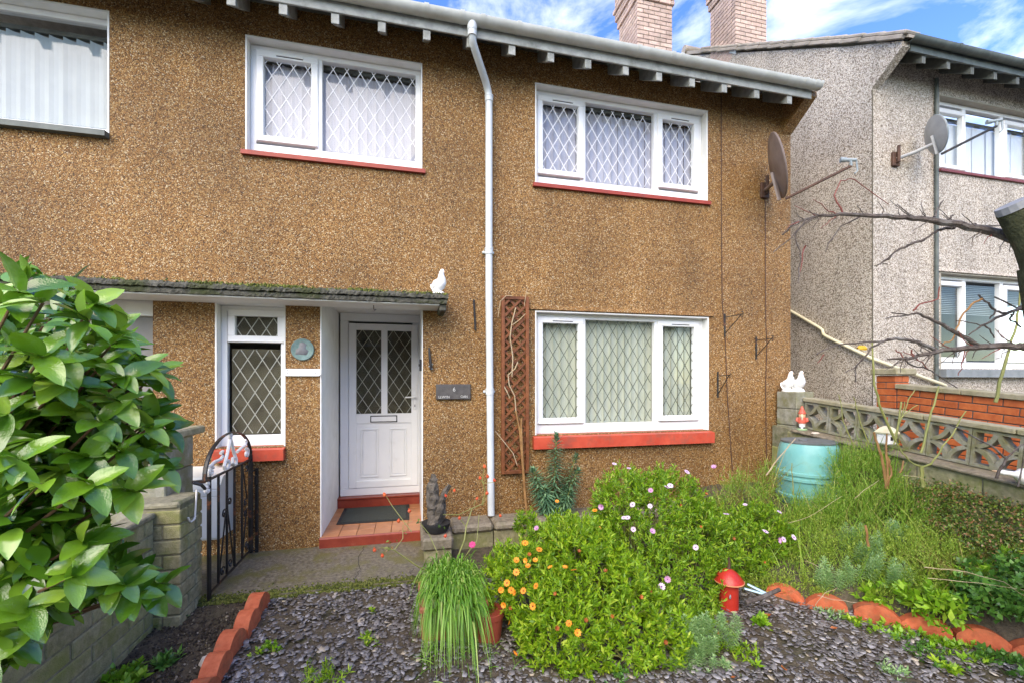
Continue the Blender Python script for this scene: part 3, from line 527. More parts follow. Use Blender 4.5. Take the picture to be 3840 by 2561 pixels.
# grey panel of the neighbouring entrance
d = MB(); d.box(NO[0], NO[1], FY + 0.09, FY + 0.13, -0.1, 2.12); d.build('grey_boarding', mat('grey_board', (0.20, 0.195, 0.18), (0.25, 0.245, 0.225), 4, 0.7), house)
d = MB(); d.box(NO[0], NO[1], FY + 0.05, FY + 0.14, 2.121, 2.257, 0.004); d.build('white_lintel_board', WHITEP, house)
# canopy: two layers of felted slab with a broken mossy edge, white soffit
cp = bpy.data.objects.new('canopy', None); COL.objects.link(cp); cp.parent = house; cp.location = (0, 0, 0)
def rough_slab(x0, x1, yf, yb, z0, z1, n, j):
    mb = MB(); rows = []
    for i in range(n + 1):
        x = x0 + (x1 - x0) * i / n; r = lambda: random.uniform(-j, j)
        rows.append([(x, yb, z0), (x, yf + r(), z0 + r()), (x, yf - 0.004 + r(), (z0 + z1) / 2 + r()), (x, yf + 0.004 + r(), z1 + r() * 1.3), (x, (yf + yb) / 2, z1 + r()), (x, yb, z1 + 0.01)])
    vs = [p for r in rows for p in r]; m = 6
    fs = [(i * m + k, (i + 1) * m + k, (i + 1) * m + (k + 1) % m, i * m + (k + 1) % m) for i in range(n) for k in range(m)]
    fs += [tuple(range(m)), tuple(n * m + k for k in range(m))[::-1]]
    return mb.add(vs, fs)
rough_slab(-7, 0.338, 4.048, 4.41, 2.262, 2.305, 420, 0.004).build('lower_slab', SLABC, cp)
rough_slab(-7, 0.350, 4.028, 4.41, 2.308, 2.352, 420, 0.005).build('felt_layer', SLABC, cp)
d = MB(); d.box(-7, 0.27, 4.07, 4.398, 2.248, 2.2615, 0.003); d.build('soffit', WHITEP, cp)
d = MB(); d.box(0.27, 0.335, 4.075, 4.398, 2.20, 2.2616, 0.01); d.build('end_bracket', SLABC, cp)
hk = MB(); hk.tube([(-0.32, 4.2, 2.248), (-0.32, 4.2, 2.215), (-0.31, 4.2, 2.20), (-0.30, 4.2, 2.212)], 0.004, 6); hk.build('hook', BLACKP, cp)
# eaves: rafter feet, fascia, gutter, roof
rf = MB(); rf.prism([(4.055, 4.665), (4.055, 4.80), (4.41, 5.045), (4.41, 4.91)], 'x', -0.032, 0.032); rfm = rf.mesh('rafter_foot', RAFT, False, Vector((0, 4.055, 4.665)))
rfe = MB(); rfe.box(-0.033, 0.033, -0.006, -0.0005, 0.002, 0.135, 0.002); rfem = rfe.mesh('lit_end', TIMBER)  # paler cap: light on the rafter's front put into its colour
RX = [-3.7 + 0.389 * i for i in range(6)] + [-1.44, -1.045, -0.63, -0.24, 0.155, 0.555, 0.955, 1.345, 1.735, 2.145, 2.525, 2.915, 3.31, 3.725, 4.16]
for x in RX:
    _r = link('rafter_foot', rfm, house, (x, 4.055, 4.665)); link('lit_end', rfem, _r, (x, 4.055, 4.665))
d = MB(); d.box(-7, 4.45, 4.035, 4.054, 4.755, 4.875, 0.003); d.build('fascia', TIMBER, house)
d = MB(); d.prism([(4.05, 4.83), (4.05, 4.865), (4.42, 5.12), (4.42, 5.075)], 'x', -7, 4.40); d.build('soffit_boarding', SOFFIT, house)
def gutter(x0, x1, y, z, r, t, collars, m, parent, end=True):
    g = MB(); n = 12; prof = [(y - r * math.cos(math.pi * k / n), z - r * math.sin(math.pi * k / n)) for k in range(n + 1)] + [(y + (r - t) * math.cos(math.pi * k / n), z - (r - t) * math.sin(math.pi * k / n)) for k in range(n + 1)]
    g.prism(prof, 'x', x0, x1)
    o = g.build('gutter', m, parent, True)
    for cx in collars:
        c = MB(); rr = r + 0.006; c.prism([(y - rr * math.cos(math.pi * k / n), z + 0.004 - rr * math.sin(math.pi * k / n)) for k in range(n + 1)], 'x', cx - 0.02, cx + 0.02); c.build('gutter_collar', m, o, True)
    if end:
        c = MB(); rr = r + 0.004; c.prism([(y - rr * math.cos(math.pi * k / n), z + 0.004 - rr * math.sin(math.pi * k / n)) for k in range(n + 1)], 'x', x1 - 0.03, x1 + 0.006); c.build('stop_end', m, o, True)
    return o
gutter(-7, 4.50, 3.99, 4.895, 0.062, 0.004, [-1.6, 0.15, 0.47, 0.66, 1.0, 2.24, 2.62, 2.72, 4.28, 4.42], GUTTER, house)
def roof(x0, x1, ze, parent, m):
    d = MB(); zr = ze + RP * (RIDGE_Y - 4.0)
    d.prism([(3.97, ze - 0.01), (RIDGE_Y, zr), (RIDGE_Y + (RIDGE_Y - 3.97), ze - 0.01), (RIDGE_Y + (RIDGE_Y - 3.97), ze - 0.07), (RIDGE_Y, zr - 0.07), (3.97, ze - 0.045)], 'x', x0, x1)
    return d.build('roof', m, parent)
r1_ = roof(-7.2, 4.40, 4.925, house, TILE)
# downpipe with swan neck
dp = MB(); dp.tube([(0.563, 3.995, 4.86), (0.563, 3.995, 4.79)], 0.045, 14); dp.tube([(0.563, 3.995, 4.80), (0.566, 4.0, 4.74), (0.575, 4.03, 4.70), (0.60, 4.07, 4.67), (0.735, 4.27, 4.53), (0.758, 4.31, 4.50), (0.776, 4.333, 4.46), (0.783, 4.338, 4.40), (0.783, 4.338, 2.4), (0.805, 4.338, 0.28), (0.805, 4.33, 0.20)], 0.036, 14)
dpo = dp.build('downpipe', PIPE, house, True)
for z, x in ((4.76, 0.564), (4.40, 0.783), (2.86, 0.783), (1.45, 0.792)):
    c = MB(); c.tube([(x, 4.338 if z < 4.7 else 3.997, z - 0.03), (x, 4.338 if z < 4.7 else 3.997, z + 0.03)], 0.042, 14); c.tube([(x, 4.338 if z < 4.7 else 3.997, z + 0.02), (x, 4.338 if z < 4.7 else 3.997, z + 0.032)], 0.045, 14)
    if z < 4: c.box(x - 0.06, x + 0.06, 4.372, 4.397, z - 0.012, z + 0.012, 0.004)
    c.build('pipe_collar', PIPE, dpo, True)

def brick_shell(parent, x0, x1, y0, y1, z0, z1, m, mm, bl=0.215, bh=0.065, bt=0.10, j=0.010, skip=None, corbel=None, name='brick'):
    """a square stack laid course by course, every brick a piece"""
    core = MB(); core.box(x0 + 0.007, x1 - 0.007, y0 + 0.007, y1 - 0.007, z0, z1); core.build('mortar_core', mm, parent)
    cache = {}; nrow = int((z1 - z0) / (bh + j))
    def piece(lx, ly, cx, cy, cz):
        k = (round(lx, 3), round(ly, 3))
        if k not in cache:
            b = MB(); b.box(-lx / 2, lx / 2, -ly / 2, ly / 2, -bh / 2, bh / 2, 0.004); cache[k] = b.mesh(name, m)
        if skip and skip(cx, cy, cz): return
        link(name, cache[k], parent, (cx + random.uniform(-.001, .001), cy + random.uniform(-.001, .001), cz))
    for r in range(nrow):
        cz = z0 + j / 2 + bh / 2 + r * (bh + j); o = 0.0
        if corbel and cz > corbel[0]: o = 0.03 * (1 + int((cz - corbel[0]) / (2 * (bh + j)))) if cz < corbel[1] else corbel[2]
        X0, X1, Y0, Y1 = x0 - o, x1 + o, y0 - o, y1 + o
        if o > 0: piece_core = None
        for axis in (0, 1):
            a0, a1 = (X0, X1) if axis == 0 else (Y0 + bt + j, Y1 - bt - j)
            first = bl if (r + axis) % 2 == 0 else bl / 2; p = a0; k = 0
            while p < a1 - 0.02:
                q = min(p + (first if k == 0 else bl), a1)
                if a1 - q < 0.05: q = a1
                for side in (0, 1):
                    if axis == 0: piece(q - p, bt, (p + q) / 2, (Y0 + bt / 2) if side == 0 else (Y1 - bt / 2), cz)
                    else: piece(bt, q - p, (X0 + bt / 2) if side == 0 else (X1 - bt / 2), (p + q) / 2, cz)
                p = q + j; k += 1
ch = bpy.data.objects.new('chimney', None); COL.objects.link(ch); ch.parent = house; ch.location = Vector((4.2, 7.2, 6.9)) - rootloc(house)
brick_shell(ch, 3.86, 4.54, 6.87, 7.55, 7.30, 8.95, BRICKP, MORTARD, corbel=(8.20, 8.55, 0.06))
# ---------------------------------------------------------------- grey neighbouring house
grey = thing('grey_house', (7, FY, 0.8), 'grey pebbledash house on higher ground behind the red brick wall', 'house')
GU = (6.95, 9.03, 4.414, 5.42); GL = (6.98, 9.05, 1.73, 3.02)
wall_with_openings(5.80, 13, 0.3, 5.8, FY, 0.24, [GU, GL]).build('front_wall', GREY, grey)
gable(5.80, 0.24, 0.3, 5.70, GREY, grey)
fl = MB(); fl.prism([(4.3995, 5.32), (4.3995, 5.801), (4.66, 5.801), (4.66, 6.06), (4.04, 5.66), (4.04, 5.60)], 'x', 5.799, 5.92); fl.build('eaves_flare', GREY, grey)
d = MB(); d.box(5.80, 5.812, 4.39, 4.3996, 0.8, 5.3); d.build('corner_bead', mat('mossy_corner', (0.10, 0.085, 0.06), (0.17, 0.15, 0.11), 20, 0.8), grey)
bw = MB(); bw.box(6.05, 13, 7.0, 7.2, 0.3, 5.8); bw.box(6.05, 13, 4.65, 7.0, 3.2, 3.4); bw.build('inner_walls', mat('room_wall', (0.30, 0.30, 0.28), (0.36, 0.36, 0.34), 2, 0.8), grey)
lp = MB(); lp.prism([(4.402, 3.09), (4.375, 3.03), (4.402, 3.03)], 'x', 6.90, 9.15); lp.build('drip_bead', GREY, grey)
WG = lambda *a, **k: window(grey, *a, reveal=mat('buff_render', (0.34, 0.31, 0.25), (0.42, 0.39, 0.32), 6, 0.8) if 'buff_render' not in bpy.data.materials else bpy.data.materials['buff_render'], **k)
WG(GU, [(7.02, 7.518, 4.545, 5.25, 1), (7.624, 8.221, 4.50, 5.29, 0), (8.397, 8.90, 4.545, 5.25, 1)], FY, GLASS, None, mat('white_roller_blind', (0.66, 0.68, 0.68), (0.74, 0.76, 0.76), 3, 0.8), (0.035, 0.03, mat('dark_red_sill', (0.16, 0.03, 0.03), (0.22, 0.05, 0.05), 8, 0.5), 0.0), base=0.075, drop=0.16, slat_turn=2, slat_w=0.30, label='upstairs window of the grey house with white blinds')
gw = WG(GL, [(7.02, 7.518, 1.885, 2.87, 1), (7.624, 8.221, 1.85, 2.90, 0), (8.397, 8.90, 1.885, 2.87, 1)], FY, GLASS, None, None, (0.12, 0.09, mat('grey_stone_sill', (0.16, 0.18, 0.19), (0.24, 0.26, 0.27), 6, 0.5), 0.03), base=0.09, label='ground-floor window of the grey house with venetian slats')
vs = MB(); vs.box(7.0, 9.0, -0.012, 0.012, 0, 0.0015); vsm = vs.mesh('venetian_slat', BLINDB, False, Vector((8.0, 0, 0)))
for i in range(16): link('venetian_slat', vsm, gw, (8.0, 4.62, 2.90 - i * 0.026), (R(25), 0, 0))
gr = MB(); gr.prism([(4.06, 5.465), (4.06, 5.60), (4.41, 5.845), (4.41, 5.71)], 'x', -0.028, 0.028); grm = gr.mesh('rafter_foot', mat('dark_rafter_wood', (0.09, 0.098, 0.09), (0.15, 0.16, 0.148), 12, 0.8), False, Vector((0, 4.06, 5.465)))
for i in range(10): link('rafter_foot', grm, grey, (6.17 + 0.41 * i, 4.06, 5.465))
d = MB(); d.box(5.93, 13, 4.035, 4.055, 5.56, 5.68); d.build('fascia', DARKTRIM, grey)
d = MB(); d.prism([(4.05, 5.63), (4.05, 5.665), (4.42, 5.92), (4.42, 5.875)], 'x', 5.925, 13); d.build('soffit_boarding', SOFFIT, grey)
gutter(5.86, 13, 3.99, 5.69, 0.055, 0.004, [6.6, 7.7], DARKTRIM, grey, False)
r2_ = roof(5.80, 13, 5.70, grey, TILE)
tl = MB(); tl.box(-0.04, 0.20, 0, 0.36, 0.0, 0.045, 0.012); tl.box(-0.045, 0.02, 0.02, 0.36, -0.045, 0.0, 0.006); tlm = tl.mesh('verge_tile', TILE)
ang = math.atan(RP)
for i in range(15):
    yy = 3.98 + i * 0.30 * math.cos(ang)
    link('verge_tile', tlm, r2_, (5.79 + random.uniform(-.01, .01), yy, 5.70 + RP * (yy - 4.0) + 0.005), (ang - 0.035 + random.uniform(-.02, .02), random.uniform(-.02, .02), 0))
rd = MB(); rd.tube([(5.76, RIDGE_Y, 5.70 + RP * 4.3 + 0.02), (9, RIDGE_Y, 5.70 + RP * 4.3 + 0.02)], 0.09, 10); rd.build('ridge_tile', TILE, r2_, True)
gd = MB(); gd.tube([(6.87, 4.37, 5.60), (6.87, 4.37, 1.0)], 0.022, 10); gd.build('downpipe', DARKTRIM, grey, True)
ch2 = bpy.data.objects.new('chimney', None); COL.objects.link(ch2); ch2.parent = grey; ch2.location = Vector((6.1, 7.1, 7.3)) - rootloc(grey)
brick_shell(ch2, 5.796, 6.47, 6.80, 7.49, 7.28, 9.5, BRICKP, MORTARD, corbel=(8.86, 9.2, 0.06), skip=lambda x, y, z: x < 6.0 and z < 7.62 - (y - 6.8) * 0.5 and y < 7.15)
d = MB(); d.prism([(6.78, 7.50), (6.78, 7.66), (6.90, 7.74), (6.95, 7.64)], 'x', 5.785, 6.03); d.prism([(6.775, 7.58), (6.775, 7.66), (6.79, 7.66), (6.79, 7.58)], 'x', 6.03, 6.48); d.build('flashing', LEADF, ch2)
pr_ = MB(); pr_.tube([(5.765, 5.75, 2.74), (5.765, 5.12, 2.33), (5.765, 5.06, 2.285), (5.765, 5.045, 2.22), (5.765, 4.99, 2.18), (5.765, 4.38, 1.85)], 0.022, 10)
pr_.tube([(5.765, 4.385, 1.852), (5.78, 4.36, 1.835), (6.07, 4.355, 1.75), (7.0, 4.355, 1.50)], 0.022, 10); pr_.build('cream_pipe', CREAM, grey, True)

# the terrace across the road, which the panes mirror
opp = thing('opposite_house', (0, -15, -0.3), 'brown pebbledash terraced house across the road', 'house')
oo = [(x + dx, x + dx + 2.0, z, z + 1.15) for x in (-12, -4, 4, 12) for dx in (-3, 0.6) for z in (1.0, 3.6)]
wall_with_openings(-16, 16, -0.3, 5.0, -15, 0.24, oo).build('front_wall', TAN, opp)
for o_ in oo:
    w_ = window(opp, o_, [(o_[0] + .1, o_[0] + .95, o_[2] + .13, o_[3] - .12, 0), (o_[0] + 1.05, o_[1] - .1, o_[2] + .13, o_[3] - .12, 0)], -15, GLASS, None, None, (0.08, 0.05, UPVC, 0.02))
d = MB(); d.prism([(-15.4, 4.9), (-11, 7.9), (-6.6, 4.9), (-6.6, 4.8), (-11, 7.8), (-15.4, 4.8)], 'x', -16.3, 16.3); d.box(-16, 16, -14.2, -14.0, -0.3, 5.0); d.build('roof', TILE, opp)
opp.rotation_euler = (0, 0, math.pi)
# ================================================================ WALLS IN THE GARDEN
def lay_bricks(parent, x0, x1, y0, y1, z0, nrow, along, bl, bh, j, mesh_mat, name='brick', ztop=None, depth=None, seed=0):
    """single leaf of bricks running along 'x' or 'y'; ztop(p) gives the top to stop under"""
    cache = {}
    for r in range(nrow):
        cz = z0 + bh / 2 + r * (bh + j); p, e = (x0, x1) if along == 'x' else (y0, y1); k = 0
        while p < e - 0.02:
            q = min(p + (bl / 2 if (k == 0 and r % 2) else bl), e)
            if e - q < 0.04: q = e
            l = round(q - p, 3); m = (p + q) / 2
            if ztop is None or cz + bh / 2 <= ztop(m) + 0.005:
                if l not in cache:
                    b = MB(); w = (y1 - y0) if along == 'x' else (x1 - x0)
                    b.box(-l / 2, l / 2, -w / 2, w / 2, -bh / 2, bh / 2, 0.005) if along == 'x' else b.box(-w / 2, w / 2, -l / 2, l / 2, -bh / 2, bh / 2, 0.005)
                    cache[l] = b.mesh(name, mesh_mat)
                jj = lambda: random.uniform(-.0025, .0025)
                link(name, cache[l], parent, (m + jj() * .3, (y0 + y1) / 2 + jj(), cz) if along == 'x' else ((x0 + x1) / 2 + jj(), m + jj() * .3, cz), (0, 0, R(random.uniform(-.4, .4))))
            p = q + j; k += 1
# left: mossy block wall with its pier, beside the gate
bwl = thing('block_wall', (-1.65, 2.6, -0.1), 'mossy concrete block wall running along the left edge under the glossy shrub', 'wall')
c = MB(); c.box(-1.695, -1.606, 1.2, 3.26, -0.15, 0.69); c.build('mortar_core', MORTAR, bwl)
lay_bricks(bwl, -1.70, -1.60, 1.2, 3.25, -0.10, 8, 'y', 0.29, 0.086, 0.011, BLOCK)
c = MB(); c.box(-1.715, -1.585, 1.2, 3.25, 0.676, 0.71, 0.008); c.build('coping', MORTAR, bwl)
bwp = thing('wall_pier', (-1.60, 3.40, -0.05), 'short mossy block pier that the iron gate hangs from', 'pier')
c = MB(); c.box(-1.745, -1.458, 3.262, 3.552, -0.12, 0.745); c.build('mortar_core', MORTAR, bwp)
for r in range(8):
    z = -0.06 + r * 0.098
    a = [(-1.75, -1.56, 3.253, 3.353), (-1.55, -1.45, 3.253, 3.453), (-1.64, -1.45, 3.463, 3.56), (-1.75, -1.65, 3.363, 3.56)] if r % 2 == 0 else [(-1.64, -1.45, 3.253, 3.353), (-1.55, -1.45, 3.363, 3.56), (-1.75, -1.56, 3.463, 3.56), (-1.75, -1.65, 3.253, 3.453)]
    for x0, x1, y0, y1 in a:
        b = MB(); b.box(x0, x1, y0, y1, z, z + 0.087, 0.006); b.build('brick', BLOCK, bwp)
b = MB(); b.box(-1.76, -1.455, 3.25, 3.56, 0.722, 0.765, 0.014); b.build('cap', MORTAR, bwp)
tp = thing('tall_pier', (-1.8, 3.63, 0), 'tall grey block pier with a flat slab cap behind the gate pier', 'pier')
for r in range(5):
    b = MB(); b.box(-1.98, -1.625, 3.44, 3.84, 0.0 + r * 0.229, 0.222 + r * 0.229, 0.007); b.build('block', BLOCKG, tp)
b = MB(); b.box(-2.03, -1.58, 3.38, 3.94, 1.146, 1.205, 0.012); b.build('cap', COPING, tp)
# low wall under the ground-floor window
lw = thing('low_wall', (1.8, 4.2, 0), 'low concrete retaining wall along the foot of the house under the big window', 'wall')
for i in range(8):
    b = MB(); x = 0.385 + i * 0.41; b.box(x, x + 0.402, 4.09, 4.394, 0.115 + random.uniform(-.01, .005), 0.205 + random.uniform(-.012, .006), 0.026); b.build('coping_stone', CONC, lw)
    b = MB(); b.box(x, x + 0.402, 4.125, 4.394, -0.10, 0.112, 0.006); b.build('block', BLOCK, lw)
b = MB(); b.box(0.10, 0.375, 3.80, 4.34, 0.09, 0.20, 0.02); b.build('return_cap', CONC, lw)
b = MB(); b.box(0.125, 0.36, 3.825, 4.34, -0.10, 0.088, 0.006); b.build('return_block', BLOCK, lw)
# right: screen-block wall
SL = 0.094            # it steps down towards the road
sw = thing('screen_block_wall', (4.4, 3.2, 0.4), 'grey pierced screen-block wall with a concrete rail along the right-hand border', 'wall')
def scz(y, z): return z - SL * (4.09 - y)
def shear_y(mb): mb.v = [Vector((p.x, p.y, p.z - SL * (4.09 - p.y))) for p in mb.v]; return mb
b = MB(); b.box(4.25, 4.60, -0.6, 4.38, -0.2, 1.0); shear_y(b).build('base_core', MORTAR, sw)
for r in range(4):
    for i in range(11):
        y1 = 4.38 - i * 0.44 - (0.22 if r % 2 else 0); b = MB(); b.box(4.238, 4.34, max(y1 - 0.43, -0.6), y1, 0.12 + r * 0.215, 0.325 + r * 0.215, 0.007); shear_y(b).build('block', BLOCK, sw)
b = MB(); b.box(4.20, 4.62, -0.6, 4.08, 0.985, 1.012, 0.008); shear_y(b).build('ledge', CONC, sw)
scm = MB(); B_ = 0.30
def arcband(mb, cy, cz, r0, r1, a0, a1, x0, x1, n=9):
    for k in range(n):
        t0, t1 = a0 + (a1 - a0) * k / n, a0 + (a1 - a0) * (k + 1) / n
        q = [(cy + r * math.cos(t), cz + r * math.sin(t)) for r, t in ((r0, t0), (r1, t0), (r1, t1), (r0, t1))]
        mb.prism(q, 'x', x0, x1)
h = B_ / 2; ring_ = 0.022
for (y0, y1, z0, z1) in ((-h, h, -h, -h + ring_), (-h, h, h - ring_, h), (-h, -h + ring_, -h + ring_, h - ring_), (h - ring_, h, -h + ring_, h - ring_)): scm.box(-0.045, 0.045, y0, y1, z0, z1)
for sy in (-1, 1):
    for sz in (-1, 1):
        a = math.atan2(-sz, -sy); arcband(scm, sy * h, sz * h, 0.125, 0.158, a - 0.74, a + 0.74, -0.044 + 0.0005 * sy, 0.044 + 0.0005 * sz)
scmesh = scm.mesh('screen_block', BLOCKG)
shm = Matrix.Identity(4); shm[2][1] = SL
for i in range(15):
    y = 3.935 - i * 0.305; o = link('screen_block', scmesh, sw, (4.44, y, scz(y, 1.17)), (math.atan(SL), 0, 0))
for i in range(8):
    y1 = 4.085 - i * 0.6; b = MB(); b.box(4.375, 4.51, y1 - 0.596, y1, 1.326, 1.372, 0.008); shear_y(b).build('rail', COPING, sw)
for k, (z0, z1) in enumerate(((0.60, 1.04), (1.045, 1.232), (1.236, 1.432))):
    b = MB(); b.box(4.30 + 0.001 * k, 4.55, 4.092, 4.372, z0, z1, 0.008); b.build('pier_block', BLOCKG, sw)
# red brick wall of the grey house
rw = thing('red_brick_wall', (5.35, 3.2, 0.4), 'red brick garden wall with concrete coping in front of the grey house', 'wall')
rtop = lambda y: 1.475 - 0.088 * (3.76 - y)
b = MB(); b.v = []; b.prism([(-0.6, 0.2), (3.76, 0.2), (3.76, rtop(3.76) - 0.004), (-0.6, rtop(-0.6) - 0.004)], 'x', 5.312, 5.50); b.build('mortar_core', MORTARD, rw)
cache = {}
for r in range(14):
    k = 0; p = 3.75
    while p > 0.6:
        l = 0.215 if not (k == 0 and r % 2) else 0.1025; cy = p - l / 2; cz = rtop(cy) - 0.037 - r * 0.075
        if l not in cache:
            b = MB(); b.box(-0.05, 0.05, -l / 2, l / 2, -0.0325, 0.0325, 0.004); cache[l] = b.mesh('brick', BRICKR)
        link('brick', cache[l], rw, (5.353 + random.uniform(-.002, .002), cy, cz), (math.atan(0.088), 0, 0)); p -= l + 0.009; k += 1
for i in range(7):
    y1 = 3.755 - i * 0.6; b = MB(); b.box(5.275, 5.54, y1 - 0.594, y1, 0, 0.05, 0.006); b.v = [Vector((p.x, p.y, p.z + rtop(p.y))) for p in b.v]; b.build('coping', COPING, rw)
b = MB(); b.box(5.306, 5.494, 3.768, 3.962, 0.3, 1.62); b.build('pier_core', MORTARD, rw)
for r in range(17):
    z = 0.36 + r * 0.0742
    for x0, x1, y0, y1 in (((5.30, 5.50, 3.762, 3.862), (5.30, 5.50, 3.870, 3.968)) if r % 2 else ((5.30, 5.396, 3.762, 3.968), (5.404, 5.50, 3.762, 3.968))):
        b = MB(); b.box(x0, x1, y0, y1, z, z + 0.066, 0.004); b.build('brick', BRICKR, rw)
b = MB(); b.box(5.255, 5.55, 3.715, 4.01, 1.626, 1.70, 0.012); b.build('pier_cap', COPING, rw)
# ================================================================ GATE
def spiral(c, r0, turns, a0, sgn=1, plane='yz', n=18, r1=0.004):
    pts = []
    for i in range(n + 1):
        t = i / n; r = r0 + (r1 - r0) * t; a = a0 + sgn * turns * 2 * math.pi * t
        pts.append((c[0], c[1] + r * math.cos(a), c[2] + r * math.sin(a)))
    return pts
gate = thing('garden_gate', (-1.385, 3.9, 0), 'arched black wrought-iron side gate with white scrolls in its arch', 'gate')
GXv = -1.385
def gbar(name, a, b, w=0.008, m=IRON, t=None):
    mb = MB(); mb.tube([(GXv, *a), (GXv, *b)], w, 6); return mb.build(name, m, gate)
gbar('stile', (3.505, 0.0), (3.505, 0.875), 0.015); gbar('stile', (4.335, 0.02), (4.335, 0.90), 0.021)
gbar('bottom_rail', (3.505, 0.045), (4.335, 0.045), 0.010); gbar('top_rail', (3.44, 0.855), (4.345, 0.855), 0.011)
for y in (3.66, 3.815, 3.965, 4.13): gbar('bar', (y, 0.045), (y, 0.855), 0.010)
for a, b in (((3.665, 0.07), (3.80, 0.56)), ((3.955, 0.07), (3.825, 0.56)), ((4.14, 0.07), (4.24, 0.45)), ((4.14, 0.83), (4.25, 0.52))): gbar('brace', a, b, 0.006)
n = 22; ap = [(GXv, 3.885 - 0.45 * math.cos(math.pi * k / n), 0.86 + 0.285 * math.sin(math.pi * k / n) ** 0.9) for k in range(n + 1)]
b = MB(); b.tube(ap, [(0.016, 0.006)] * (n + 1), 6); b.build('arch', IRON, gate)
for c, r, a, s in (((GXv, 3.765, 0.535), 0.038, 0.4, 1), ((GXv, 3.87, 0.60), 0.038, 3.5, -1), ((GXv, 3.735, 0.105), 0.04, 0.3, 1), ((GXv, 3.88, 0.105), 0.04, 2.9, -1), ((GXv, 4.21, 0.50), 0.036, 1.0, 1), ((GXv, 4.215, 0.41), 0.03, 4.0, -1), ((GXv, 4.25, 0.115), 0.045, 2.0, 1), ((GXv, 4.24, 0.80), 0.035, 4.2, 1)):
    b = MB(); b.tube(spiral(c, r, 1.2, a, s), 0.006, 6); b.build('scroll', IRON, gate, True)
for pts in ([(3.885, 1.10), (3.82, 0.98), (3.765, 0.90), (3.78, 0.872), (3.83, 0.872), (3.86, 0.90), (3.845, 0.93), (3.815, 0.925)], [(3.885, 1.10), (3.95, 0.98), (4.005, 0.91), (4.0, 0.876), (3.955, 0.872), (3.92, 0.90), (3.93, 0.935), (3.96, 0.925)],
            [(3.50, 0.94), (3.60, 0.965), (3.70, 0.965), (3.75, 0.985), (3.735, 1.02), (3.70, 1.01)], [(4.02, 0.97), (4.12, 0.99), (4.20, 1.0), (4.225, 1.03), (4.20, 1.045)]):
    b = MB(); b.tube([(GXv, *p) for p in pts], 0.0125, 6); b.build('white_scroll', IRONW, gate, True)
for c, r, a, s in (((GXv, 3.535, 0.905), 0.04, 0.5, 1), ((GXv, 4.24, 0.925), 0.045, 2.2, -1), ((GXv, 3.885, 1.115), 0.022, 0.0, 1), ((GXv, 3.47, 0.80), 0.04, 1.2, -1)):
    b = MB(); b.tube(spiral(c, r, 1.25, a, s), 0.012, 6); b.build('white_scroll', IRONW, gate, True)
b = MB(); b.tube([(GXv, 3.45, 0.855), (-1.46, 3.43, 0.855)], 0.014, 6); b.tube([(GXv, 3.45, 0.80), (-1.40, 3.42, 0.84), (-1.44, 3.40, 0.86)], 0.012, 6); b.build('hinge', IRON, gate)
gp = MB(); gp.box(-1.362, -1.338, 4.372, 4.396, 0.0, 0.765, 0.003); gp.box(-1.36, -1.34, 4.345, 4.374, 0.62, 0.70, 0.004); gp.tube([(-1.35, 4.372, 0.75), (-1.37, 4.30, 0.752)], 0.006, 6); gp.tube([(-1.35, 4.372, 0.03), (-1.37, 4.34, 0.03)], 0.006, 6)
tag(gp.build('gate_post', IRON), 'thin black iron latch post fixed to the wall beside the gate', 'post')
cb = thing('meter_cabinet', (-1.72, 4.24, 0.24), 'white sloping-topped meter cabinet on the wall behind the gate', 'cabinet')
b = MB(); b.prism([(4.397, 0.23), (4.07, 0.245), (4.07, 0.665), (4.15, 0.75), (4.397, 0.80)], 'x', -1.90, -1.535); b.build('case', CABIN, cb)
b = MB(); b.box(-1.89, -1.545, 4.062, 4.069, 0.26, 0.60, 0.003); b.build('door', UPVC, cb)
b = MB(); b.box(-1.89, -1.545, 4.063, 4.069, 0.606, 0.655, 0.003); b.build('flap', UPVC, cb)
rp_ = MB(); rp_.tube([(-1.44, 3.45, 0.80), (-1.443, 3.44, 0.66), (-1.443, 3.43, 0.60)], 0.006, 6); rp_.tube([(-1.443, 3.44, 0.62), (-1.443, 3.41, 0.60), (-1.443, 3.37, 0.60), (-1.443, 3.345, 0.625), (-1.443, 3.34, 0.64)], 0.006, 6)
tag(rp_.build('looped_rope', IRONW, None, True), 'short white cord looped at the head of the gate pier', 'rope')
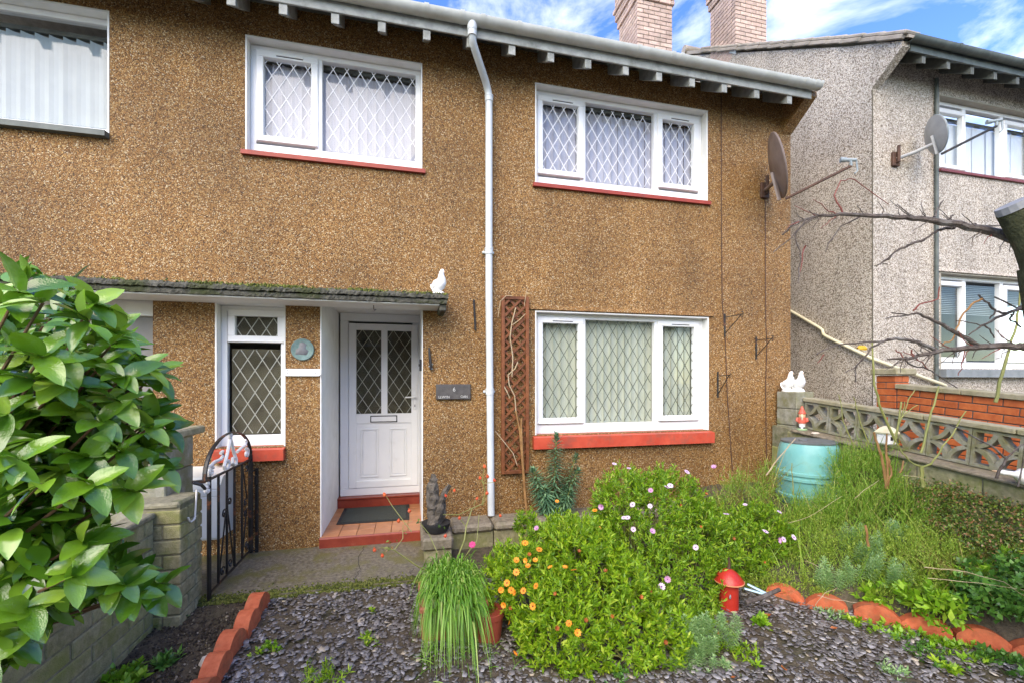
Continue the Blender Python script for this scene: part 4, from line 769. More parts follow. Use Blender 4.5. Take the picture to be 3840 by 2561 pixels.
# ================================================================ FIXED TO THE FRONT WALL
tr = thing('trellis', (1.05, 4.37, 0.6), 'narrow brown wooden trellis panel standing against the wall beside the downpipe', 'trellis')
tx0, tx1, tz0, tz1 = 0.915, 1.205, 0.605, 2.42
for x0, x1, z0, z1 in ((tx0, tx0 + 0.034, tz0, tz1), (tx1 - 0.034, tx1, tz0, tz1), (tx0 + 0.034, tx1 - 0.034, tz0, tz0 + 0.034), (tx0 + 0.034, tx1 - 0.034, tz1 - 0.034, tz1)):
    b = MB(); b.box(x0, x1, 4.340, 4.378, z0, z1, 0.003); b.build('rail', TRELLIS, tr)
for sgn, yo in ((1, 4.350), (-1, 4.362)):
    w = tx1 - tx0 - 0.06; c0 = tz0 - w
    while c0 < tz1:
        za, zb = (c0, c0 + w) if sgn > 0 else (c0 + w, c0); xa, xb = tx0 + 0.03, tx1 - 0.03
        def cl(x, z, x2, z2):
            for lim, hi in ((tz0 + 0.02, 0), (tz1 - 0.02, 1)):
                if hi: fa, fb = z - lim, z2 - lim
                else: fa, fb = lim - z, lim - z2
                if fa > 0 and fb > 0: return None
                if fa > 0: s_ = fa / (fa - fb); x, z = x + (x2 - x) * s_, lim
                elif fb > 0: s_ = fa / (fa - fb); x2, z2 = x + (x2 - x) * s_, lim
            return x, z, x2, z2
        r = cl(xa, za, xb, zb)
        if r and abs(r[2] - r[0]) > 0.03:
            A, B = Vector((r[0], yo, r[1])), Vector((r[2], yo, r[3])); nn = Vector((-(B - A).z, 0, (B - A).x)).normalized() * 0.0115; T = Vector((0, 0.0095, 0))
            b = MB(); b.add([A - nn, B - nn, B + nn, A + nn, A - nn + T, B - nn + T, B + nn + T, A + nn + T], [(0, 1, 2, 3), (4, 5, 6, 7), (0, 1, 5, 4), (3, 2, 6, 7), (0, 3, 7, 4), (1, 2, 6, 5)]); b.build('lath', TRELLIS, tr)
        c0 += 0.115
cl_ = thing('dry_climber', (1.12, 4.32, 0.2), 'bare brown climber stems growing up the trellis', 'climber')
for pts, r, m in (([(1.16, 4.28, 0.2), (1.13, 4.30, 0.6), (1.10, 4.32, 1.05), (1.06, 4.325, 1.25)], 0.009, STEMB), ([(1.165, 4.28, 0.2), (1.125, 4.30, 0.75), (1.115, 4.32, 1.1), (1.12, 4.32, 1.18)], 0.010, STEMB), ([(1.06, 4.325, 1.25), (1.05, 4.33, 1.4), (0.99, 4.33, 1.52), (0.98, 4.33, 1.62), (1.05, 4.325, 1.68), (1.08, 4.325, 1.75)], 0.006, STEMD), ([(1.02, 4.33, 1.6), (1.03, 4.33, 1.8), (1.0, 4.33, 2.0), (1.02, 4.33, 2.15), (1.06, 4.33, 2.3)], 0.006, STEMD), ([(1.02, 4.33, 2.12), (1.10, 4.32, 2.18), (1.16, 4.32, 2.24)], 0.004, STEMD), ([(0.88, 4.36, 2.2), (0.90, 4.34, 2.36), (0.96, 4.33, 2.42), (1.02, 4.33, 2.42)], 0.004, STEMD), ([(0.85, 4.36, 1.05), (0.95, 4.32, 0.92), (1.03, 4.32, 0.82), (1.07, 4.31, 0.7)], 0.004, STEMD), ([(1.15, 4.33, 2.32), (1.17, 4.34, 2.44), (1.19, 4.35, 2.52)], 0.003, STEMD), ([(0.97, 4.33, 1.45), (0.94, 4.33, 1.5), (1.0, 4.33, 1.38)], 0.005, STEMD)):
    b = MB(); b.tube(pts, r, 6); b.build('stem', m, cl_, True)
pq = thing('round_plaque', (-0.967, 4.39, 1.847), 'round verdigris wall plaque with a dark relief figure', 'plaque')
My = Matrix.Rotation(R(90), 4, 'X')
b = MB(); b.lathe([(0.0, 0.0), (0.099, 0.0), (0.101, 0.010), (0.095, 0.016), (0.088, 0.011), (0.0, 0.011)], (-0.967, 4.397, 1.847), 32, My); b.build('disc', VERDI, pq, True)
b = MB(); b.add([(-0.967 + x, 4.380, 1.847 + z) for x, z in ((-0.055, -0.04), (0.03, -0.045), (0.045, -0.01), (0.02, 0.01), (0.03, 0.045), (0.0, 0.062), (-0.02, 0.055), (-0.025, 0.02), (-0.05, -0.005))] + [(-0.975, 4.372, 1.845)] + [(-0.967 + x, 4.387, 1.847 + z) for x, z in ((-0.062, -0.047), (0.037, -0.052), (0.052, -0.01), (0.026, 0.01), (0.037, 0.048), (0.0, 0.07), (-0.026, 0.06), (-0.031, 0.02), (-0.058, -0.003))], [(i, (i + 1) % 9, 9) for i in range(9)] + [(i, (i + 1) % 9, 10 + (i + 1) % 9, 10 + i) for i in range(9)]); b.build('relief', VERDD, pq, True)
wb = thing('white_bracket_plate', (-0.966, 4.39, 1.60), 'white metal plate screwed to the wall below the round plaque', 'plate')
b = MB(); b.prism([(-1.128, 1.668), (-1.128, 1.62), (-1.10, 1.602), (-0.825, 1.602), (-0.803, 1.62), (-0.803, 1.668)], 'y', 4.376, 4.396); b.build('plate', UPVC, wb)
for x in (-1.09, -0.85): 
    for dz in (0.015, -0.01):
        b = MB(); b.lathe([(0, 0), (0.005, 0), (0.004, 0.003), (0, 0.003)], (x, 4.3765, 1.637 + dz), 8, My); b.build('screw', VERDD, wb)
sp = thing('name_plaque', (0.43, 4.39, 1.37), 'dark slate house-name plaque beside the front door', 'plaque')
b = MB(); b.box(0.256, 0.602, 4.366, 4.395, 1.372, 1.524, 0.006); b.build('slate', SLATEP, sp)
def lettering(txt, x, z, size, y, m, parent, sx=1.0):
    cu = bpy.data.curves.new('lettering', 'FONT'); cu.body = txt; cu.size = size; cu.extrude = 0.0006; cu.align_x = 'CENTER'
    o = bpy.data.objects.new('tmp', cu); COL.objects.link(o); dg = bpy.context.evaluated_depsgraph_get(); me = bpy.data.meshes.new_from_object(o.evaluated_get(dg)); bpy.data.objects.remove(o)
    me.materials.clear(); me.materials.append(m); me.transform(Matrix.Diagonal((sx, 1, 1, 1)))
    return link('lettering', me, parent, (x, y, z), (R(90), 0, 0))
lettering('6', 0.435, 1.453, 0.058, 4.3652, LETTER, sp); lettering('LLWYN', 0.335, 1.386, 0.035, 4.3652, LETTER, sp, 0.95); lettering('OAN', 0.535, 1.389, 0.035, 4.3652, LETTER, sp, 0.9)
th = thing('wall_thermometer', (0.643, 4.38, 2.05), 'thin black strip hanging on the wall left of the downpipe', 'thermometer')
b = MB(); b.box(-0.009, 0.009, 4.378, 4.394, 0, 0.30, 0.003); b.xf(Matrix.Translation((0.652, 0, 2.065)) @ Matrix.Rotation(R(-3), 4, 'Y')); b.build('body', BLACKP, th)
b = MB(); b.lathe([(0, 0), (0.011, 0), (0.011, 0.02), (0, 0.022)], (0.636, 4.388, 2.362), 8, My); b.build('hook', BLACKP, th)
bl = thing('wall_ornament', (0.205, 4.38, 1.66), 'tapering black cast ornament on the wall above the name plaque', 'ornament')
b = MB(); b.tube([(0.190, 4.385, 1.885), (0.192, 4.38, 1.83), (0.200, 4.376, 1.76), (0.206, 4.374, 1.70), (0.207, 4.376, 1.665)], [(0.008, 0.008), (0.012, 0.016), (0.014, 0.024), (0.016, 0.032), (0.010, 0.03)], 10); b.build('body', BLACKP, bl, True)
for z, x in ((1.70, 0.19), (1.72, 0.222), (1.675, 0.215)):
    b = MB(); b.lathe([(0, 0), (0.008, 0.001), (0.006, 0.007), (0, 0.008)], (x, 4.359, z), 8, My); b.build('boss', SATG, bl, True)
dbx = MB(); dbx.box(0.096, 0.120, 4.404, 4.43, 1.655, 1.77, 0.004); dbx.box(0.09, 0.097, 4.410, 4.424, 1.70, 1.725, 0.002)
tag(dbx.build('doorbell', BLACKP), 'small black doorbell on the inside edge of the porch', 'doorbell')
def basket_bracket(x, z, h, out, label, dx):
    t_ = thing('basket_bracket', (x, 4.39, z), label, 'bracket', 'hanging-basket brackets right of the windows')
    b = MB(); b.box(x - 0.010, x + 0.010, 4.386, 4.397, z, z + h, 0.003); b.build('back_plate', IRON, t_)
    b = MB(); y1 = 4.386 - out
    b.tube([(x, 4.388, z + h * 0.84), (x + dx, y1, z + h * 0.86)], 0.0045, 6); b.build('arm', IRON, t_)
    b = MB(); b.tube([(x, 4.388, z + h * 0.14), (x + dx * 0.5, 4.388 - out * 0.5, z + h * 0.5), (x + dx, y1, z + h * 0.88)], 0.005, 6); b.build('strut', IRON, t_)
    b = MB(); b.tube([(x + dx, y1, z + h * 0.86)] + [(x + dx + 0.0, y1 - 0.016 * math.sin(a), z + h * 0.86 + 0.016 - 0.016 * math.cos(a)) for a in (0.8, 1.6, 2.4, 3.2, 4.0)], 0.004, 6); b.tube([(x + dx, y1, z + h * 0.86)] + [(x + dx, y1 - 0.014 * math.sin(a), z + h * 0.86 - 0.014 + 0.014 * math.cos(a)) for a in (0.8, 1.6, 2.4, 3.2, 4.0)], 0.004, 6); b.build('curl', IRON, t_, True)
basket_bracket(3.595, 2.07, 0.27, 0.21, 'black iron basket bracket nearest the top corner of the big ground-floor window', 0.05)
basket_bracket(4.03, 1.815, 0.265, 0.20, 'black iron basket bracket nearest the house corner', 0.03)
basket_bracket(3.50, 1.365, 0.30, 0.16, 'lowest black iron basket bracket beside the window', 0.02)
for pts, lab in (([(3.548, 4.394, 4.88), (3.55, 4.394, 3.6), (3.56, 4.394, 2.5), (3.605, 4.394, 2.0), (3.63, 4.394, 1.4), (3.70, 4.394, 0.5)], 'thin dark cable running down the wall beside the three-light windows'), ([(4.16, 4.394, 3.76), (4.165, 4.394, 2.4), (4.17, 4.393, 2.2), (4.185, 4.394, 2.0), (4.165, 4.394, 1.5), (4.18, 4.394, 0.5)], 'thin dark cable hanging down the wall below the satellite dish')):
    b = MB(); b.tube(pts, 0.0055, 6); tag(b.build('cable', RUST, None, True), lab, 'cable')
def dish(name, label, c, aim, rx, rz, bowl, armend, m, box, lnb=SATG):
    t_ = thing(name, Vector((c[0], c[1], c[2] - rz)), label, 'satellite dish'); c = Vector(c); f = Vector(aim).normalized()
    sd = Vector((0, 0, 1)).cross(f).normalized(); up = f.cross(sd).normalized()
    b = MB(); nr, ns = 5, 28; P = lambda r, a, off=0: c + sd * (rx * r * math.cos(a)) + up * (rz * r * math.sin(a)) + f * (bowl * (r * r - 1) + off)
    vs = []
    for off in (0, -0.010):
        for i in range(nr + 1):
            for k in range(ns): vs.append(P(max(i / nr, 0.02), 2 * math.pi * k / ns, off))
    fs = []
    for q in (0, 1):
        o = q * (nr + 1) * ns
        fs += [(o + i * ns + k, o + i * ns + (k + 1) % ns, o + (i + 1) * ns + (k + 1) % ns, o + (i + 1) * ns + k) for i in range(nr) for k in range(ns)]
    o2 = (nr + 1) * ns; fs += [(nr * ns + k, nr * ns + (k + 1) % ns, o2 + nr * ns + (k + 1) % ns, o2 + nr * ns + k) for k in range(ns)]
    b.add(vs, fs); b.build('reflector', m, t_, True)
    b = MB(); b.tube([P(1, 2 * math.pi * k / ns) for k in range(ns + 1)], 0.007, 6, False); b.build('rim', SATG if m is SATP else SATB, t_, True)
    bot = c - up * rz - f * 0.0; e = Vector(armend)
    b = MB(); b.tube([bot - up * 0.03, e], 0.015, 6); b.build('feed_arm', RUST if m is SATB else IRON, t_)
    hd = (c - e).normalized()
    b = MB(); b.tube([e, e + Vector((0, 0, 0.05)), e + Vector((0, 0, 0.07)) + hd * 0.05], 0.014, 8); b.tube([e + Vector((0, 0, 0.065)) - hd * 0.05, e + Vector((0, 0, 0.065)) + hd * 0.05], 0.018, 10); b.tube([e + Vector((0, 0, 0.065)) + hd * 0.045, e + Vector((0, 0, 0.065)) + hd * 0.10], [0.024, 0.028], 10); b.tube([e + Vector((0, 0, 0.06)) - hd * 0.05, e - hd * 0.06 - Vector((0, 0, 0.05)), e - hd * 0.03 - Vector((0, 0, 0.08))], 0.008, 6); b.build('feed_head', lnb, t_, True)
    b = MB(); bk = c - f * (bowl + 0.012) - up * rz * 0.45; w = Vector(box)
    b.tube([bk, (bk + w) / 2 + Vector((0, 0, -0.01)), w + Vector((0, -0.03, 0))], 0.022, 8); b.tube([bk + up * 0.10, bk - up * rz * 0.62], [(0.035, 0.02), (0.028, 0.012)], 6); b.build('back_arm', m, t_)
    b = MB(); b.box(w.x - 0.055, w.x + 0.055, w.y - 0.035, w.y - 0.003, w.z - 0.09, w.z + 0.09, 0.004); b.tube([(w.x, w.y - 0.03, w.z - 0.05), (w.x, w.y - 0.06, w.z - 0.05), (w.x, w.y - 0.06, w.z + 0.16)], 0.018, 8); b.build('wall_mount', RUST, t_)
    return t_
dish('satellite_dish', 'brown satellite dish mounted at the corner of the pebbledash house', (4.02, 4.07, 3.965), (0.80, -0.55, 0.20), 0.31, 0.36, 0.05, (4.62, 3.72, 3.86), SATB, (4.14, 4.40, 3.83))
dish('satellite_dish', 'pale grey satellite dish on the front of the grey house', (6.47, 4.12, 4.66), (0.82, -0.50, 0.20), 0.22, 0.23, 0.03, (7.02, 3.84, 4.68), SATP, (6.17, 4.40, 4.44))

# ================================================================ GROUND COVER, EDGING
def chips(name, P, size, mat_, flat=0.25, tilt=0.35, nv=5, parent=None, sizevar=0.45):
    n = len(P); a = np.linspace(0, 2 * np.pi, nv, endpoint=False)[None] + RNG.uniform(0, 6.28, (n, 1))
    rr = size * RNG.uniform(1 - sizevar, 1 + sizevar, (n, 1)) * RNG.uniform(0.6, 1.15, (n, nv)); el = RNG.uniform(0.5, 1.0, (n, 1)); ph = RNG.uniform(0, 6.28, (n, 1))
    lx, ly = rr * np.cos(a), rr * np.sin(a) * el; x = lx * np.cos(ph) - ly * np.sin(ph); y = lx * np.sin(ph) + ly * np.cos(ph)
    tx, ty = RNG.normal(0, tilt, (n, 1)), RNG.normal(0, tilt, (n, 1)); z = x * tx + y * ty; t = size * flat
    top = np.stack([x * .93, y * .93, z + t], -1); bot = np.stack([x, y, z - t], -1); V = np.concatenate([top, bot], 1) + P[:, None, :]
    base = (np.arange(n) * 2 * nv)[:, None]
    tri = np.concatenate([np.stack([base[:, 0], base[:, 0] + k, base[:, 0] + k + 1], -1) for k in range(1, nv - 1)], 0)
    side = []
    for k in range(nv):
        k2 = (k + 1) % nv; side.append(np.stack([base[:, 0] + k, base[:, 0] + nv + k, base[:, 0] + nv + k2], -1)); side.append(np.stack([base[:, 0] + k, base[:, 0] + nv + k2, base[:, 0] + k2], -1))
    Fc = np.concatenate([tri] + side, 0); me = np_mesh(name, V.reshape(-1, 3), Fc, mat_)
    o = link(name, me, parent); 
    if parent is not None: me.transform(Matrix.Translation(-rootloc(parent)))
    return o
n = 30000; px = RNG.uniform(-1.0, 4.2, n); py = RNG.uniform(1.2, 3.52, n)
dl = (px - BED_A[0]) * BED_N[0] + (py - BED_A[1]) * BED_N[1]; keep = (dl < 0.02) & (px > -1.0 + 0.02 * RNG.normal(size=n)); px, py = px[keep], py[keep]
keep = RNG.uniform(size=len(px)) < (0.55 + 0.5 * (np.sin(px * 3.3 + 1) * np.cos(py * 4.1) > -0.5)); px, py = px[keep], py[keep]
tag(chips('slate_chippings', np.stack([px, py, gz(px, py) + RNG.uniform(0.0, 0.022, len(px))], -1), 0.0165, SLCHIP, 0.07, 0.17, sizevar=0.65), 'purple-grey slate chippings covering the front garden', 'slate', kind='stuff')
n = 5200; px = RNG.uniform(-1.62, -1.02, n); py = RNG.uniform(1.2, 3.52, n)
tag(chips('soil_crumbs', np.stack([px, py, gz(px, py) + RNG.uniform(0, 0.012, n)], -1), 0.0085, CRUMB, 0.4, 0.5), 'dark soil crumbs and grit between block wall and red edging', 'soil', kind='stuff')
n = 5200; px = RNG.uniform(-1.45, 0.33, n); py = 3.505 + np.abs(RNG.normal(0, 0.055, n)) * RNG.uniform(0, 1, n) - 0.02
tag(chips('path_moss', np.stack([px, py, np.where(py < 3.5, -0.02, 0.0) + RNG.uniform(-0.01, 0.006, n)], -1), 0.009, MOSSM, 0.45, 0.5), 'green moss growing along the broken front edge of the path', 'moss', kind='stuff')
n = 3600; px = np.concatenate([RNG.uniform(-6, 0.34, n // 2), RNG.normal(-0.75, 0.45, n // 2)]); px = px[px < 0.34]
keep = RNG.uniform(size=len(px)) < np.clip(0.5 + np.sin(px * 7) * np.sin(px * 3.1 + 1), 0.05, 1); px = px[keep]
mo = chips('moss', np.stack([px, 4.035 + np.abs(RNG.normal(0, 0.02, len(px))) - 0.006, 2.35 + RNG.normal(0, 0.006, len(px))], -1), 0.009, MOSSM, 0.5, 0.6, parent=cp); mo['kind'] = 'stuff'
def arch_brick(L_, hgt, th, dip=0.035):
    b = MB(); n = 10; top = [(-L_ / 2 + L_ * k / n, hgt - dip + dip * math.sin(math.pi * k / n) ** 0.8) for k in range(n + 1)]
    b.prism([(-L_ / 2, -0.12)] + top + [(L_ / 2, -0.12)], 'x', -th / 2, th / 2); return b.mesh('edging_brick', TERRA)
eb = thing('edging_row', (-1.02, 2.8, 0), 'row of scalloped red edging bricks between soil and slate beside the gate', 'edging')
em = arch_brick(0.212, 0.115, 0.088, 0.065)
for k, y in enumerate((3.335, 3.118, 2.90, 2.685, 2.47, 2.255, 2.04)): link('edging_brick', em, eb, (-1.025 + 0.012 * math.sin(k * 2), y, float(gz(-1.0, y)) + 0.012), (R(random.uniform(-2, 2)), R(random.uniform(-3, 3)), R(-3 + random.uniform(-3, 3))))
eb2 = thing('edging_row', (3.2, 2.2, 0.1), 'row of scalloped red edging bricks holding back the planted bed on the right', 'edging')
em2 = arch_brick(0.245, 0.118, 0.075, 0.06); q = math.atan2(BED_T[1], BED_T[0]) - math.pi / 2
for k, (s_, lean) in enumerate(((-0.09, -14), (0.17, 9), (0.44, -3), (0.69, 3), (0.945, -2), (1.195, 2), (1.445, 1), (1.70, 0))):
    p = BED_A + BED_T * s_; z = float(gz(*(p - BED_N * 0.05))); link('edging_brick', em2, eb2, (p[0], p[1], z + (0.0 if k > 1 else -0.02)), (R(lean), R(random.uniform(-8, 8)), q + R(random.uniform(-5, 5))))
rk = MB(); rk.lathe([(0.0, -0.03), (0.03, -0.025), (0.042, 0.0), (0.03, 0.024), (0.0, 0.03)], (0, 0, 0), 7); rk.v = [Vector((p.x * random.uniform(.85, 1.2), p.y * random.uniform(.85, 1.2), p.z)) for p in rk.v]; rk.xf(Matrix.Translation((-1.115, 2.80, float(gz(-1.1, 2.8)) + 0.022)))
tag(rk.build('pebble', STONEW, None, True), 'pale stone lying beside the red edging near the gate', 'stone')

# ================================================================ PLANTS: tools
def leaf_geo(P, D, N_, L_, Wd_, fold=0.12, droop=0.0):
    n = len(P); D = norm(D); N_ = norm(N_ - (N_ * D).sum(-1, keepdims=True) * D); Sd = np.cross(D, N_)
    L_ = np.broadcast_to(np.asarray(L_, float).reshape(-1, 1), (n, 1)); Wd_ = np.broadcast_to(np.asarray(Wd_, float).reshape(-1, 1), (n, 1))
    dn = np.array((0, 0, -1.0))[None] * droop * L_
    v = [P, P + D * L_ * .42 + Sd * Wd_ * .5 + N_ * fold * Wd_ + dn * .2, P + D * L_ + dn, P + D * L_ * .42 - Sd * Wd_ * .5 + N_ * fold * Wd_ + dn * .2, P + D * L_ * .5 + dn * .25]
    V = np.stack(v, 1); b = (np.arange(n) * 5)[:, None]
    Fc = np.concatenate([b + np.array([[0, 1, 4]]), b + np.array([[1, 2, 4]]), b + np.array([[2, 3, 4]]), b + np.array([[3, 0, 4]])], 0)
    return V.reshape(-1, 3), Fc
def leaf_geo2(P, D, N_, L_, Wd_, curl=0.25):
    n = len(P); D = norm(D); N_ = norm(N_ - (N_ * D).sum(-1, keepdims=True) * D); Sd = np.cross(D, N_); L_ = np.asarray(L_).reshape(-1, 1); Wd_ = np.asarray(Wd_).reshape(-1, 1); rows = []
    cv = curl * RNG.uniform(.3, 1.6, (n, 1)); fo = RNG.uniform(.05, .3, (n, 1))
    for t, w in ((0, .02), (.12, .5), (.3, .92), (.52, 1.0), (.75, .72), (.9, .34), (1, .02)):
        c = P + D * L_ * t + N_ * L_ * (0.12 * t - cv * t * t); e = Sd * Wd_ * .5 * w; u_ = N_ * Wd_ * fo * w
        rows += [c - e + u_, c, c + e + u_]
    V = np.stack(rows, 1); b = (np.arange(n) * 21)[:, None]
    Fc = np.concatenate([b + np.array([[3 * k + j, 3 * k + j + 1, 3 * k + j + 4, 3 * k + j + 3]]) for k in range(6) for j in (0, 1)], 0)
    return V.reshape(-1, 3), Fc
def add_np(name, V, Fc, m, parent, stuff=True, smooth=False):
    me = np_mesh(name, V, Fc, m, smooth)
    if parent is not None: me.transform(Matrix.Translation(-rootloc(parent)))
    o = link(name, me, parent)
    if stuff: o['kind'] = 'stuff'
    return o
def lobe_points(lobes, n, rin=0.72, rout=1.05, upmin=-0.9):
    C = np.array([l[:3] for l in lobes]); Rr = np.array([l[3] for l in lobes]); out = []; nr = []
    while sum(len(o) for o in out) < n:
        k = RNG.choice(len(lobes), n * 2, p=Rr ** 2 / (Rr ** 2).sum()); d = norm(RNG.normal(size=(n * 2, 3))); r = RNG.uniform(rin, rout, (n * 2, 1))
        p = C[k] + d * Rr[k][:, None] * r; dist = np.linalg.norm(p[:, None] - C[None], axis=-1) / Rr[None]; dist[np.arange(len(k)), k] = 9
        ok = (dist.min(1) > 0.82) & (d[:, 2] > upmin) & (p[:, 2] > gz(p[:, 0], p[:, 1]) + 0.005); out.append(p[ok]); nr.append(d[ok])
    return np.concatenate(out)[:n], np.concatenate(nr)[:n]
def shoots(P, Dn, per, L_, Wd_, slen, up=0.5, spread=0.9, jit=0.35, lvar=0.35, fold=0.12):
    n = len(P); sd = norm(Dn * (1 - up) + np.array((0, 0, up)) + RNG.normal(0, jit, (n, 3))); a = norm(np.cross(sd, RNG.normal(size=(n, 3)))); b = np.cross(sd, a)
    t = (np.arange(per) + RNG.uniform(0, .6, (n, per))) / per; ang = np.arange(per)[None] * 2.4 + RNG.uniform(0, 6.28, (n, 1))
    pos = P[:, None] + sd[:, None] * (t[..., None] - 0.75) * slen
    rad = a[:, None] * np.cos(ang)[..., None] + b[:, None] * np.sin(ang)[..., None]
    sp = spread * (1.15 - 0.75 * t)[..., None]; D = norm(rad * sp + sd[:, None] * (1.05 - 0.5 * sp) + RNG.normal(0, .12, (n, per, 3)))
    Nn = sd[:, None] * np.ones_like(D) + 0.3 * np.array((0, 0, 1)) + RNG.normal(0, .15, D.shape)
    sc = RNG.uniform(1 - lvar, 1 + lvar, n * per) * (0.75 + 0.45 * (1 - t.ravel()))
    return leaf_geo(pos.reshape(-1, 3), D.reshape(-1, 3), Nn.reshape(-1, 3), L_ * sc, Wd_ * sc, fold)
def blades(roots, dirs, L_, w, droop, seg=6, hzf=0.25, power=2.0):
    """curved grass blades"""
    n = len(roots); dirs = norm(dirs); L_ = np.asarray(L_).reshape(-1, 1); droop = np.asarray(droop).reshape(-1, 1)
    sd = norm(np.cross(dirs, np.array((0, 0, 1.0)) + RNG.normal(0, .25, (n, 3)))); rows = []
    hz = dirs.copy(); hz[:, 2] = 0; hz = norm(hz)
    for k in range(seg + 1):
        t = k / seg; c = roots + dirs * L_ * t + hz * L_ * droop * hzf * t ** power - np.array((0, 0, 1.0)) * L_ * droop * t ** power
        ww = w * (1 - t ** 2.2) * 0.5 + 0.0004; rows += [c - sd * ww, c + sd * ww]
    V = np.stack(rows, 1); m = 2 * (seg + 1); b = (np.arange(n) * m)[:, None]
    Fc = np.concatenate([b + np.array([[2 * k, 2 * k + 1, 2 * k + 3, 2 * k + 2]]) for k in range(seg)], 0)
    return V.reshape(-1, 3), Fc
def lobes_px(rows):
    o = []
    for u, v, d, r in rows:
        p = at(u, v, d); o.append((p.x, p.y, p.z, r / 0.6122 * d / F_PX))
    return o
def bed_depth(u, v): return 3.2 - 0.00131 * (u - 1850) + 0.003 * max(-20, 1400 - v)
def lobes_bed(rows, off=0.0): return [l for l in lobes_px([(u, v, bed_depth(u, v) + off, r) for u, v, d, r in rows])]
def hit(u, v, lobes, pad=1.0):
    r = np.array(ray(u, v)); o = np.array((0, 0, EYE)); best = None
    for l in lobes:
        c = np.array(l[:3]); R_ = l[3] * pad; a = r @ r; b = 2 * r @ (o - c); cc = (o - c) @ (o - c) - R_ * R_; D_ = b * b - 4 * a * cc
        if D_ < 0: continue
        t = (-b - math.sqrt(D_)) / (2 * a); p = o + r * t
        if best is None or t < best[0]: best = (t, p, (p - c) / R_)
    return best
def flower_mesh(name, np_, r, w, m1, m2, cup=0.15, centre=0.22, layers=1):
    b = MB()
    for l in range(layers):
        for k in range(np_):
            a = 2 * math.pi * (k + 0.5 * l) / np_; M = Matrix.Rotation(a, 4, 'Z'); rr = r * (1 - 0.2 * l); z0 = 0.0015 * l * 3
            q = [(0.15 * rr, -w * .25, z0), (0.7 * rr, -w * .5, z0 + cup * rr * .5), (rr, 0, z0 + cup * rr * .75), (0.7 * rr, w * .5, z0 + cup * rr * .5), (0.15 * rr, w * .25, z0)]
            b.add([M @ Vector(p) for p in q], [(0, 1, 2, 3, 4)])
    b.m = 1; b.lathe([(0, -0.002), (r * centre, 0.0), (r * centre * .9, r * .10), (0, r * .14)], (0, 0, 0), 8)
    return b.mesh(name, [m1, m2])
def put_flower(mesh, parent, p, nrm, name='flower', sc=1.0, tilt=0.35):
    nn = Vector(nrm) + Vector((random.gauss(0, tilt), random.gauss(0, tilt), random.gauss(0, tilt) + 0.35)) - Vector(ray(1400, 1300)).normalized() * 0.35
    o = link(name, mesh, parent, p); o.rotation_euler = nn.normalized().to_track_quat('Z', 'Y').to_euler(); o.scale = (sc,) * 3; return o

# ---------------------------------------------------------------- big camellia at the left
cam_b = thing('camellia_shrub', (-1.72, 1.55, -0.05), 'large glossy-leaved evergreen shrub filling the left foreground', 'shrub')
cm = MB(); nL = 9
for j in range(nL + 1):
    t = j / nL; w = math.sin(math.pi * min(1, t * 0.93 + 0.035) ** 0.85) ** 0.9 if 0 < j < nL else 0.0
    for i in (-2, -1, 0, 1, 2): cm.v.append(Vector((i / 2 * 0.5 * w * 0.47, t, 0.055 * abs(i) / 2 * 1.2 * w + 0.10 * t - 0.26 * t * t + 0.012 * math.sin(t * 19) * abs(i) * 0.5)))
for j in range(nL):
    for i in range(4): cm.f.append((j * 5 + i, j * 5 + i + 1, (j + 1) * 5 + i + 1, (j + 1) * 5 + i)); cm.mi.append(0)
cam_leaf = cm.mesh('leaf', LF_CAM, True)
vein = MB()
poly = [(-60, 605), (40, 600), (150, 625), (235, 690), (300, 770), (395, 840), (400, 930), (385, 1010), (415, 1085), (330, 1125), (285, 1190), (300, 1280), (385, 1335), (310, 1370), (200, 1395), (110, 1450), (60, 1540), (-60, 1600)]
def inside(u, v):
    c_ = False; j = len(poly) - 1
    for i in range(len(poly)):
        (x1, y1), (x2, y2) = poly[i], poly[j]
        if (y1 > v) != (y2 > v) and u < (x2 - x1) * (v - y1) / (y2 - y1) + x1: c_ = not c_
        j = i
    return c_
cl_pts = []; tries = 0
while len(cl_pts) < 190 and tries < 40000:
    tries += 1; u, v = random.uniform(-50, 400), random.uniform(610, 1560)
    if not inside(u + 28, v): continue
    near = len(cl_pts) < 68; d_ = random.uniform(0.95, 1.20) if near else random.uniform(1.22, 1.5)
    d_ += 0.22 * max(0, (u - 150) / 250)
    if v > 1150: d_ += 0.10
    p = at(u, v, d_)
    if all((p - q).length > 0.048 for q in cl_pts): cl_pts.append(p)
cl_pts = [at(u, v, d_) for u, v, d_ in ((335, 1352, 1.35), (300, 1362, 1.3), (372, 1345, 1.4), (385, 985, 1.45), (375, 1075, 1.45), (352, 862, 1.4), (255, 1335, 1.25), (215, 700, 1.25), (265, 765, 1.3), (330, 940, 1.35), (345, 1030, 1.4))] + cl_pts
trunk = Vector((-1.72, 1.55, 0.35)); stems = MB(); extraP, extraD, extraN = [], [], []
nleaf = 0
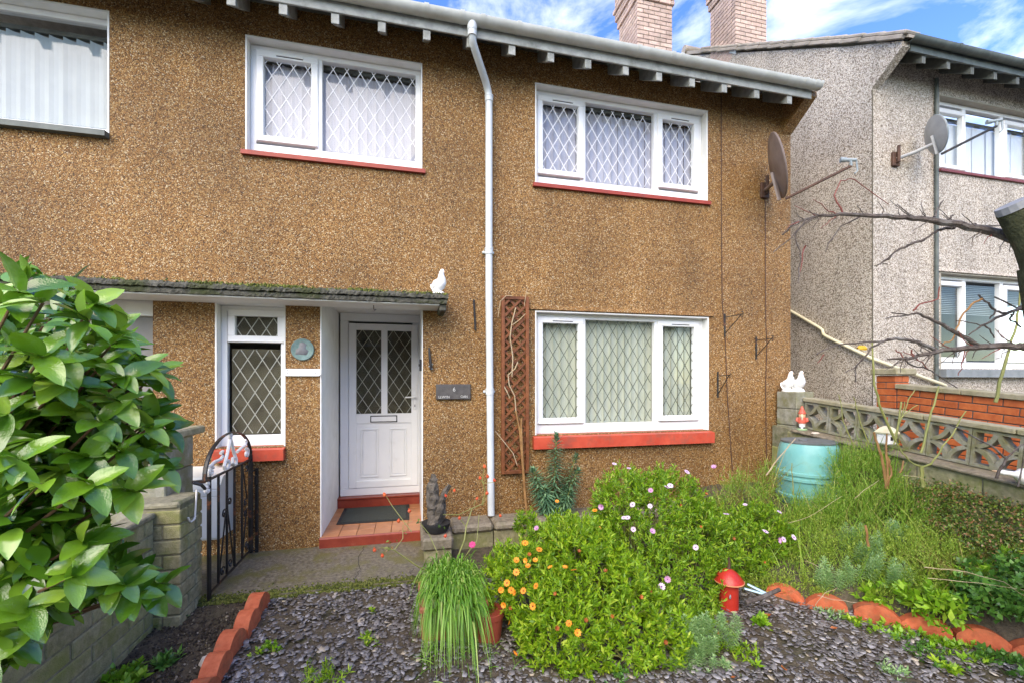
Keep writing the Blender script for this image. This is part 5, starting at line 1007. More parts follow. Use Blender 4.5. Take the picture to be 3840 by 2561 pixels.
for p in cl_pts:
    mid = trunk.lerp(p, 0.45) + Vector((0, 0, 0.10)); bk_ = p.lerp(mid, 0.35) + Vector((-0.03, 0.06, 0)); stems.tube([trunk, mid + Vector((-0.05, 0.15, 0)), bk_, p], [0.012, 0.006, 0.0045, 0.003], 6)
    out = (p - Vector((-1.75, 1.7, 0.95))); out.z *= 0.5; out = (out.normalized() + Vector((0.25, -0.35, 0.25))).normalized()
    kk = random.choice((4, 5, 5, 6))
    for i in range(kk):
        a = i * 2.399 + random.uniform(-.4, .4); side = out.cross(Vector((0, 0, 1))).normalized(); up2 = side.cross(out)
        dr_ = (side * math.cos(a) + up2 * math.sin(a) * 0.8 + out * random.uniform(0.35, 0.9) + Vector((0, 0, -0.12))).normalized()
        nn = Vector((0.05, -0.45, 0.9)) + out * 0.35 + Vector((random.gauss(0, .25), random.gauss(0, .25), random.gauss(0, .15)))
        nn = (nn - nn.dot(dr_) * dr_).normalized(); x_ = dr_.cross(nn); L_ = random.uniform(0.068, 0.112)
        if nleaf < 300:
            o = link('leaf', cam_leaf, cam_b, p - dr_ * 0.006); M3 = Matrix((x_, dr_, nn)).transposed(); o.rotation_euler = M3.to_euler(); o.scale = (L_ * random.uniform(.9, 1.12), L_, L_)
        else: extraP.append(p); extraD.append(dr_); extraN.append(nn)
        nleaf += 1
stems.tube([(-1.72, 1.55, -0.05), (-1.70, 1.56, 0.2), trunk + Vector((0, 0, 0.02))], [0.035, 0.03, 0.02], 8); stems.build('stems', mat('camellia_twig', (0.10, 0.055, 0.03), (0.18, 0.10, 0.05), 20, 0.6), cam_b, True)
nx = 5200; k = RNG.integers(0, len(cl_pts), nx); bp_ = np.array([tuple(p) for p in cl_pts])[k] * 0.80 + np.array((-1.75, 1.85, 0.95)) * 0.20 + RNG.normal(0, 0.07, (nx, 3))

def to_px(q):
    xc = q[0] * _c - q[1] * _s; zc = q[0] * _s + q[1] * _c; return (CX + F_PX * xc / zc) * .6122, (HOR - F_PX * (q[2] - EYE) / zc) * .6122
bp_ = np.array([q for q in bp_ if inside(to_px(q)[0] + 35, min(1560, max(640, to_px(q)[1] + 20)))]); bp_ = np.concatenate([bp_, np.array([tuple(p) for p in extraP]).reshape(-1, 3)]); nx = len(bp_); dd = norm(RNG.normal(size=(nx, 3)) + np.array((0.3, -0.4, 0)))
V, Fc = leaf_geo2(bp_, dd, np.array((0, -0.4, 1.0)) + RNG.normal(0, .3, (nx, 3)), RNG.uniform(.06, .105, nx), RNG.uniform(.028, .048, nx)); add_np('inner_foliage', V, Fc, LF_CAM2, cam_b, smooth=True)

# ---------------------------------------------------------------- flower bushes
ob = lobes_px([(1215, 1330, 2.80, 78), (1330, 1290, 2.95, 100), (1285, 1420, 2.62, 105), (1400, 1390, 2.75, 115), (1385, 1475, 2.60, 82), (1490, 1450, 2.70, 95), (1160, 1290, 2.95, 45), (1230, 1440, 2.6, 50), (1330, 1490, 2.5, 60), (1450, 1500, 2.52, 60)])
orb = thing('orange_daisy_bush', Vector(at(1340, 1430, 2.75)).to_2d().to_3d() + Vector((0, 0, -0.06)), 'leafy green bush dotted with orange daisies at the front of the bed', 'bush')
P, Dn = lobe_points(ob, 1500, 0.66, 1.10, -0.75); V, Fc = shoots(P, Dn, 13, 0.038, 0.014, 0.08, 0.45); add_np('foliage', V, Fc, LF_BUSH, orb)
st_ = MB()
for l in ob:
    for i in range(9):
        d = Vector((random.gauss(0, 1), random.gauss(0, 1), random.uniform(0, 1))).normalized() * l[3] * 0.9; st_.tube([(l[0] + d.x * .2, l[1] + d.y * .2, float(gz(l[0], l[1]))), (l[0] + d.x * .6, l[1] + d.y * .6, l[2]), (l[0] + d.x, l[1] + d.y, l[2] + d.z)], [0.005, 0.004, 0.002], 5)
st_.build('stems', STEMG, orb)
of_m = flower_mesh('flower', 9, 0.0215, 0.0115, ORANGE, ORC, 0.12, 0.26, 1); of_m2 = flower_mesh('flower', 8, 0.019, 0.011, ORANGE, ORC, 0.6, 0.2, 1)
lb_ = ob
dz = lobes_px([(1440, 1165, 3.55, 82), (1530, 1160, 3.6, 85), (1480, 1190, 3.45, 80), (1480, 1260, 3.35, 100), (1580, 1250, 3.45, 105), (1500, 1350, 3.10, 95), (1570, 1335, 3.2, 88), (1550, 1430, 2.95, 92), (1670, 1250, 3.6, 85), (1740, 1225, 3.7, 70), (1790, 1270, 3.65, 58), (1740, 1295, 3.65, 58), (1672, 1275, 3.65, 60), (1350, 1240, 3.4, 60), (1210, 1200, 3.65, 30), (1285, 1205, 3.65, 32), (1598, 1440, 3.05, 40), (1240, 1240, 3.4, 40), (1430, 1105, 3.75, 40)])
dzb = thing('lilac_daisy_bush', Vector(at(1560, 1400, 3.2)).to_2d().to_3d() + Vector((0, 0, -0.05)), 'broad green bush dotted with white and lilac daisies below the big window', 'bush')
P, Dn = lobe_points(dz, 2500, 0.66, 1.10, -0.6); V, Fc = shoots(P, Dn, 13, 0.038, 0.0125, 0.09, 0.5); add_np('foliage', V, Fc, LF_DAISY, dzb)
st_ = MB()
for l in dz:
    for i in range(8):
        d = Vector((random.gauss(0, 1), random.gauss(0, 1), random.uniform(0, 1))).normalized() * l[3] * 0.9; st_.tube([(l[0] + d.x * .2, l[1] + d.y * .2, float(gz(l[0], l[1]))), (l[0] + d.x * .6, l[1] + d.y * .6, l[2]), (l[0] + d.x, l[1] + d.y, l[2] + d.z)], [0.006, 0.004, 0.002], 5)
st_.build('stems', STEMG, dzb)
df_m = flower_mesh('flower', 12, 0.024, 0.009, LILAC, LILC, 0.10, 0.24); df_m2 = flower_mesh('flower', 11, 0.024, 0.010, MAUVE, LILC, 0.7, 0.2)
Z8 = lambda x, y: ((1280 + x * .5447) * .6122, (1708 + y * .5447) * .6122)
Z9 = lambda x, y: ((2560 + x * .5447) * .6122, (1708 + y * .5447) * .6122)
for x, y in ((1265, 600), (1362, 645), (1205, 720), (1335, 720), (1205, 800), (1600, 785), (972, 845), (1140, 875), (1340, 895), (1253, 928), (1118, 1025), (1318, 1035), (1112, 1208), (1568, 1155), (1625, 1218), (1205, 1350), (1170, 925), (1195, 940), (1270, 720), (1540, 770), (1440, 770), (1160, 1150), (1100, 925), (1285, 760)):
    h_ = hit(*Z8(x, y), ob, 1.17) or hit(*Z8(x, y), dz, 1.15)
    if h_ is not None: put_flower(of_m if y in (600, 645, 800, 785, 875, 895, 928, 1208, 845, 1035) else of_m2, orb, h_[1], h_[2], sc=random.uniform(.9, 1.12))
for x, y in ((1565, 425), (1745, 375), (1785, 500), (1450, 590), (1490, 600), (1485, 315), (1705, 495), (1815, 600), (1510, 650), (1555, 640)):
    h_ = hit(*Z8(x, y), dz, 1.16); p = h_[1] if h_ else at(*Z8(x, y), 3.6); put_flower(of_m if y in (425, 375) else of_m2, orb, p, (0, -.4, .8))
dl_ = [Z8(*q_) for q_ in ((1880, 55), (1980, 85), (2130, 240), (2240, 215), (2265, 205), (2005, 335), (1790, 350), (1945, 425), (1970, 425), (2010, 505), (2140, 520), (1855, 800), (2040, 770), (1985, 855), (1865, 950), (2005, 1050), (1990, 1120), (1850, 1085), (2195, 1075), (2268, 1090), (1885, 1200), (1905, 755), (2245, 850), (2205, 900), (1655, 1000), (1565, 500), (1345, 500), (2125, 345))] + [Z9(*q_) for q_ in ((430, 335), (570, 520), (660, 580), (695, 575), (765, 560), (30, 110), (215, 78), (90, 630), (665, 385), (300, 400))]
for i, (u, v) in enumerate(dl_):
    h_ = hit(u, v, dz, 1.17); p = h_[1] if h_ else at(u, v, 3.75); put_flower(df_m if i % 4 != 2 else df_m2, dzb, p, h_[2] if h_ is not None else (0, -.5, .8), sc=random.uniform(.8, 1.12), tilt=0.45)
sp_m = flower_mesh('spent_flower', 6, 0.012, 0.008, DEADL, ORC, 1.2, 0.5)
for i in range(46):
    u, v = random.uniform(1150, 1800), random.uniform(1130, 1500); h_ = hit(u, v, ob, 1.10) if i % 2 else hit(u, v, dz, 1.10)
    if h_ is not None: put_flower(sp_m, orb if i % 2 else dzb, h_[1], h_[2], 'spent_flower', random.uniform(.8, 1.3), .5)
# ---------------------------------------------------------------- grass in its trough, red pot
gt = thing('trough_planter', at(1045, 1440, 2.72) * 1.0 - Vector((0, 0, 0.1)), 'low terracotta-coloured trough hidden under the trailing grass', 'planter')
c0 = at(1045, 1430, 2.78); tz = float(gz(c0.x, c0.y))
b = MB(); b.box(c0.x - 0.21, c0.x + 0.20, c0.y - 0.06, c0.y + 0.30, tz - 0.02, tz + 0.22, 0.02); b.build('body', POTT, gt); b = MB(); b.box(c0.x - 0.225, c0.x + 0.215, c0.y - 0.075, c0.y + 0.315, tz + 0.185, tz + 0.225, 0.01); b.build('rim', POTT, gt)
gc = thing('grass_clump', (c0.x, c0.y + 0.1, tz + 0.2), 'bright green long-leaved grass clump spilling over its trough', 'grass')
n = 2300; rx = np.clip(RNG.normal(0, 0.075, n), -.14, .14); ry = RNG.normal(0, 0.12, n); roots = np.stack([c0.x - 0.01 + rx, c0.y + 0.14 + ry, np.full(n, tz + 0.22) + RNG.uniform(0, .04, n)], -1)
dirs = np.stack([rx * 1.6 + RNG.normal(0, .15, n), ry * 2.0 - 0.32 + RNG.normal(0, .2, n), RNG.uniform(1.0, 1.7, n)], -1)
V, Fc = blades(roots, dirs, RNG.uniform(.18, .42, n), 0.0095, RNG.uniform(0.8, 1.75, n), 7, hzf=0.08, power=2.3); add_np('blades', V, Fc, LF_GRASS, gc)
pp = at(1122, 1432, 2.74); pz = float(gz(pp.x, pp.y)); pt = thing('plant_pot', (pp.x, pp.y, pz), 'small red plastic plant pot between the grass clump and the orange daisies', 'pot')
b = MB(); b.lathe([(0.05, 0), (0.075, 0), (0.092, 0.15), (0.098, 0.152), (0.10, 0.185), (0.092, 0.187), (0.088, 0.16), (0.0, 0.16)], (pp.x, pp.y, pz - 0.005), 20); b.build('body', POT, pt, True)
P = np.array((pp.x, pp.y + .05, pz + 0.24)) + RNG.normal(0, 0.045, (60, 3)) * np.array((1.6, 1.2, 1.2)); V, Fc = shoots(P, norm(RNG.normal(size=(60, 3)) + np.array((0, 0, 1))), 9, 0.034, 0.011, 0.07, .5); o = add_np('seedling_leaves', V, Fc, LF_BUSH, pt)
# ---------------------------------------------------------------- rose with hips
rs = thing('rose_bush', at(1010, 1330, 3.25), 'leggy rose bush with red hips in front of the door step', 'bush')
def twig(mb, pts, r0, r1, seg=5):
    k = len(pts); mb.tube(pts, [r0 + (r1 - r0) * i / (k - 1) for i in range(k)], seg)
hp = MB(); hp.lathe([(0, -0.012), (0.008, -0.009), (0.012, 0.0), (0.009, 0.008), (0.003, 0.011), (0.006, 0.016), (0, 0.013)], (0, 0, 0), 8); hpm = hp.mesh('rose_hip', HIP, True)
Zr = lambda x, y: ((1540 + x * .2169) * .6122, (1720 + y * .2169) * .6122)
rb_ = at(1030, 1330, 3.25); mb_ = MB()
j1 = at(*Zr(960, 1170), 3.35); twig(mb_, [rb_, at(*Zr(930, 1400), 3.3), j1], 0.008, 0.006); twig(mb_, [j1, at(*Zr(1020, 980), 3.4), at(*Zr(1060, 850), 3.45), at(*Zr(1210, 790), 3.5)], 0.006, 0.004); twig(mb_, [j1, at(*Zr(850, 1030), 3.35)], 0.004, 0.003)
twig(mb_, [at(*Zr(1230, 790), 3.5), at(*Zr(1290, 560), 3.5), at(*Zr(1240, 380), 3.5), at(*Zr(1270, 160), 3.5)], 0.005, 0.003); twig(mb_, [at(*Zr(1060, 850), 3.45), at(*Zr(830, 960), 3.3), at(*Zr(560, 960), 3.3)], 0.004, 0.002)
for e_ in ((1450, 400), (1130, 690), (1320, 600), (1330, 300), (1190, 330)): twig(mb_, [at(*Zr(1250 if e_[0] > 1150 else 1090, 800 if e_[1] > 500 else 420), 3.5), at(*Zr(*e_), 3.5)], 0.003, 0.002)
l1 = at(900, 1300, 3.15); twig(mb_, [rb_, at(960, 1300, 3.2), at(905, 1262, 3.15), at(875, 1255, 3.1)], 0.007, 0.003); twig(mb_, [at(905, 1262, 3.15), at(925, 1235, 3.2), at(925, 1205, 3.25), at(945, 1195, 3.25)], 0.004, 0.002); twig(mb_, [at(945, 1220, 3.2), at(900, 1160, 3.3), at(885, 1135, 3.3)], 0.003, 0.002)
twig(mb_, [rb_, at(1095, 1240, 3.4), at(1100, 1180, 3.5)], 0.006, 0.003); twig(mb_, [rb_, at(1060, 1290, 3.3), at(1085, 1250, 3.3)], 0.004, 0.003); twig(mb_, [at(600 / 1, 1, 1) if False else at(1005, 1270, 3.2), at(985, 1225, 3.25), at(965, 1200, 3.25)], 0.004, 0.003)
mb_.build('stems', STEMG, rs, True)
for x, y, d_ in ((1280, 130, 3.5), (1200, 330, 3.5), (1330, 305, 3.5), (1450, 370, 3.5), (1320, 590, 3.5), (1145, 685, 3.5), (845, 1020, 3.35), (1550, 980, 3.5), (610, 635, 3.4), (755, 545, 3.45), (600, 1330, 3.25)): link('rose_hip', hpm, rs, at(*Zr(x, y), d_), (random.uniform(-.6, .6), random.uniform(-.6, .6), 0), random.uniform(.9, 1.25))
for u, v, d_ in ((860, 1262, 3.1), (878, 1275, 3.1), (915, 1195, 3.25), (883, 1135, 3.3), (940, 1172, 3.3)): link('rose_hip', hpm, rs, at(u, v, d_), (random.uniform(-.6, .6), random.uniform(-.6, .6), 0), random.uniform(1.0, 1.3))
dh = flower_mesh('rose_flower', 7, 0.028, 0.024, PINK, PINK, 0.9, 0.3, 2); put_flower(dh, rs, at(1085, 1251, 3.3), (0, -.6, .5), 'rose_flower', 1.0)
P = np.array([tuple(at(u, v, 3.25)) for u, v in ((895, 1255), (900, 1245), (890, 1262), (925, 1215), (960, 1195), (1010, 1210))]); P = np.repeat(P, 4, 0) + RNG.normal(0, .012, (24, 3)); V, Fc = leaf_geo(P, RNG.normal(size=(24, 3)), np.array((0, -.3, 1.0)) + RNG.normal(0, .3, (24, 3)), 0.03, 0.02); add_np('withered_leaves', V, Fc, LF_COT, rs)
# ---------------------------------------------------------------- driftwood in a black bowl
dw = thing('driftwood_ornament', (0.235, 3.98, 0.20), 'upright grey driftwood stump in a black bowl on the low wall beside the step', 'ornament')
b = MB(); b.lathe([(0.07, 0.0), (0.10, 0.01), (0.125, 0.06), (0.13, 0.085), (0.118, 0.08), (0.0, 0.06)], (0.235, 3.98, 0.20), 24, None); b.build('bowl', RUBBER, dw, True)
b = MB()
for pts, rr in (([(0.22, 3.98, 0.24), (0.20, 3.99, 0.36), (0.215, 3.98, 0.50), (0.20, 3.99, 0.60), (0.215, 3.98, 0.67), (0.21, 3.98, 0.715)], [.045, .055, .06, .05, .03, .018]), ([(0.23, 3.98, 0.30), (0.27, 3.97, 0.43), (0.30, 3.96, 0.53), (0.355, 3.95, 0.62)], [.05, .042, .03, .012]), ([(0.20, 3.97, 0.42), (0.165, 3.97, 0.50), (0.16, 3.97, 0.56)], [.04, .025, .012]), ([(0.25, 4.0, 0.26), (0.30, 4.0, 0.36), (0.30, 4.0, 0.46)], [.03, .03, .02])):
    P2, R2 = [], []
    for i in range(len(pts) - 1):
        for k in range(3):
            t = k / 3; P2.append(Vector(pts[i]).lerp(Vector(pts[i + 1]), t)); R2.append((rr[i] + (rr[i + 1] - rr[i]) * t) * random.uniform(.8, 1.2))
    P2.append(Vector(pts[-1])); R2.append(rr[-1]); b.tube(P2, R2, 9)
b.v = [p + Vector((random.gauss(0, .004), random.gauss(0, .004), random.gauss(0, .004))) for p in b.v]; b.build('stump', WOODD, dw)
# ---------------------------------------------------------------- caper spurge against the wall
sg = thing('caper_spurge', (1.42, 4.22, 0.18), 'tall blue-green spurge with narrow leaves standing under the big window', 'plant')
def spurge_stem(base, top, n, L_, Wd_, parent, m, stemr=0.007, up=0.15, dro=0.35):
    base, top = np.array(base), np.array(top); ax = norm(top - base); t = np.linspace(0.06, 1, n) ** 0.85; pos = base + (top - base) * t[:, None] + np.array((0, 0, 1)) * 0; ang = np.arange(n) * 2.4
    a = norm(np.cross(ax, np.array((0.3, 1, 0.2)))); b_ = np.cross(ax, a); rad = a * np.cos(ang)[:, None] + b_ * np.sin(ang)[:, None]
    D = rad + ax * (up + 1.3 * np.clip(t - .85, 0, 1) * 6)[:, None] - np.array((0, 0, 1)) * (dro * (1 - t))[:, None]; Ls = L_ * (0.75 + 0.5 * np.sin(np.pi * np.clip(t, 0, 1) ** .8)) * np.where(t > .93, .7, 1)
    return leaf_geo(pos, D + RNG.normal(0, .08, D.shape), np.tile(ax, (n, 1)), Ls, Wd_, 0.05, 0.1)
VV, FF, off = [], [], 0; smb = MB()
for (b0, t0, n_) in (((1.42, 4.20, 0.18), (1.44, 4.16, 1.02), 130), ((1.38, 4.22, 0.18), (1.20, 4.17, 0.68), 90), ((1.46, 4.22, 0.18), (1.66, 4.18, 0.80), 90), ((1.46, 4.22, 0.18), (1.655, 4.12, 0.66), 80), ((1.40, 4.22, 0.18), (1.30, 4.12, 0.50), 60), ((1.47, 4.22, 0.18), (1.56, 4.10, 0.46), 60)):
    V, Fc = spurge_stem(b0, t0, int(n_ * 2.2), 0.11, 0.021, sg, LF_EUPH); VV.append(V); FF.append(Fc + off); off += len(V); smb.tube([b0, t0], [0.011, 0.006], 6)
add_np('leaves', np.concatenate(VV), np.concatenate(FF), LF_EUPH, sg); smb.build('stems', STEMG, sg)

# ================================================================ ORNAMENTS AND THINGS IN THE GARDEN
def dove(loc, yaw, label, sc=1.0, group='white pottery doves'):
    t_ = thing('dove_ornament', loc, label, 'ornament', group); M = Matrix.Translation(loc) @ Matrix.Rotation(yaw, 4, 'Z') @ Matrix.Scale(sc, 4)
    b = MB(); b.tube([(-0.055, 0, 0.045), (-0.038, 0, 0.052), (-0.012, 0, 0.068), (0.012, 0, 0.090), (0.030, 0, 0.118), (0.032, 0, 0.150), (0.030, 0, 0.178), (0.034, 0, 0.200), (0.042, 0, 0.218), (0.048, 0, 0.228)], [(.012, .022), (.028, .036), (.044, .046), (.052, .050), (.046, .047), (.034, .036), (.024, .026), (.022, .023), (.018, .018), (.006, .006)], 14); b.xf(M).build('body', CERAM, t_, True)
    b = MB(); Mt = M @ Matrix.Translation((-0.045, 0, 0.058)) @ Matrix.Rotation(R(-25), 4, 'Y')
    b.lathe([(0.0, -0.010), (0.040, -0.008), (0.052, 0.0), (0.040, 0.008), (0.0, 0.010)], (0, 0, 0), 18, Matrix.Rotation(R(90), 4, 'Y') @ Matrix.Diagonal((1.0, 1.0, 1.0, 1))); b.xf(Mt).build('tail_fan', CERAM, t_, True)
    for sy in (-1, 1):
        b = MB(); b.tube([(0.03, sy * 0.040, 0.125), (0.0, sy * 0.050, 0.10), (-0.03, sy * 0.046, 0.072), (-0.055, sy * 0.03, 0.055)], [(.018, .006), (.026, .009), (.018, .007), (.004, .003)], 8); b.xf(M).build('wing', CERAM, t_, True)
    b = MB(); b.lathe([(0.0, 0.0), (0.058, 0.0), (0.060, 0.010), (0.045, 0.030), (0.0, 0.050)], (0, 0, 0), 16); b.xf(M).build('base', CERAM, t_, True)
    b = MB(); b.tube([(0.052, 0, 0.208), (0.064, 0, 0.203), (0.070, 0, 0.199)], [.007, .005, .001], 6); b.xf(M).build('beak', GNF, t_)
    for sy in (-1, 1):
        b = MB(); b.lathe([(0, -.003), (.003, 0), (0, .003)], (0.046, sy * 0.018, 0.211), 6); b.xf(M).build('eye', GNK, t_)
dove(Vector((0.265, 4.12, 2.352)), R(-35), 'white pottery dove perched on the end of the porch canopy', 1.05)
dove(Vector((4.365, 4.275, 1.432)), R(-75), 'white pottery dove on the wall pier, the one nearer the house', 1.05)
dove(Vector((4.445, 4.20, 1.432)), R(-95), 'white pottery dove on the wall pier, the one farther from the house', 1.05)
gn = thing('garden_gnome', (4.30, 4.02, 1.005), 'small painted gnome with a red pointed hat on the wall ledge', 'gnome')
g0 = Vector((4.30, 4.02, scz(4.02, 1.012)))
for nm, prof, m, sy in (('base', [(0, 0), (.05, 0), (.052, .012), (.04, .02), (0, .022)], GNG, 1), ('trousers', [(0, .02), (.030, .02), (.034, .05), (.036, .085), (0, .088)], CERAM, .85), ('coat', [(0, .075), (.044, .078), (.048, .095), (.044, .12), (.036, .145), (0, .150)], GNR, .9), ('head', [(0, .135), (.028, .14), (.036, .16), (.034, .182), (.02, .198), (0, .20)], GNF, .95), ('hat', [(0, .178), (.036, .18), (.039, .188), (.031, .208), (.020, .235), (.010, .262), (0, .275)], GNR, 1)):
    b = MB(); b.lathe(prof, g0, 14, None, sy); b.build(nm, m, gn, True)
fd = Vector((-0.75, -0.66, 0)).normalized(); sdv = Vector((0.66, -0.75, 0))
b = MB(); b.tube([g0 + fd * .022 + Vector((0, 0, .172)), g0 + fd * .034 + Vector((0, 0, .150)), g0 + fd * .038 + Vector((0, 0, .115))], [(.022, .012), (.030, .014), (.006, .005)], 8); b.build('beard', GNY, gn, True)
for s_ in (-1, 1):
    b = MB(); b.tube([g0 + sdv * s_ * .040 + Vector((0, 0, .135)), g0 + sdv * s_ * .050 + fd * .015 + Vector((0, 0, .105)), g0 + sdv * s_ * .032 + fd * .034 + Vector((0, 0, .095))], [.015, .013, .010], 8); b.build('arm', GNR, gn, True)
    b = MB(); b.tube([g0 + sdv * s_ * .018 + Vector((0, 0, .025)), g0 + sdv * s_ * .02 + fd * .03 + Vector((0, 0, .028))], [.013, .011], 8); b.build('boot', GNK, gn, True)
sn = MB(); sn.lathe([(0.0, 0), (.035, .003), (.045, .012), (.03, .024), (0, .028)], (4.235, 3.80, scz(3.8, 1.012)), 9, None, .6); sn.v = [p + Vector((random.gauss(0, .003), random.gauss(0, .003), 0)) for p in sn.v]
tag(sn.build('shell', STONEW, None, True), 'pale shell lying on the ledge above the teal water butt', 'shell')
wb_ = thing('water_butt', (3.93, 3.60, 0.33), 'teal plastic water butt with a grey lid by the screen wall', 'water butt'); wc = Vector((3.93, 3.60, 0.30))
def rib(z, r): return [(r, z - .022), (r + .017, z - .012), (r + .017, z + .012), (r, z + .022)]
b = MB(); b.lathe([(0, 0), (.24, 0), (.262, .06)] + rib(.12, .270) + [(.275, .22)] + rib(.29, .280) + rib(.345, .280) + [(.277, .42), (.270, .52), (.254, .60), (.238, .635), (.21, .64), (0, .64)], wc, 40); b.build('body', BUTT, wb_, True)
b = MB(); b.lathe([(0, .636), (.23, .636), (.242, .640), (.243, .655), (.215, .662), (.20, .656), (0, .660)], wc, 40); b.box(wc.x - .10, wc.x - .02, wc.y - .02, wc.y + .03, wc.z + .655, wc.z + .668, .005); b.build('lid', LID, wb_, True)
slb = MB(); slb.box(3.62, 4.2, 3.28, 3.60, 0.26, 0.315, .01); tag(slb.build('paving_slab', COPING), 'small concrete slab the teal water butt stands on', 'slab')
cl = thing('cream_lantern', (4.12, 3.28, 0.5), 'cream garden lantern on a post in front of the screen wall', 'lantern'); lc = at(2036, 1000, 3.95); lc = Vector((lc.x, lc.y, lc.z))
b = MB(); b.tube([(lc.x, lc.y, 0.3), (lc.x, lc.y, lc.z - .06)], .012, 8); b.build('post', BLACKP, cl)
b = MB(); b.box(lc.x - .055, lc.x + .055, lc.y - .055, lc.y + .055, lc.z - .075, lc.z + .025, .012); b.build('housing', CERAM, cl)
b = MB(); b.lathe([(.088, .022), (.092, .034), (.05, .075), (.02, .09), (0, .092)], lc, 4, Matrix.Rotation(R(45), 4, 'Z')); b.build('roof', CREAM, cl)
for dx, dz in ((-.02, 0), (.025, -.01)):
    b = MB(); b.box(lc.x + dx - .014, lc.x + dx + .014, lc.y - .058, lc.y - .054, lc.z + dz - .035, lc.z + dz, .001); b.build('opening', BLACKP, cl)
gs = thing('goose_ornament', at(2345, 1100, 3.05), 'white goose ornament lying at the right-hand edge on the wall', 'ornament')
q0 = at(2300, 1083, 3.05); q1 = at(2330, 1088, 3.05); q2 = at(2385, 1100, 3.05)
b = MB(); b.tube([q0 - (q1 - q0) * .3, q0, q0.lerp(q1, .5), q1, q1.lerp(q2, .3), q2, q2 + (q2 - q1) * .5], [.006, .018, .016, .02, .055, .075, .02], 12); b.build('body', CERAM, gs, True)
b = MB(); b.tube([q0 - (q1 - q0) * .2, q0 - (q1 - q0) * .75], [.010, .003], 6); b.build('beak', GNF, gs)
# red lantern and the tools beside it
ln = thing('red_lantern', (2.24, 2.59, -0.07), 'battered red metal lantern with a domed lid beside the bush', 'lantern'); l0 = Vector((2.215, 2.665, float(gz(2.24, 2.59)) - 0.005))
b = MB(); b.lathe([(0, 0), (.062, 0), (.066, .008), (.063, .016), (.064, .205), (0, .205)], l0, 24); b.build('body', LANT, ln, True)
b = MB(); b.lathe([(.06, .202), (.098, .206), (.092, .222), (.072, .250), (.045, .274), (.020, .288), (0, .292)], l0, 24); b.build('lid', LANT, ln, True)
b = MB(); b.tube([l0 + Vector((.098 * math.cos(a), .098 * math.sin(a), .206)) for a in np.linspace(0, 2 * math.pi, 33)], .0045, 6, False); b.build('rim', LANTR, ln, True)
b = MB(); b.tube([l0 + Vector((0, 0, .287)), l0 + Vector((.004, 0, .34)), l0 + Vector((-.002, 0, .37))], [.012, .008, .006], 8); b.build('finial', RUST, ln, True)
b = MB(); b.lathe([(0, 0), (.016, .001), (.014, .006), (0, .007)], l0 + Vector((-.035, -.0535, .12)), 12, Matrix.Rotation(R(90), 4, 'X') @ Matrix.Rotation(R(33), 4, 'Y')); b.build('badge', SATG, ln, True)
sh = thing('garden_shears', at(1735, 1347, 2.95), 'pale blue forked handle sticking out beside the red lantern', 'tool')
for a_, b_ in ((at(1716, 1340, 3.02), at(1765, 1364, 2.96)), (at(1709, 1350, 3.0), at(1764, 1366, 2.96))):
    b = MB(); b.tube([a_, a_.lerp(b_, .5), b_], [(.006, .010), (.007, .012), (.007, .010)], 8); b.build('handle', TOOLB, sh, True)
sk = MB(); sk.tube([at(1712, 1382, 2.85), at(1745, 1372, 2.86), at(1790, 1352, 2.88)], [.016, .015, .013], 8); tag(sk.build('fallen_stick', BARK, None, True), 'short grey stick lying beside the red lantern', 'stick')
jr = thing('glass_jar', at(1328, 1195, 3.75), 'small clear glass jar lamp among the leaves below the window', 'jar'); jp = at(1328, 1205, 3.72)
b = MB(); b.lathe([(.030, -.04), (.036, -.03), (.037, .03), (.034, .03), (.033, -.03), (0, -.032)], jp, 18); b.build('glass', glass_mat('jar_glass', (.9, .95, .93), .12), jr, True); b = MB(); b.lathe([(.012, -.10), (.012, -.04), (.03, -.04), (.03, -.05)], jp, 12); b.build('foot', SATG, jr); b = MB(); b.lathe([(.0, -.03), (.026, -.03), (.026, -.005), (0, 0)], jp, 12); b.build('lamp', UPVC, jr)
dm = thing('door_mat', (-0.36, 5.03, 0.092), 'dark grey-green rubber-edged doormat on the tiled step', 'mat')
b = MB(); b.box(-0.725, 0.0, 4.72, 5.30, 0.093, 0.101, .002); b.build('edge', RUBBER, dm); b = MB(); b.box(-0.69, -0.035, 4.755, 5.265, 0.1012, 0.106, .002); b.build('pile', MATM, dm)
# ================================================================ BARE TREE AT THE RIGHT EDGE
tree = thing('bare_tree', at(2470, 1500, 2.2), 'leafless tree reaching in from the right edge with a sawn-off limb', 'tree')
Zt = lambda x, y: ((3000 + x * .3573) * .6122, (900 + y * .3573) * .6122)
Zs = lambda x, y: ((3400 + x * .255) * .6122, (700 + y * .255) * .6122)
b = MB(); b.tube([at(2470, 1520, 2.2), at(2450, 1100, 2.2), at(2420, 750, 2.2), at(2395, 610, 2.2)], [.11, .10, .095, .09], 12); b.build('trunk', BARKM, tree, True)
b = MB(); b.tube([at(2405, 640, 2.2), at(2375, 560, 2.2), at(2330, 482, 2.2)], [.085, .074, .064], 14); b.v = [p + Vector((random.gauss(0, .003), random.gauss(0, .003), random.gauss(0, .003))) for p in b.v]; b.build('sawn_limb', BARKM, tree, True)
e0, e1 = at(2330, 482, 2.2), at(2322, 468, 2.2); b = MB(); b.tube([e0, e1], [.068, .064], 14); b.build('cut_face', mat('grey_cut_wood', (.20, .21, .22), (.28, .29, .30), 20, .7), tree)
def path(pts, dep, dd=0.0): return [at(*p, dep + dd * i) for i, p in enumerate(pts)]
def wiggle(P_, a):
    out = [P_[0]]
    for i in range(len(P_) - 1):
        for k in (1, 2, 3): 
            q_ = P_[i].lerp(P_[i + 1], k / 3); out.append(q_ + (Vector((random.gauss(0, a), random.gauss(0, a), random.gauss(0, a))) if k < 3 else Vector((0, 0, 0))))
    return out
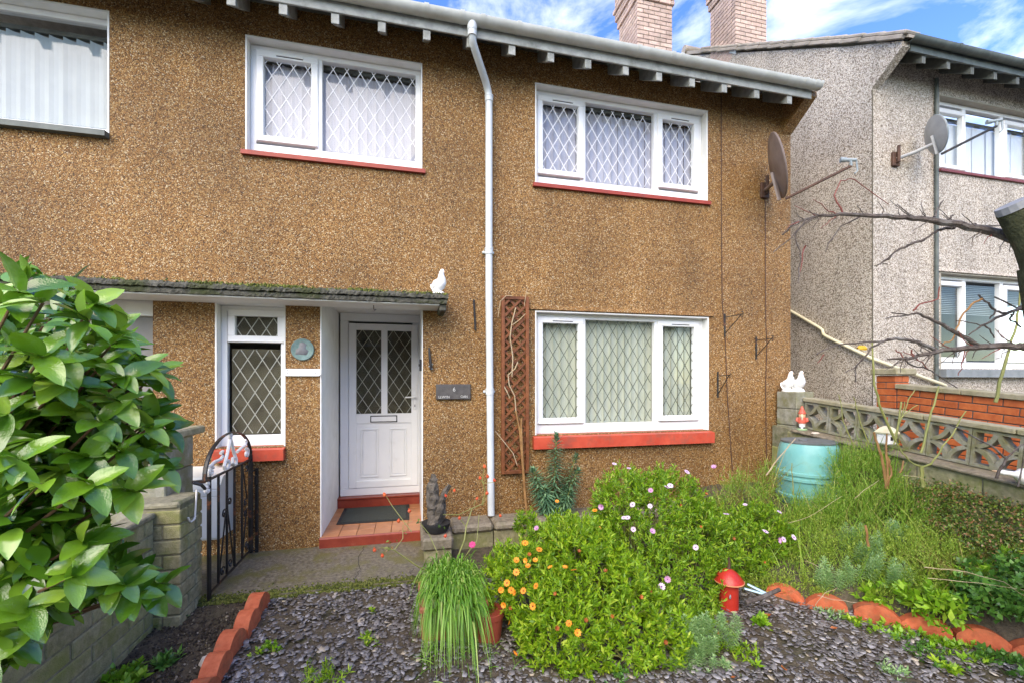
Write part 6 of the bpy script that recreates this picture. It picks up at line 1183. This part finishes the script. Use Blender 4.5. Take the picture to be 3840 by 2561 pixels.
def branch(name, pts, dep, r0, r1, m, dd=0.0, px=True):
    P_ = wiggle(path(pts, dep, dd), .003); k = len(P_); b = MB(); b.tube(P_, [r0 + (r1 - r0) * (i / (k - 1)) ** .8 for i in range(k)], 7); return b.build(name, m, tree, True)
branch('bough', [(2380, 610)] + [Zs(*p) for p in ((1640, 800), (1350, 690), (1060, 620), (640, 540), (300, 490), (0, 455))] + [(2010, 497), (1930, 492), (1870, 499), (1825, 512), (1795, 540)], 2.24, .029, .004, BARK, .03)
branch('bough', [(2420, 815)] + [Zt(*p) for p in ((2351, 1120), (2200, 1110), (1900, 1120), (1700, 1140), (1500, 1155), (1300, 1200), (1150, 1240), (1090, 1240), (920, 1250))], 2.24, .024, .005, BARK, .02)
for nm, pts, r0, r1, m in (('branch', [(1870, 1110), (1700, 1010), (1500, 890), (1350, 820), (1230, 770), (1140, 790), (900, 825)], .014, .003, BARK), ('twig', [(1190, 740), (1250, 680), (1450, 620), (1465, 490)], .005, .003, TWIGR), ('twig', [(960, 765), (1130, 790)], .003, .004, BARK),
    ('branch', [(1420, 1150), (1240, 1070), (1100, 1045), (960, 1045), (840, 1075), (740, 1130), (600, 1310), (580, 1490)], .012, .003, BARK), ('twig', [(960, 1045), (680, 1070), (400, 1100), (170, 1200)], .006, .003, BARK), ('twig', [(600, 1310), (470, 1390)], .004, .002, BARK), ('twig', [(250, 1200), (180, 1290)], .003, .002, TWIGR),
    ('branch', [(2390, 700), (2200, 760), (2000, 860), (1880, 920), (1770, 1000)], .011, .003, BARK), ('twig', [(2160, 770), (2050, 750), (1990, 830)], .007, .003, BARK), ('twig', [(2050, 740), (1980, 660), (1910, 610), (1870, 580)], .006, .004, BARK), ('twig', [(1910, 620), (1800, 680), (1700, 800), (1640, 930), (1600, 1050), (1490, 1110)], .006, .003, STEMB),
    ('twig', [(1940, 900), (2000, 960), (2040, 1030)], .005, .003, BARK), ('twig', [(1640, 850), (1850, 880), (1980, 930)], .003, .003, BARK), ('twig', [(2220, 780), (2210, 850), (2320, 920)], .006, .004, BARK), ('twig', [(2040, 600), (2330, 740)], .004, .005, BARK), ('twig', [(1090, 1240), (1170, 1310), (1350, 1360), (1450, 1420), (1650, 1550)], .005, .003, BARK), ('twig', [(1170, 1150), (1230, 1260), (1350, 1360)], .004, .003, TWIGR), ('twig', [(1090, 1240), (1020, 1170), (1000, 1150)], .004, .002, TWIGR), ('twig', [(1730, 1160), (1690, 1310), (1660, 1420)], .003, .002, TWIGR),
    ('twig', [(1300, 0), (1200, 30), (1060, 90), (960, 160), (850, 250), (780, 275)], .008, .003, BARK), ('twig', [(960, 160), (930, 210), (860, 245), (915, 265)], .004, .002, BARK), ('twig', [(340, -10), (300, 40), (265, 130)], .004, .002, BARK), ('twig', [(60, 60), (25, 150), (0, 340)], .005, .002, TWIGR), ('twig', [(2351, 690), (2300, 700), (2240, 790)], .006, .004, BARK)):
    branch(nm, [Zt(*p) for p in pts], 2.42, r0, r1, m)
for pts in (((700, 610), (500, 640), (380, 690), (220, 800), (0, 860)), ((400, 450), (440, 360), (540, 205)), ((620, 500), (650, 440), (700, 420)), ((990, 600), (1000, 540)), ((1060, 580), (1250, 580), (1460, 580))): branch('twig', [Zs(*p) for p in pts], 2.40, .010 if len(pts) > 4 else .006, .003, BARK)
for pts in (((1870, 499), (1840, 520), (1800, 560), (1775, 580)), ((1850, 505), (1825, 540), (1838, 600), (1832, 650)), ((1980, 495), (1930, 520), (1900, 560)), ((1935, 492), (1915, 450), (1930, 415), (1960, 412), (2040, 470)), ((2100, 500), (2060, 470))): branch('twig', list(pts), 2.50, .005, .002, BARK if pts[-1][0] != 2040 else TWIGR)
UPB = [Zs(*p) for p in ((1640, 800), (1350, 690), (1060, 620), (640, 540), (300, 490), (0, 455))] + [(2010, 497), (1930, 492), (1870, 499), (1825, 512)]
LOB = [Zt(*p) for p in ((2351, 1120), (2200, 1110), (1900, 1120), (1700, 1140), (1500, 1155), (1300, 1200), (1150, 1240), (1090, 1240))]
for i in range(54):      # fine side twigs
    B_l, d0, dd_ = (UPB, 2.27, .03) if i % 2 else (LOB, 2.26, .02); k = random.randrange(len(B_l) - 1); t = random.random(); a_ = (B_l[k][0] + (B_l[k + 1][0] - B_l[k][0]) * t, B_l[k][1] + (B_l[k + 1][1] - B_l[k][1]) * t)
    du, dv = random.uniform(-55, -5), random.choice((-1, 1)) * random.uniform(12, 42); branch('twig', [a_, (a_[0] + du * .5 + random.gauss(0, 4), a_[1] + dv * .4), (a_[0] + du, a_[1] + dv)], d0 + dd_ * (k + t), .0035, .0014, TWIGR if i % 5 == 0 else BARK)
yl = MB(); yp = at(1978, 800, 2.42)
for i in range(7):
    a0 = i / 7 * math.pi * 1.2 - .6; a1 = (i + 1) / 7 * math.pi * 1.2 - .6; r_ = .019
    for L0, L1, k0, k1 in ((-.03, -.012, .35, .9), (-.012, .012, .9, .95), (.012, .03, .95, .5)):
        yl.add([yp + Vector((L0, r_ * k0 * -math.cos(a0), r_ * k0 * math.sin(a0))), yp + Vector((L1, r_ * k1 * -math.cos(a0), r_ * k1 * math.sin(a0))), yp + Vector((L1, r_ * k1 * -math.cos(a1), r_ * k1 * math.sin(a1))), yp + Vector((L0, r_ * k0 * -math.cos(a1), r_ * k0 * math.sin(a1)))], [(0, 1, 2, 3)])
yl.build('curled_yellow_leaf', YELL, tree, True)
# ================================================================ RIGHT-HAND BED
def bush(name, loc, label, cat, parts, group=None):
    t_ = thing(name, loc, label, cat, group)
    for nm, V, Fc, m in parts: add_np(nm, V, Fc, m, t_)
    return t_
def ground_pt(u, v, d):
    p = at(u, v, d); return Vector((p.x, p.y, float(gz(p.x, p.y))))
def needles(lobes, n, per, L_, w, slen, up, spread=1.0, jit=.35): P, Dn = lobe_points(lobes, n, .5, 1.08, -.5); return shoots(P, Dn, per, L_, w, slen, up, spread, jit)
L1 = lobes_bed([(1965, 1100, 3.55, 70), (1990, 1170, 3.35, 85), (1915, 1190, 3.5, 75), (2070, 1180, 3.2, 75), (1940, 1060, 3.7, 40), (2000, 1050, 3.7, 40), (2010, 1110, 3.5, 70), (1850, 1200, 3.7, 50)])
br = bush('broom_shrub', ground_pt(1980, 1200, 3.4), 'feathery yellow-green broom in front of the teal water butt', 'shrub', [('foliage', *needles(L1, 1500, 20, .024, .0038, .20, .7, .55), LF_BROOM)])
n = 800; P, Dn = lobe_points(L1, n, .2, .7, -.2); V, Fc = blades(P - np.array((0, 0, .12)), np.stack([RNG.normal(.12, .35, n), RNG.normal(-.1, .35, n), RNG.uniform(.8, 1.3, n)], -1), RNG.uniform(.25, .48, n), .004, RNG.uniform(.05, .5, n), 5); add_np('twigs', V, Fc, LF_BROOM, br)
L2 = lobes_bed([(1800, 1310, 3, 50), (1845, 1325, 3, 45), (1760, 1330, 3, 40), (1900, 1285, 3.15, 75), (1985, 1290, 3.0, 80), (2050, 1290, 2.85, 80), (1870, 1230, 3.4, 60), (2110, 1330, 2.6, 75), (2030, 1350, 2.7, 60), (1950, 1345, 2.85, 55), (2120, 1265, 2.8, 60), (1830, 1290, 3.3, 55), (1810, 1230, 3.55, 55), (1880, 1335, 3.0, 40), (2180, 1290, 2.65, 60)]) + lobes_px([(1800, 1342, 3.32, 34), (1848, 1338, 3.28, 32), (1765, 1335, 3.35, 30), (1720, 1330, 3.4, 25), (1885, 1350, 3.2, 28)])
he = bush('heath_mound', ground_pt(1990, 1330, 2.9), 'spreading grey-green heath covering the middle of the right-hand bed', 'shrub', [('foliage', *needles(L2, 2300, 18, .022, .0048, .14, .55, .75), LF_HEATH)])
L3 = [(1960, 1215, 3.1, 30), (2050, 1200, 3.0, 28), (1990, 1250, 2.95, 32), (2010, 1290, 2.85, 30), (1960, 1300, 2.85, 30), (2060, 1300, 2.75, 28), (1900, 1310, 2.95, 25), (2030, 1240, 2.9, 25)]
VV, FF, off = [], [], 0
for u, v, d, r in L3:
    for i in range(7):
        p = at(u + random.gauss(0, r * .6), v + random.gauss(0, r * .5), bed_depth(u, v) - .25); V, Fc = spurge_stem(p - Vector((random.gauss(0, .02), -.03, .16)), p, 64, .040, .0052, None, None, up=.3, dro=.1); VV.append(V); FF.append(Fc + off); off += len(V)
bush('cypress_spurge', ground_pt(1995, 1310, 2.9), 'pale feathery spurge shoots among the heath in the right-hand bed', 'plant', [('shoots', np.concatenate(VV), np.concatenate(FF), LF_CYP)])
VV, FF, off = [], [], 0
for i in range(64):
    u = random.gauss(1612, 34); v = random.uniform(1400, 1555); p = at(u, v, 2.42 + (1555 - v) * .0012); V, Fc = spurge_stem(p - Vector((random.gauss(0, .02), random.gauss(0, .02), .11)), p, 66, .034, .0050, None, None, up=.35, dro=.1); VV.append(V); FF.append(Fc + off); off += len(V)
bush('cypress_spurge', ground_pt(1615, 1530, 2.4), 'pale feathery spurge at the foot of the lilac daisy bush', 'plant', [('shoots', np.concatenate(VV), np.concatenate(FF), LF_CYP)])
L4 = lobes_bed([(2120, 1165, 3.25, 60), (2200, 1185, 3.05, 70), (2280, 1210, 2.85, 70), (2340, 1240, 2.7, 75), (2230, 1250, 2.85, 65), (2320, 1180, 2.95, 55), (2300, 1290, 2.6, 60), (2160, 1230, 3.0, 50), (2400, 1230, 2.7, 80), (2180, 1140, 3.25, 45), (2260, 1150, 3.05, 50)])
P, Dn = lobe_points(L4, 2100, .6, 1.08, -.5); bush('cotoneaster', ground_pt(2260, 1260, 2.85), 'low bronze-green cotoneaster spreading under the screen wall', 'shrub', [('foliage', *shoots(P, Dn, 9, .022, .012, .09, .35, 1.0, .5), LF_COT)])
n = 700; c1 = at(2200, 1300, bed_depth(2200, 1300)); gz1 = float(gz(c1.x, c1.y)); roots = np.stack([RNG.normal(c1.x, .13, n), RNG.normal(c1.y, .12, n), np.full(n, gz1)], -1)
bush('straw_grass', (c1.x, c1.y, gz1), 'straw-yellow tussock of dry grass between heath and cotoneaster', 'grass', [('blades', *blades(roots, np.stack([RNG.normal(0, .45, n), RNG.normal(-.1, .45, n), RNG.uniform(.7, 1.2, n)], -1), RNG.uniform(.16, .36, n), .0045, RNG.uniform(.2, .9, n), 5), LF_STRAW)])
L5 = lobes_bed([(2110, 1375, 2.35, 48), (2160, 1395, 2.28, 48), (2070, 1345, 2.45, 45), (2195, 1430, 2.2, 30), (2230, 1330, 2, 40), (2000, 1370, 2, 30)], -.05)
P, Dn = lobe_points(L5, 110, .4, 1.05, -.6); bush('bright_leaf_shrub', ground_pt(2140, 1440, 2.3), 'fresh green broad-leaved shrub hanging over the red edging', 'shrub', [('foliage', *shoots(P, Dn, 8, .052, .026, .10, .2, .9, .5), LF_BRIGHT)])
L6 = lobes_bed([(2260, 1370, 2.3, 60), (2330, 1380, 2.2, 60), (2330, 1330, 2.35, 55), (2400, 1350, 2.3, 70), (2240, 1330, 2.45, 45)])
P, Dn = lobe_points(L6, 420, .5, 1.05, -.5); bush('ground_ivy', ground_pt(2320, 1410, 2.25), 'dark broad-leaved ground cover at the right-hand end of the edging', 'plant', [('foliage', *shoots(P, Dn, 7, .042, .030, .07, .3, 1.1, .6), LF_IVY)])
L7 = lobes_px([(1690, 1110, 4.05, 42), (1740, 1130, 3.95, 48), (1770, 1080, 4.0, 35), (1660, 1150, 4.0, 35)])
P, Dn = lobe_points(L7, 260, .3, 1.05, -.4); wl = bush('wispy_shrub', ground_pt(1720, 1190, 3.95), 'wispy brown and green shrub against the wall left of the water butt', 'shrub', [('foliage', *shoots(P, Dn, 12, .026, .006, .14, .65, .7), LF_BROOM)])
n = 160; P, Dn = lobe_points(L7, n, .1, .8, -.2); V, Fc = blades(P - np.array((0, 0, .2)), np.stack([RNG.normal(0, .4, n), RNG.normal(0, .3, n), RNG.uniform(.7, 1.2, n)], -1), RNG.uniform(.25, .55, n), .004, RNG.uniform(0, .4, n), 4); add_np('twigs', V, Fc, LF_STRAW, wl)
n = 1500; gx = RNG.uniform(2.5, 4.2, n * 3); gy = RNG.uniform(1.9, 3.9, n * 3); gd = (gx - BED_A[0]) * BED_N[0] + (gy - BED_A[1]) * BED_N[1]; ok = (gd > .12) & (gd < 1.5); gx, gy = gx[ok][:n], gy[ok][:n]; n = len(gx)
roots = np.stack([gx, gy, gz(gx, gy) + .02], -1); V, Fc = blades(roots, np.stack([RNG.normal(0, .4, n), RNG.normal(0, .4, n), RNG.uniform(.7, 1.2, n)], -1), RNG.uniform(.12, .40, n), .0045, RNG.uniform(.1, .8, n), 5)
bush('wild_grass', (3.4, 2.7, 0.3), 'wispy wild grass scattered all through the right-hand bed', 'grass', [('blades', V, Fc, LF_BROOM)])
P, Dn = lobe_points(lobes_bed([(2330, 1300, 2, 40), (2280, 1335, 2, 35), (2200, 1345, 2, 35), (2345, 1150, 2, 30), (2010, 1395, 2, 25)]), 160, .4, 1.1, -.3); bush('bright_ground_cover', ground_pt(2280, 1345, bed_depth(2280, 1345)), 'bright green seedlings between the cotoneaster and the red edging', 'plant', [('foliage', *shoots(P, Dn, 8, .04, .018, .08, .4, 1.0, .5), LF_BRIGHT)])
# loose stems: pruned shrub, green suckers, straw stalks
Zw = lambda x, y: ((3300 + x * .319) * .6122, (1400 + y * .319) * .6122); Zb = lambda x, y: ((2800 + x * .4592) * .6122, (1560 + y * .4592) * .6122)
def stems(name, base, label, cat, rows, m):
    t_ = thing(name, base, label, cat)
    for pts, d, r0, r1, *mm in rows:
        P_ = wiggle([at(*p, d) for p in pts], .003); k = len(P_); b = MB(); b.tube(P_, [r0 + (r1 - r0) * i / (k - 1) for i in range(k)], 6); b.build('stem', mm[0] if mm else m, t_, True)
    return t_
stems('rose_suckers', ground_pt(2145, 1180, 3.35), 'green forked rose suckers in front of the screen wall', 'plant', [([Zw(*p) for p in ((505, 1330), (490, 1200), (490, 1095))], 3.4, .014, .012), ([Zw(*p) for p in ((490, 1095), (380, 1050), (260, 930), (180, 780))], 3.4, .007, .005), ([Zw(*p) for p in ((490, 1095), (600, 1060), (700, 930), (850, 720), (1010, 440))], 3.4, .008, .004), ([Zw(*p) for p in ((480, 930), (540, 700), (600, 450), (690, 150))], 3.4, .009, .006), ([Zw(*p) for p in ((180, 750), (230, 550), (290, 470), (440, 370))], 3.5, .005, .003), ([Zw(*p) for p in ((190, 770), (230, 500), (250, 330))], 3.5, .007, .006), ([Zw(*p) for p in ((290, 450), (330, 310), (410, 190))], 3.5, .004, .003)], STEMG)
stems('tall_suckers', ground_pt(2290, 1250, 2.9), 'tall thin olive shoot rising in front of the grey house window', 'plant', [([Zt(*p) for p in ((2050, 1700), (2090, 1500), (2180, 1200), (2250, 980), (2300, 700), (2330, 300))], 2.75, .010, .004), ([Zw(*p) for p in ((1370, 1230), (1480, 1000), (1300, 840), (900, 630), (760, 590))], 3.0, .009, .003, BARK), ([Zw(*p) for p in ((1480, 1000), (1640, 850), (1700, 800))], 3.0, .006, .003, BARK), ([Zw(*p) for p in ((1620, 1330), (1660, 1150), (1690, 1000))], 3.0, .006, .003, BARK)], STEMG)
stems('pruned_shrub', ground_pt(2030, 1100, 3.6), 'orange-brown bare stems of a pruned shrub below the cream lantern', 'shrub', [([Zb(*p) for p in ((1140, 590), (1120, 430), (1080, 270), (1040, 130))], 3.6, .012, .008), ([Zb(*p) for p in ((1150, 590), (1150, 420), (1140, 280), (1145, 140))], 3.6, .010, .006), ([Zb(*p) for p in ((1155, 560), (1180, 430), (1150, 330))], 3.6, .009, .006), ([Zb(*p) for p in ((1250, 460), (1280, 360))], 3.4, .007, .005), ([Zb(*p) for p in ((995, 1060), (970, 890))], 2.9, .008, .007)], STEMB)
stems('thin_green_shoots', ground_pt(1960, 1100, 3.7), 'thin green shoots rising beside the water butt past the wall', 'plant', [([Zb(*p) for p in ((880, 260), (820, 120), (780, 0), (750, -180))], 3.75, .006, .003), ([Zb(*p) for p in ((1000, 230), (930, 60), (900, -60), (870, -160))], 3.75, .006, .003), ([Zb(*p) for p in ((1215, 200), (1080, -100), (1040, -260), (1025, -620))], 3.75, .011, .006), ([Zb(*p) for p in ((1200, 230), (1270, 0), (1290, -120))], 3.75, .006, .003), ([Zb(*p) for p in ((160, 480), (260, 340), (400, 180))], 3.8, .006, .003, STEMD), ([Zb(*p) for p in ((380, 640), (375, 500), (370, 380))], 3.3, .004, .003)], STEMG)
stems('straw_stalks', ground_pt(2150, 1330, 2.6), 'long dry straw-coloured stalks fallen across the right-hand bed', 'plant', [([Zb(*p) for p in ((1450, 1230), (1800, 1270), (2100, 1350), (2300, 1480))], 2.55, .0022, .0015), ([Zb(*p) for p in ((1480, 1320), (1900, 1360), (2280, 1420))], 2.55, .0018, .0012), ([Zb(*p) for p in ((480, 1180), (620, 1240), (800, 1310))], 3.2, .0022, .0015), ([Zb(*p) for p in ((340, 870), (560, 790), (780, 650))], 3.5, .0018, .0012), ([Zb(*p) for p in ((1280, 480), (1420, 500), (1540, 560))], 3.2, .002, .0012), ([Zb(*p) for p in ((560, 1540), (640, 1440), (740, 1400))], 2.6, .0018, .0012), ([Zb(*p) for p in ((580, 1460), (760, 1500), (900, 1520))], 2.6, .0018, .0012), ([Zb(*p) for p in ((880, 670), (960, 600), (1080, 520))], 3.1, .0018, .0012)], STEMD)
# weeds and fallen leaves on the slate
def weed(u, v, r, nsh, L_, w, m, label, nm='weed'):
    ry_ = np.array(ray(u, v)); t = 1.0
    for _ in range(8): p = np.array((0, 0, EYE)) + ry_ * t; t *= (EYE - float(gz(p[0], p[1]))) / (EYE - p[2])
    p = np.array((0, 0, EYE)) + ry_ * t; nsh = int(nsh * 1.4); P = p + RNG.normal(0, r * 1.15, (nsh, 3)) * np.array((1, 1, .12))
    P[:, 2] = gz(P[:, 0], P[:, 1]) + RNG.uniform(.012, .035, nsh); V, Fc = shoots(P, norm(RNG.normal(size=(nsh, 3)) * .5 + np.array((0, 0, 1))), 8, L_ * 1.3, w * 1.45, .035, .4, 1.1, .4)
    t_ = thing(nm, (p[0], p[1], p[2]), label, 'weed', 'weeds growing through the slate'); add_np('leaves', V, Fc, m, t_)
for i, (u, v, r, nsh, L_, w, m, lab) in enumerate(((745, 1556, .05, 34, .028, .005, LF_BUSH, 'bright green feathery weed at the bottom edge left of centre'), (612, 1495, .028, 12, .018, .012, LF_BRIGHT, 'small round-leaved weed beside the red edging near the gate'), (585, 1422, .014, 5, .018, .010, LF_BUSH, 'tiny weed close beside the red edging'), (855, 1408, .012, 5, .016, .009, LF_BUSH, 'tiny weed in the slate below the concrete path'), (850, 1470, .03, 9, .022, .008, LF_BUSH, 'small weed in the slate left of the grass clump'), (380, 1432, .03, 16, .022, .014, LF_IVY, 'round-leaved weed at the foot of the block pier'), (310, 1552, .045, 16, .034, .022, LF_BRIGHT, 'broad-leaved seedling in the soil at the foot of the block wall'), (375, 1530, .03, 10, .04, .012, LF_IVY, 'dark narrow-leaved weed in the soil strip at the bottom left'),
    (1745, 1432, .02, 9, .04, .022, LF_BRIGHT, 'fresh broad-leaved seedling on the slate below the red lantern'), (1905, 1410, .04, 22, .022, .006, LF_CYP, 'feathery weed below the first red edging bricks'), (1690, 1490, .06, 34, .028, .010, LF_BUSH, 'spreading weed patch at the foot of the pale spurge'), (1960, 1432, .02, 8, .026, .014, LF_BUSH, 'small weed near the broken end of the edging'), (2055, 1455, .05, 18, .026, .014, LF_BRIGHT, 'weed below the middle of the right-hand edging'), (2120, 1500, .06, 34, .018, .009, LF_IVY, 'low creeping weed on the slate at the lower right'), (2190, 1490, .055, 26, .030, .014, LF_BRIGHT, 'bright weed in front of the right-hand edging'), (2275, 1480, .05, 20, .032, .018, LF_IVY, 'broad dark weed in front of the edging at the right edge'), (2050, 1545, .03, 14, .024, .006, LF_CYP, 'feathery weed at the bottom edge right of centre'), (2180, 1540, .02, 9, .03, .014, LF_BUSH, 'small seedling at the lower right of the slate'), (1425, 1555, .03, 16, .016, .010, LF_IVY, 'small dark weed at the bottom edge below the orange daisies'))): weed(u, v, r, nsh, L_, w, m, lab)
n = 90; tu = RNG.choice([1010, 985, 1060, 1120, 1190, 1215, 1000], n); tv = RNG.normal(1500, 22, n); P = []
for u, v in zip(tu + RNG.normal(0, 10, n), tv):
    r_ = np.array(ray(u, v)); t = (EYE + .08) / -r_[2]; P.append(np.array((0, 0, EYE)) + r_ * t)
P = np.array(P); P[:, 2] = gz(P[:, 0], P[:, 1]); V, Fc = blades(P, np.stack([RNG.normal(0, .5, n), RNG.normal(-.2, .5, n), RNG.uniform(.5, 1.1, n)], -1), RNG.uniform(.07, .18, n), .005, RNG.uniform(.3, 1.0, n), 5)
bush('stray_grass', tuple(P.mean(0)), 'stray grass blades sprouting from the slate below the grass clump', 'grass', [('blades', V, Fc, LF_GRASS)])
dlm = MB(); dlm.add([(0, 0, 0), (.018, .02, .008), (.016, .05, .004), (0, .075, .012), (-.016, .05, .006), (-.018, .02, .01), (0, .035, -.004)], [(0, 1, 6), (1, 2, 6), (2, 3, 6), (3, 4, 6), (4, 5, 6), (5, 0, 6)]); dmesh = dlm.mesh('dead_leaf', DEADL)
for u, v, sc, lab in ((1335, 1542, 1.0, 'fallen orange leaf at the bottom edge below the orange daisies'), (1785, 1362, .9, 'fallen red leaf at the end of the grey stick'), (1822, 1372, .7, 'fallen orange leaf just right of the grey stick'), (1752, 1412, .7, 'fallen brown leaf below the grey stick'), (1800, 1532, .9, 'fallen brown leaf at the lower right of the slate'), (1690, 1552, .7, 'fallen brown leaf at the bottom edge beside the pale spurge'), (1665, 1425, .7, 'fallen red leaf at the foot of the red lantern'), (1905, 1440, .6, 'fallen brown leaf below the first edging bricks')):
    r_ = np.array(ray(u, v)); t = 1.0
    for _ in range(8): p = np.array((0, 0, EYE)) + r_ * t; t *= (EYE - .03 - float(gz(p[0], p[1]))) / (EYE - p[2])
    p = np.array((0, 0, EYE)) + r_ * t; tag(link('fallen_leaf', dmesh, None, p, (random.uniform(-.4, .4), random.uniform(-.5, .5), random.uniform(0, 6)), sc), lab, 'leaf', 'leaves fallen on the slate')
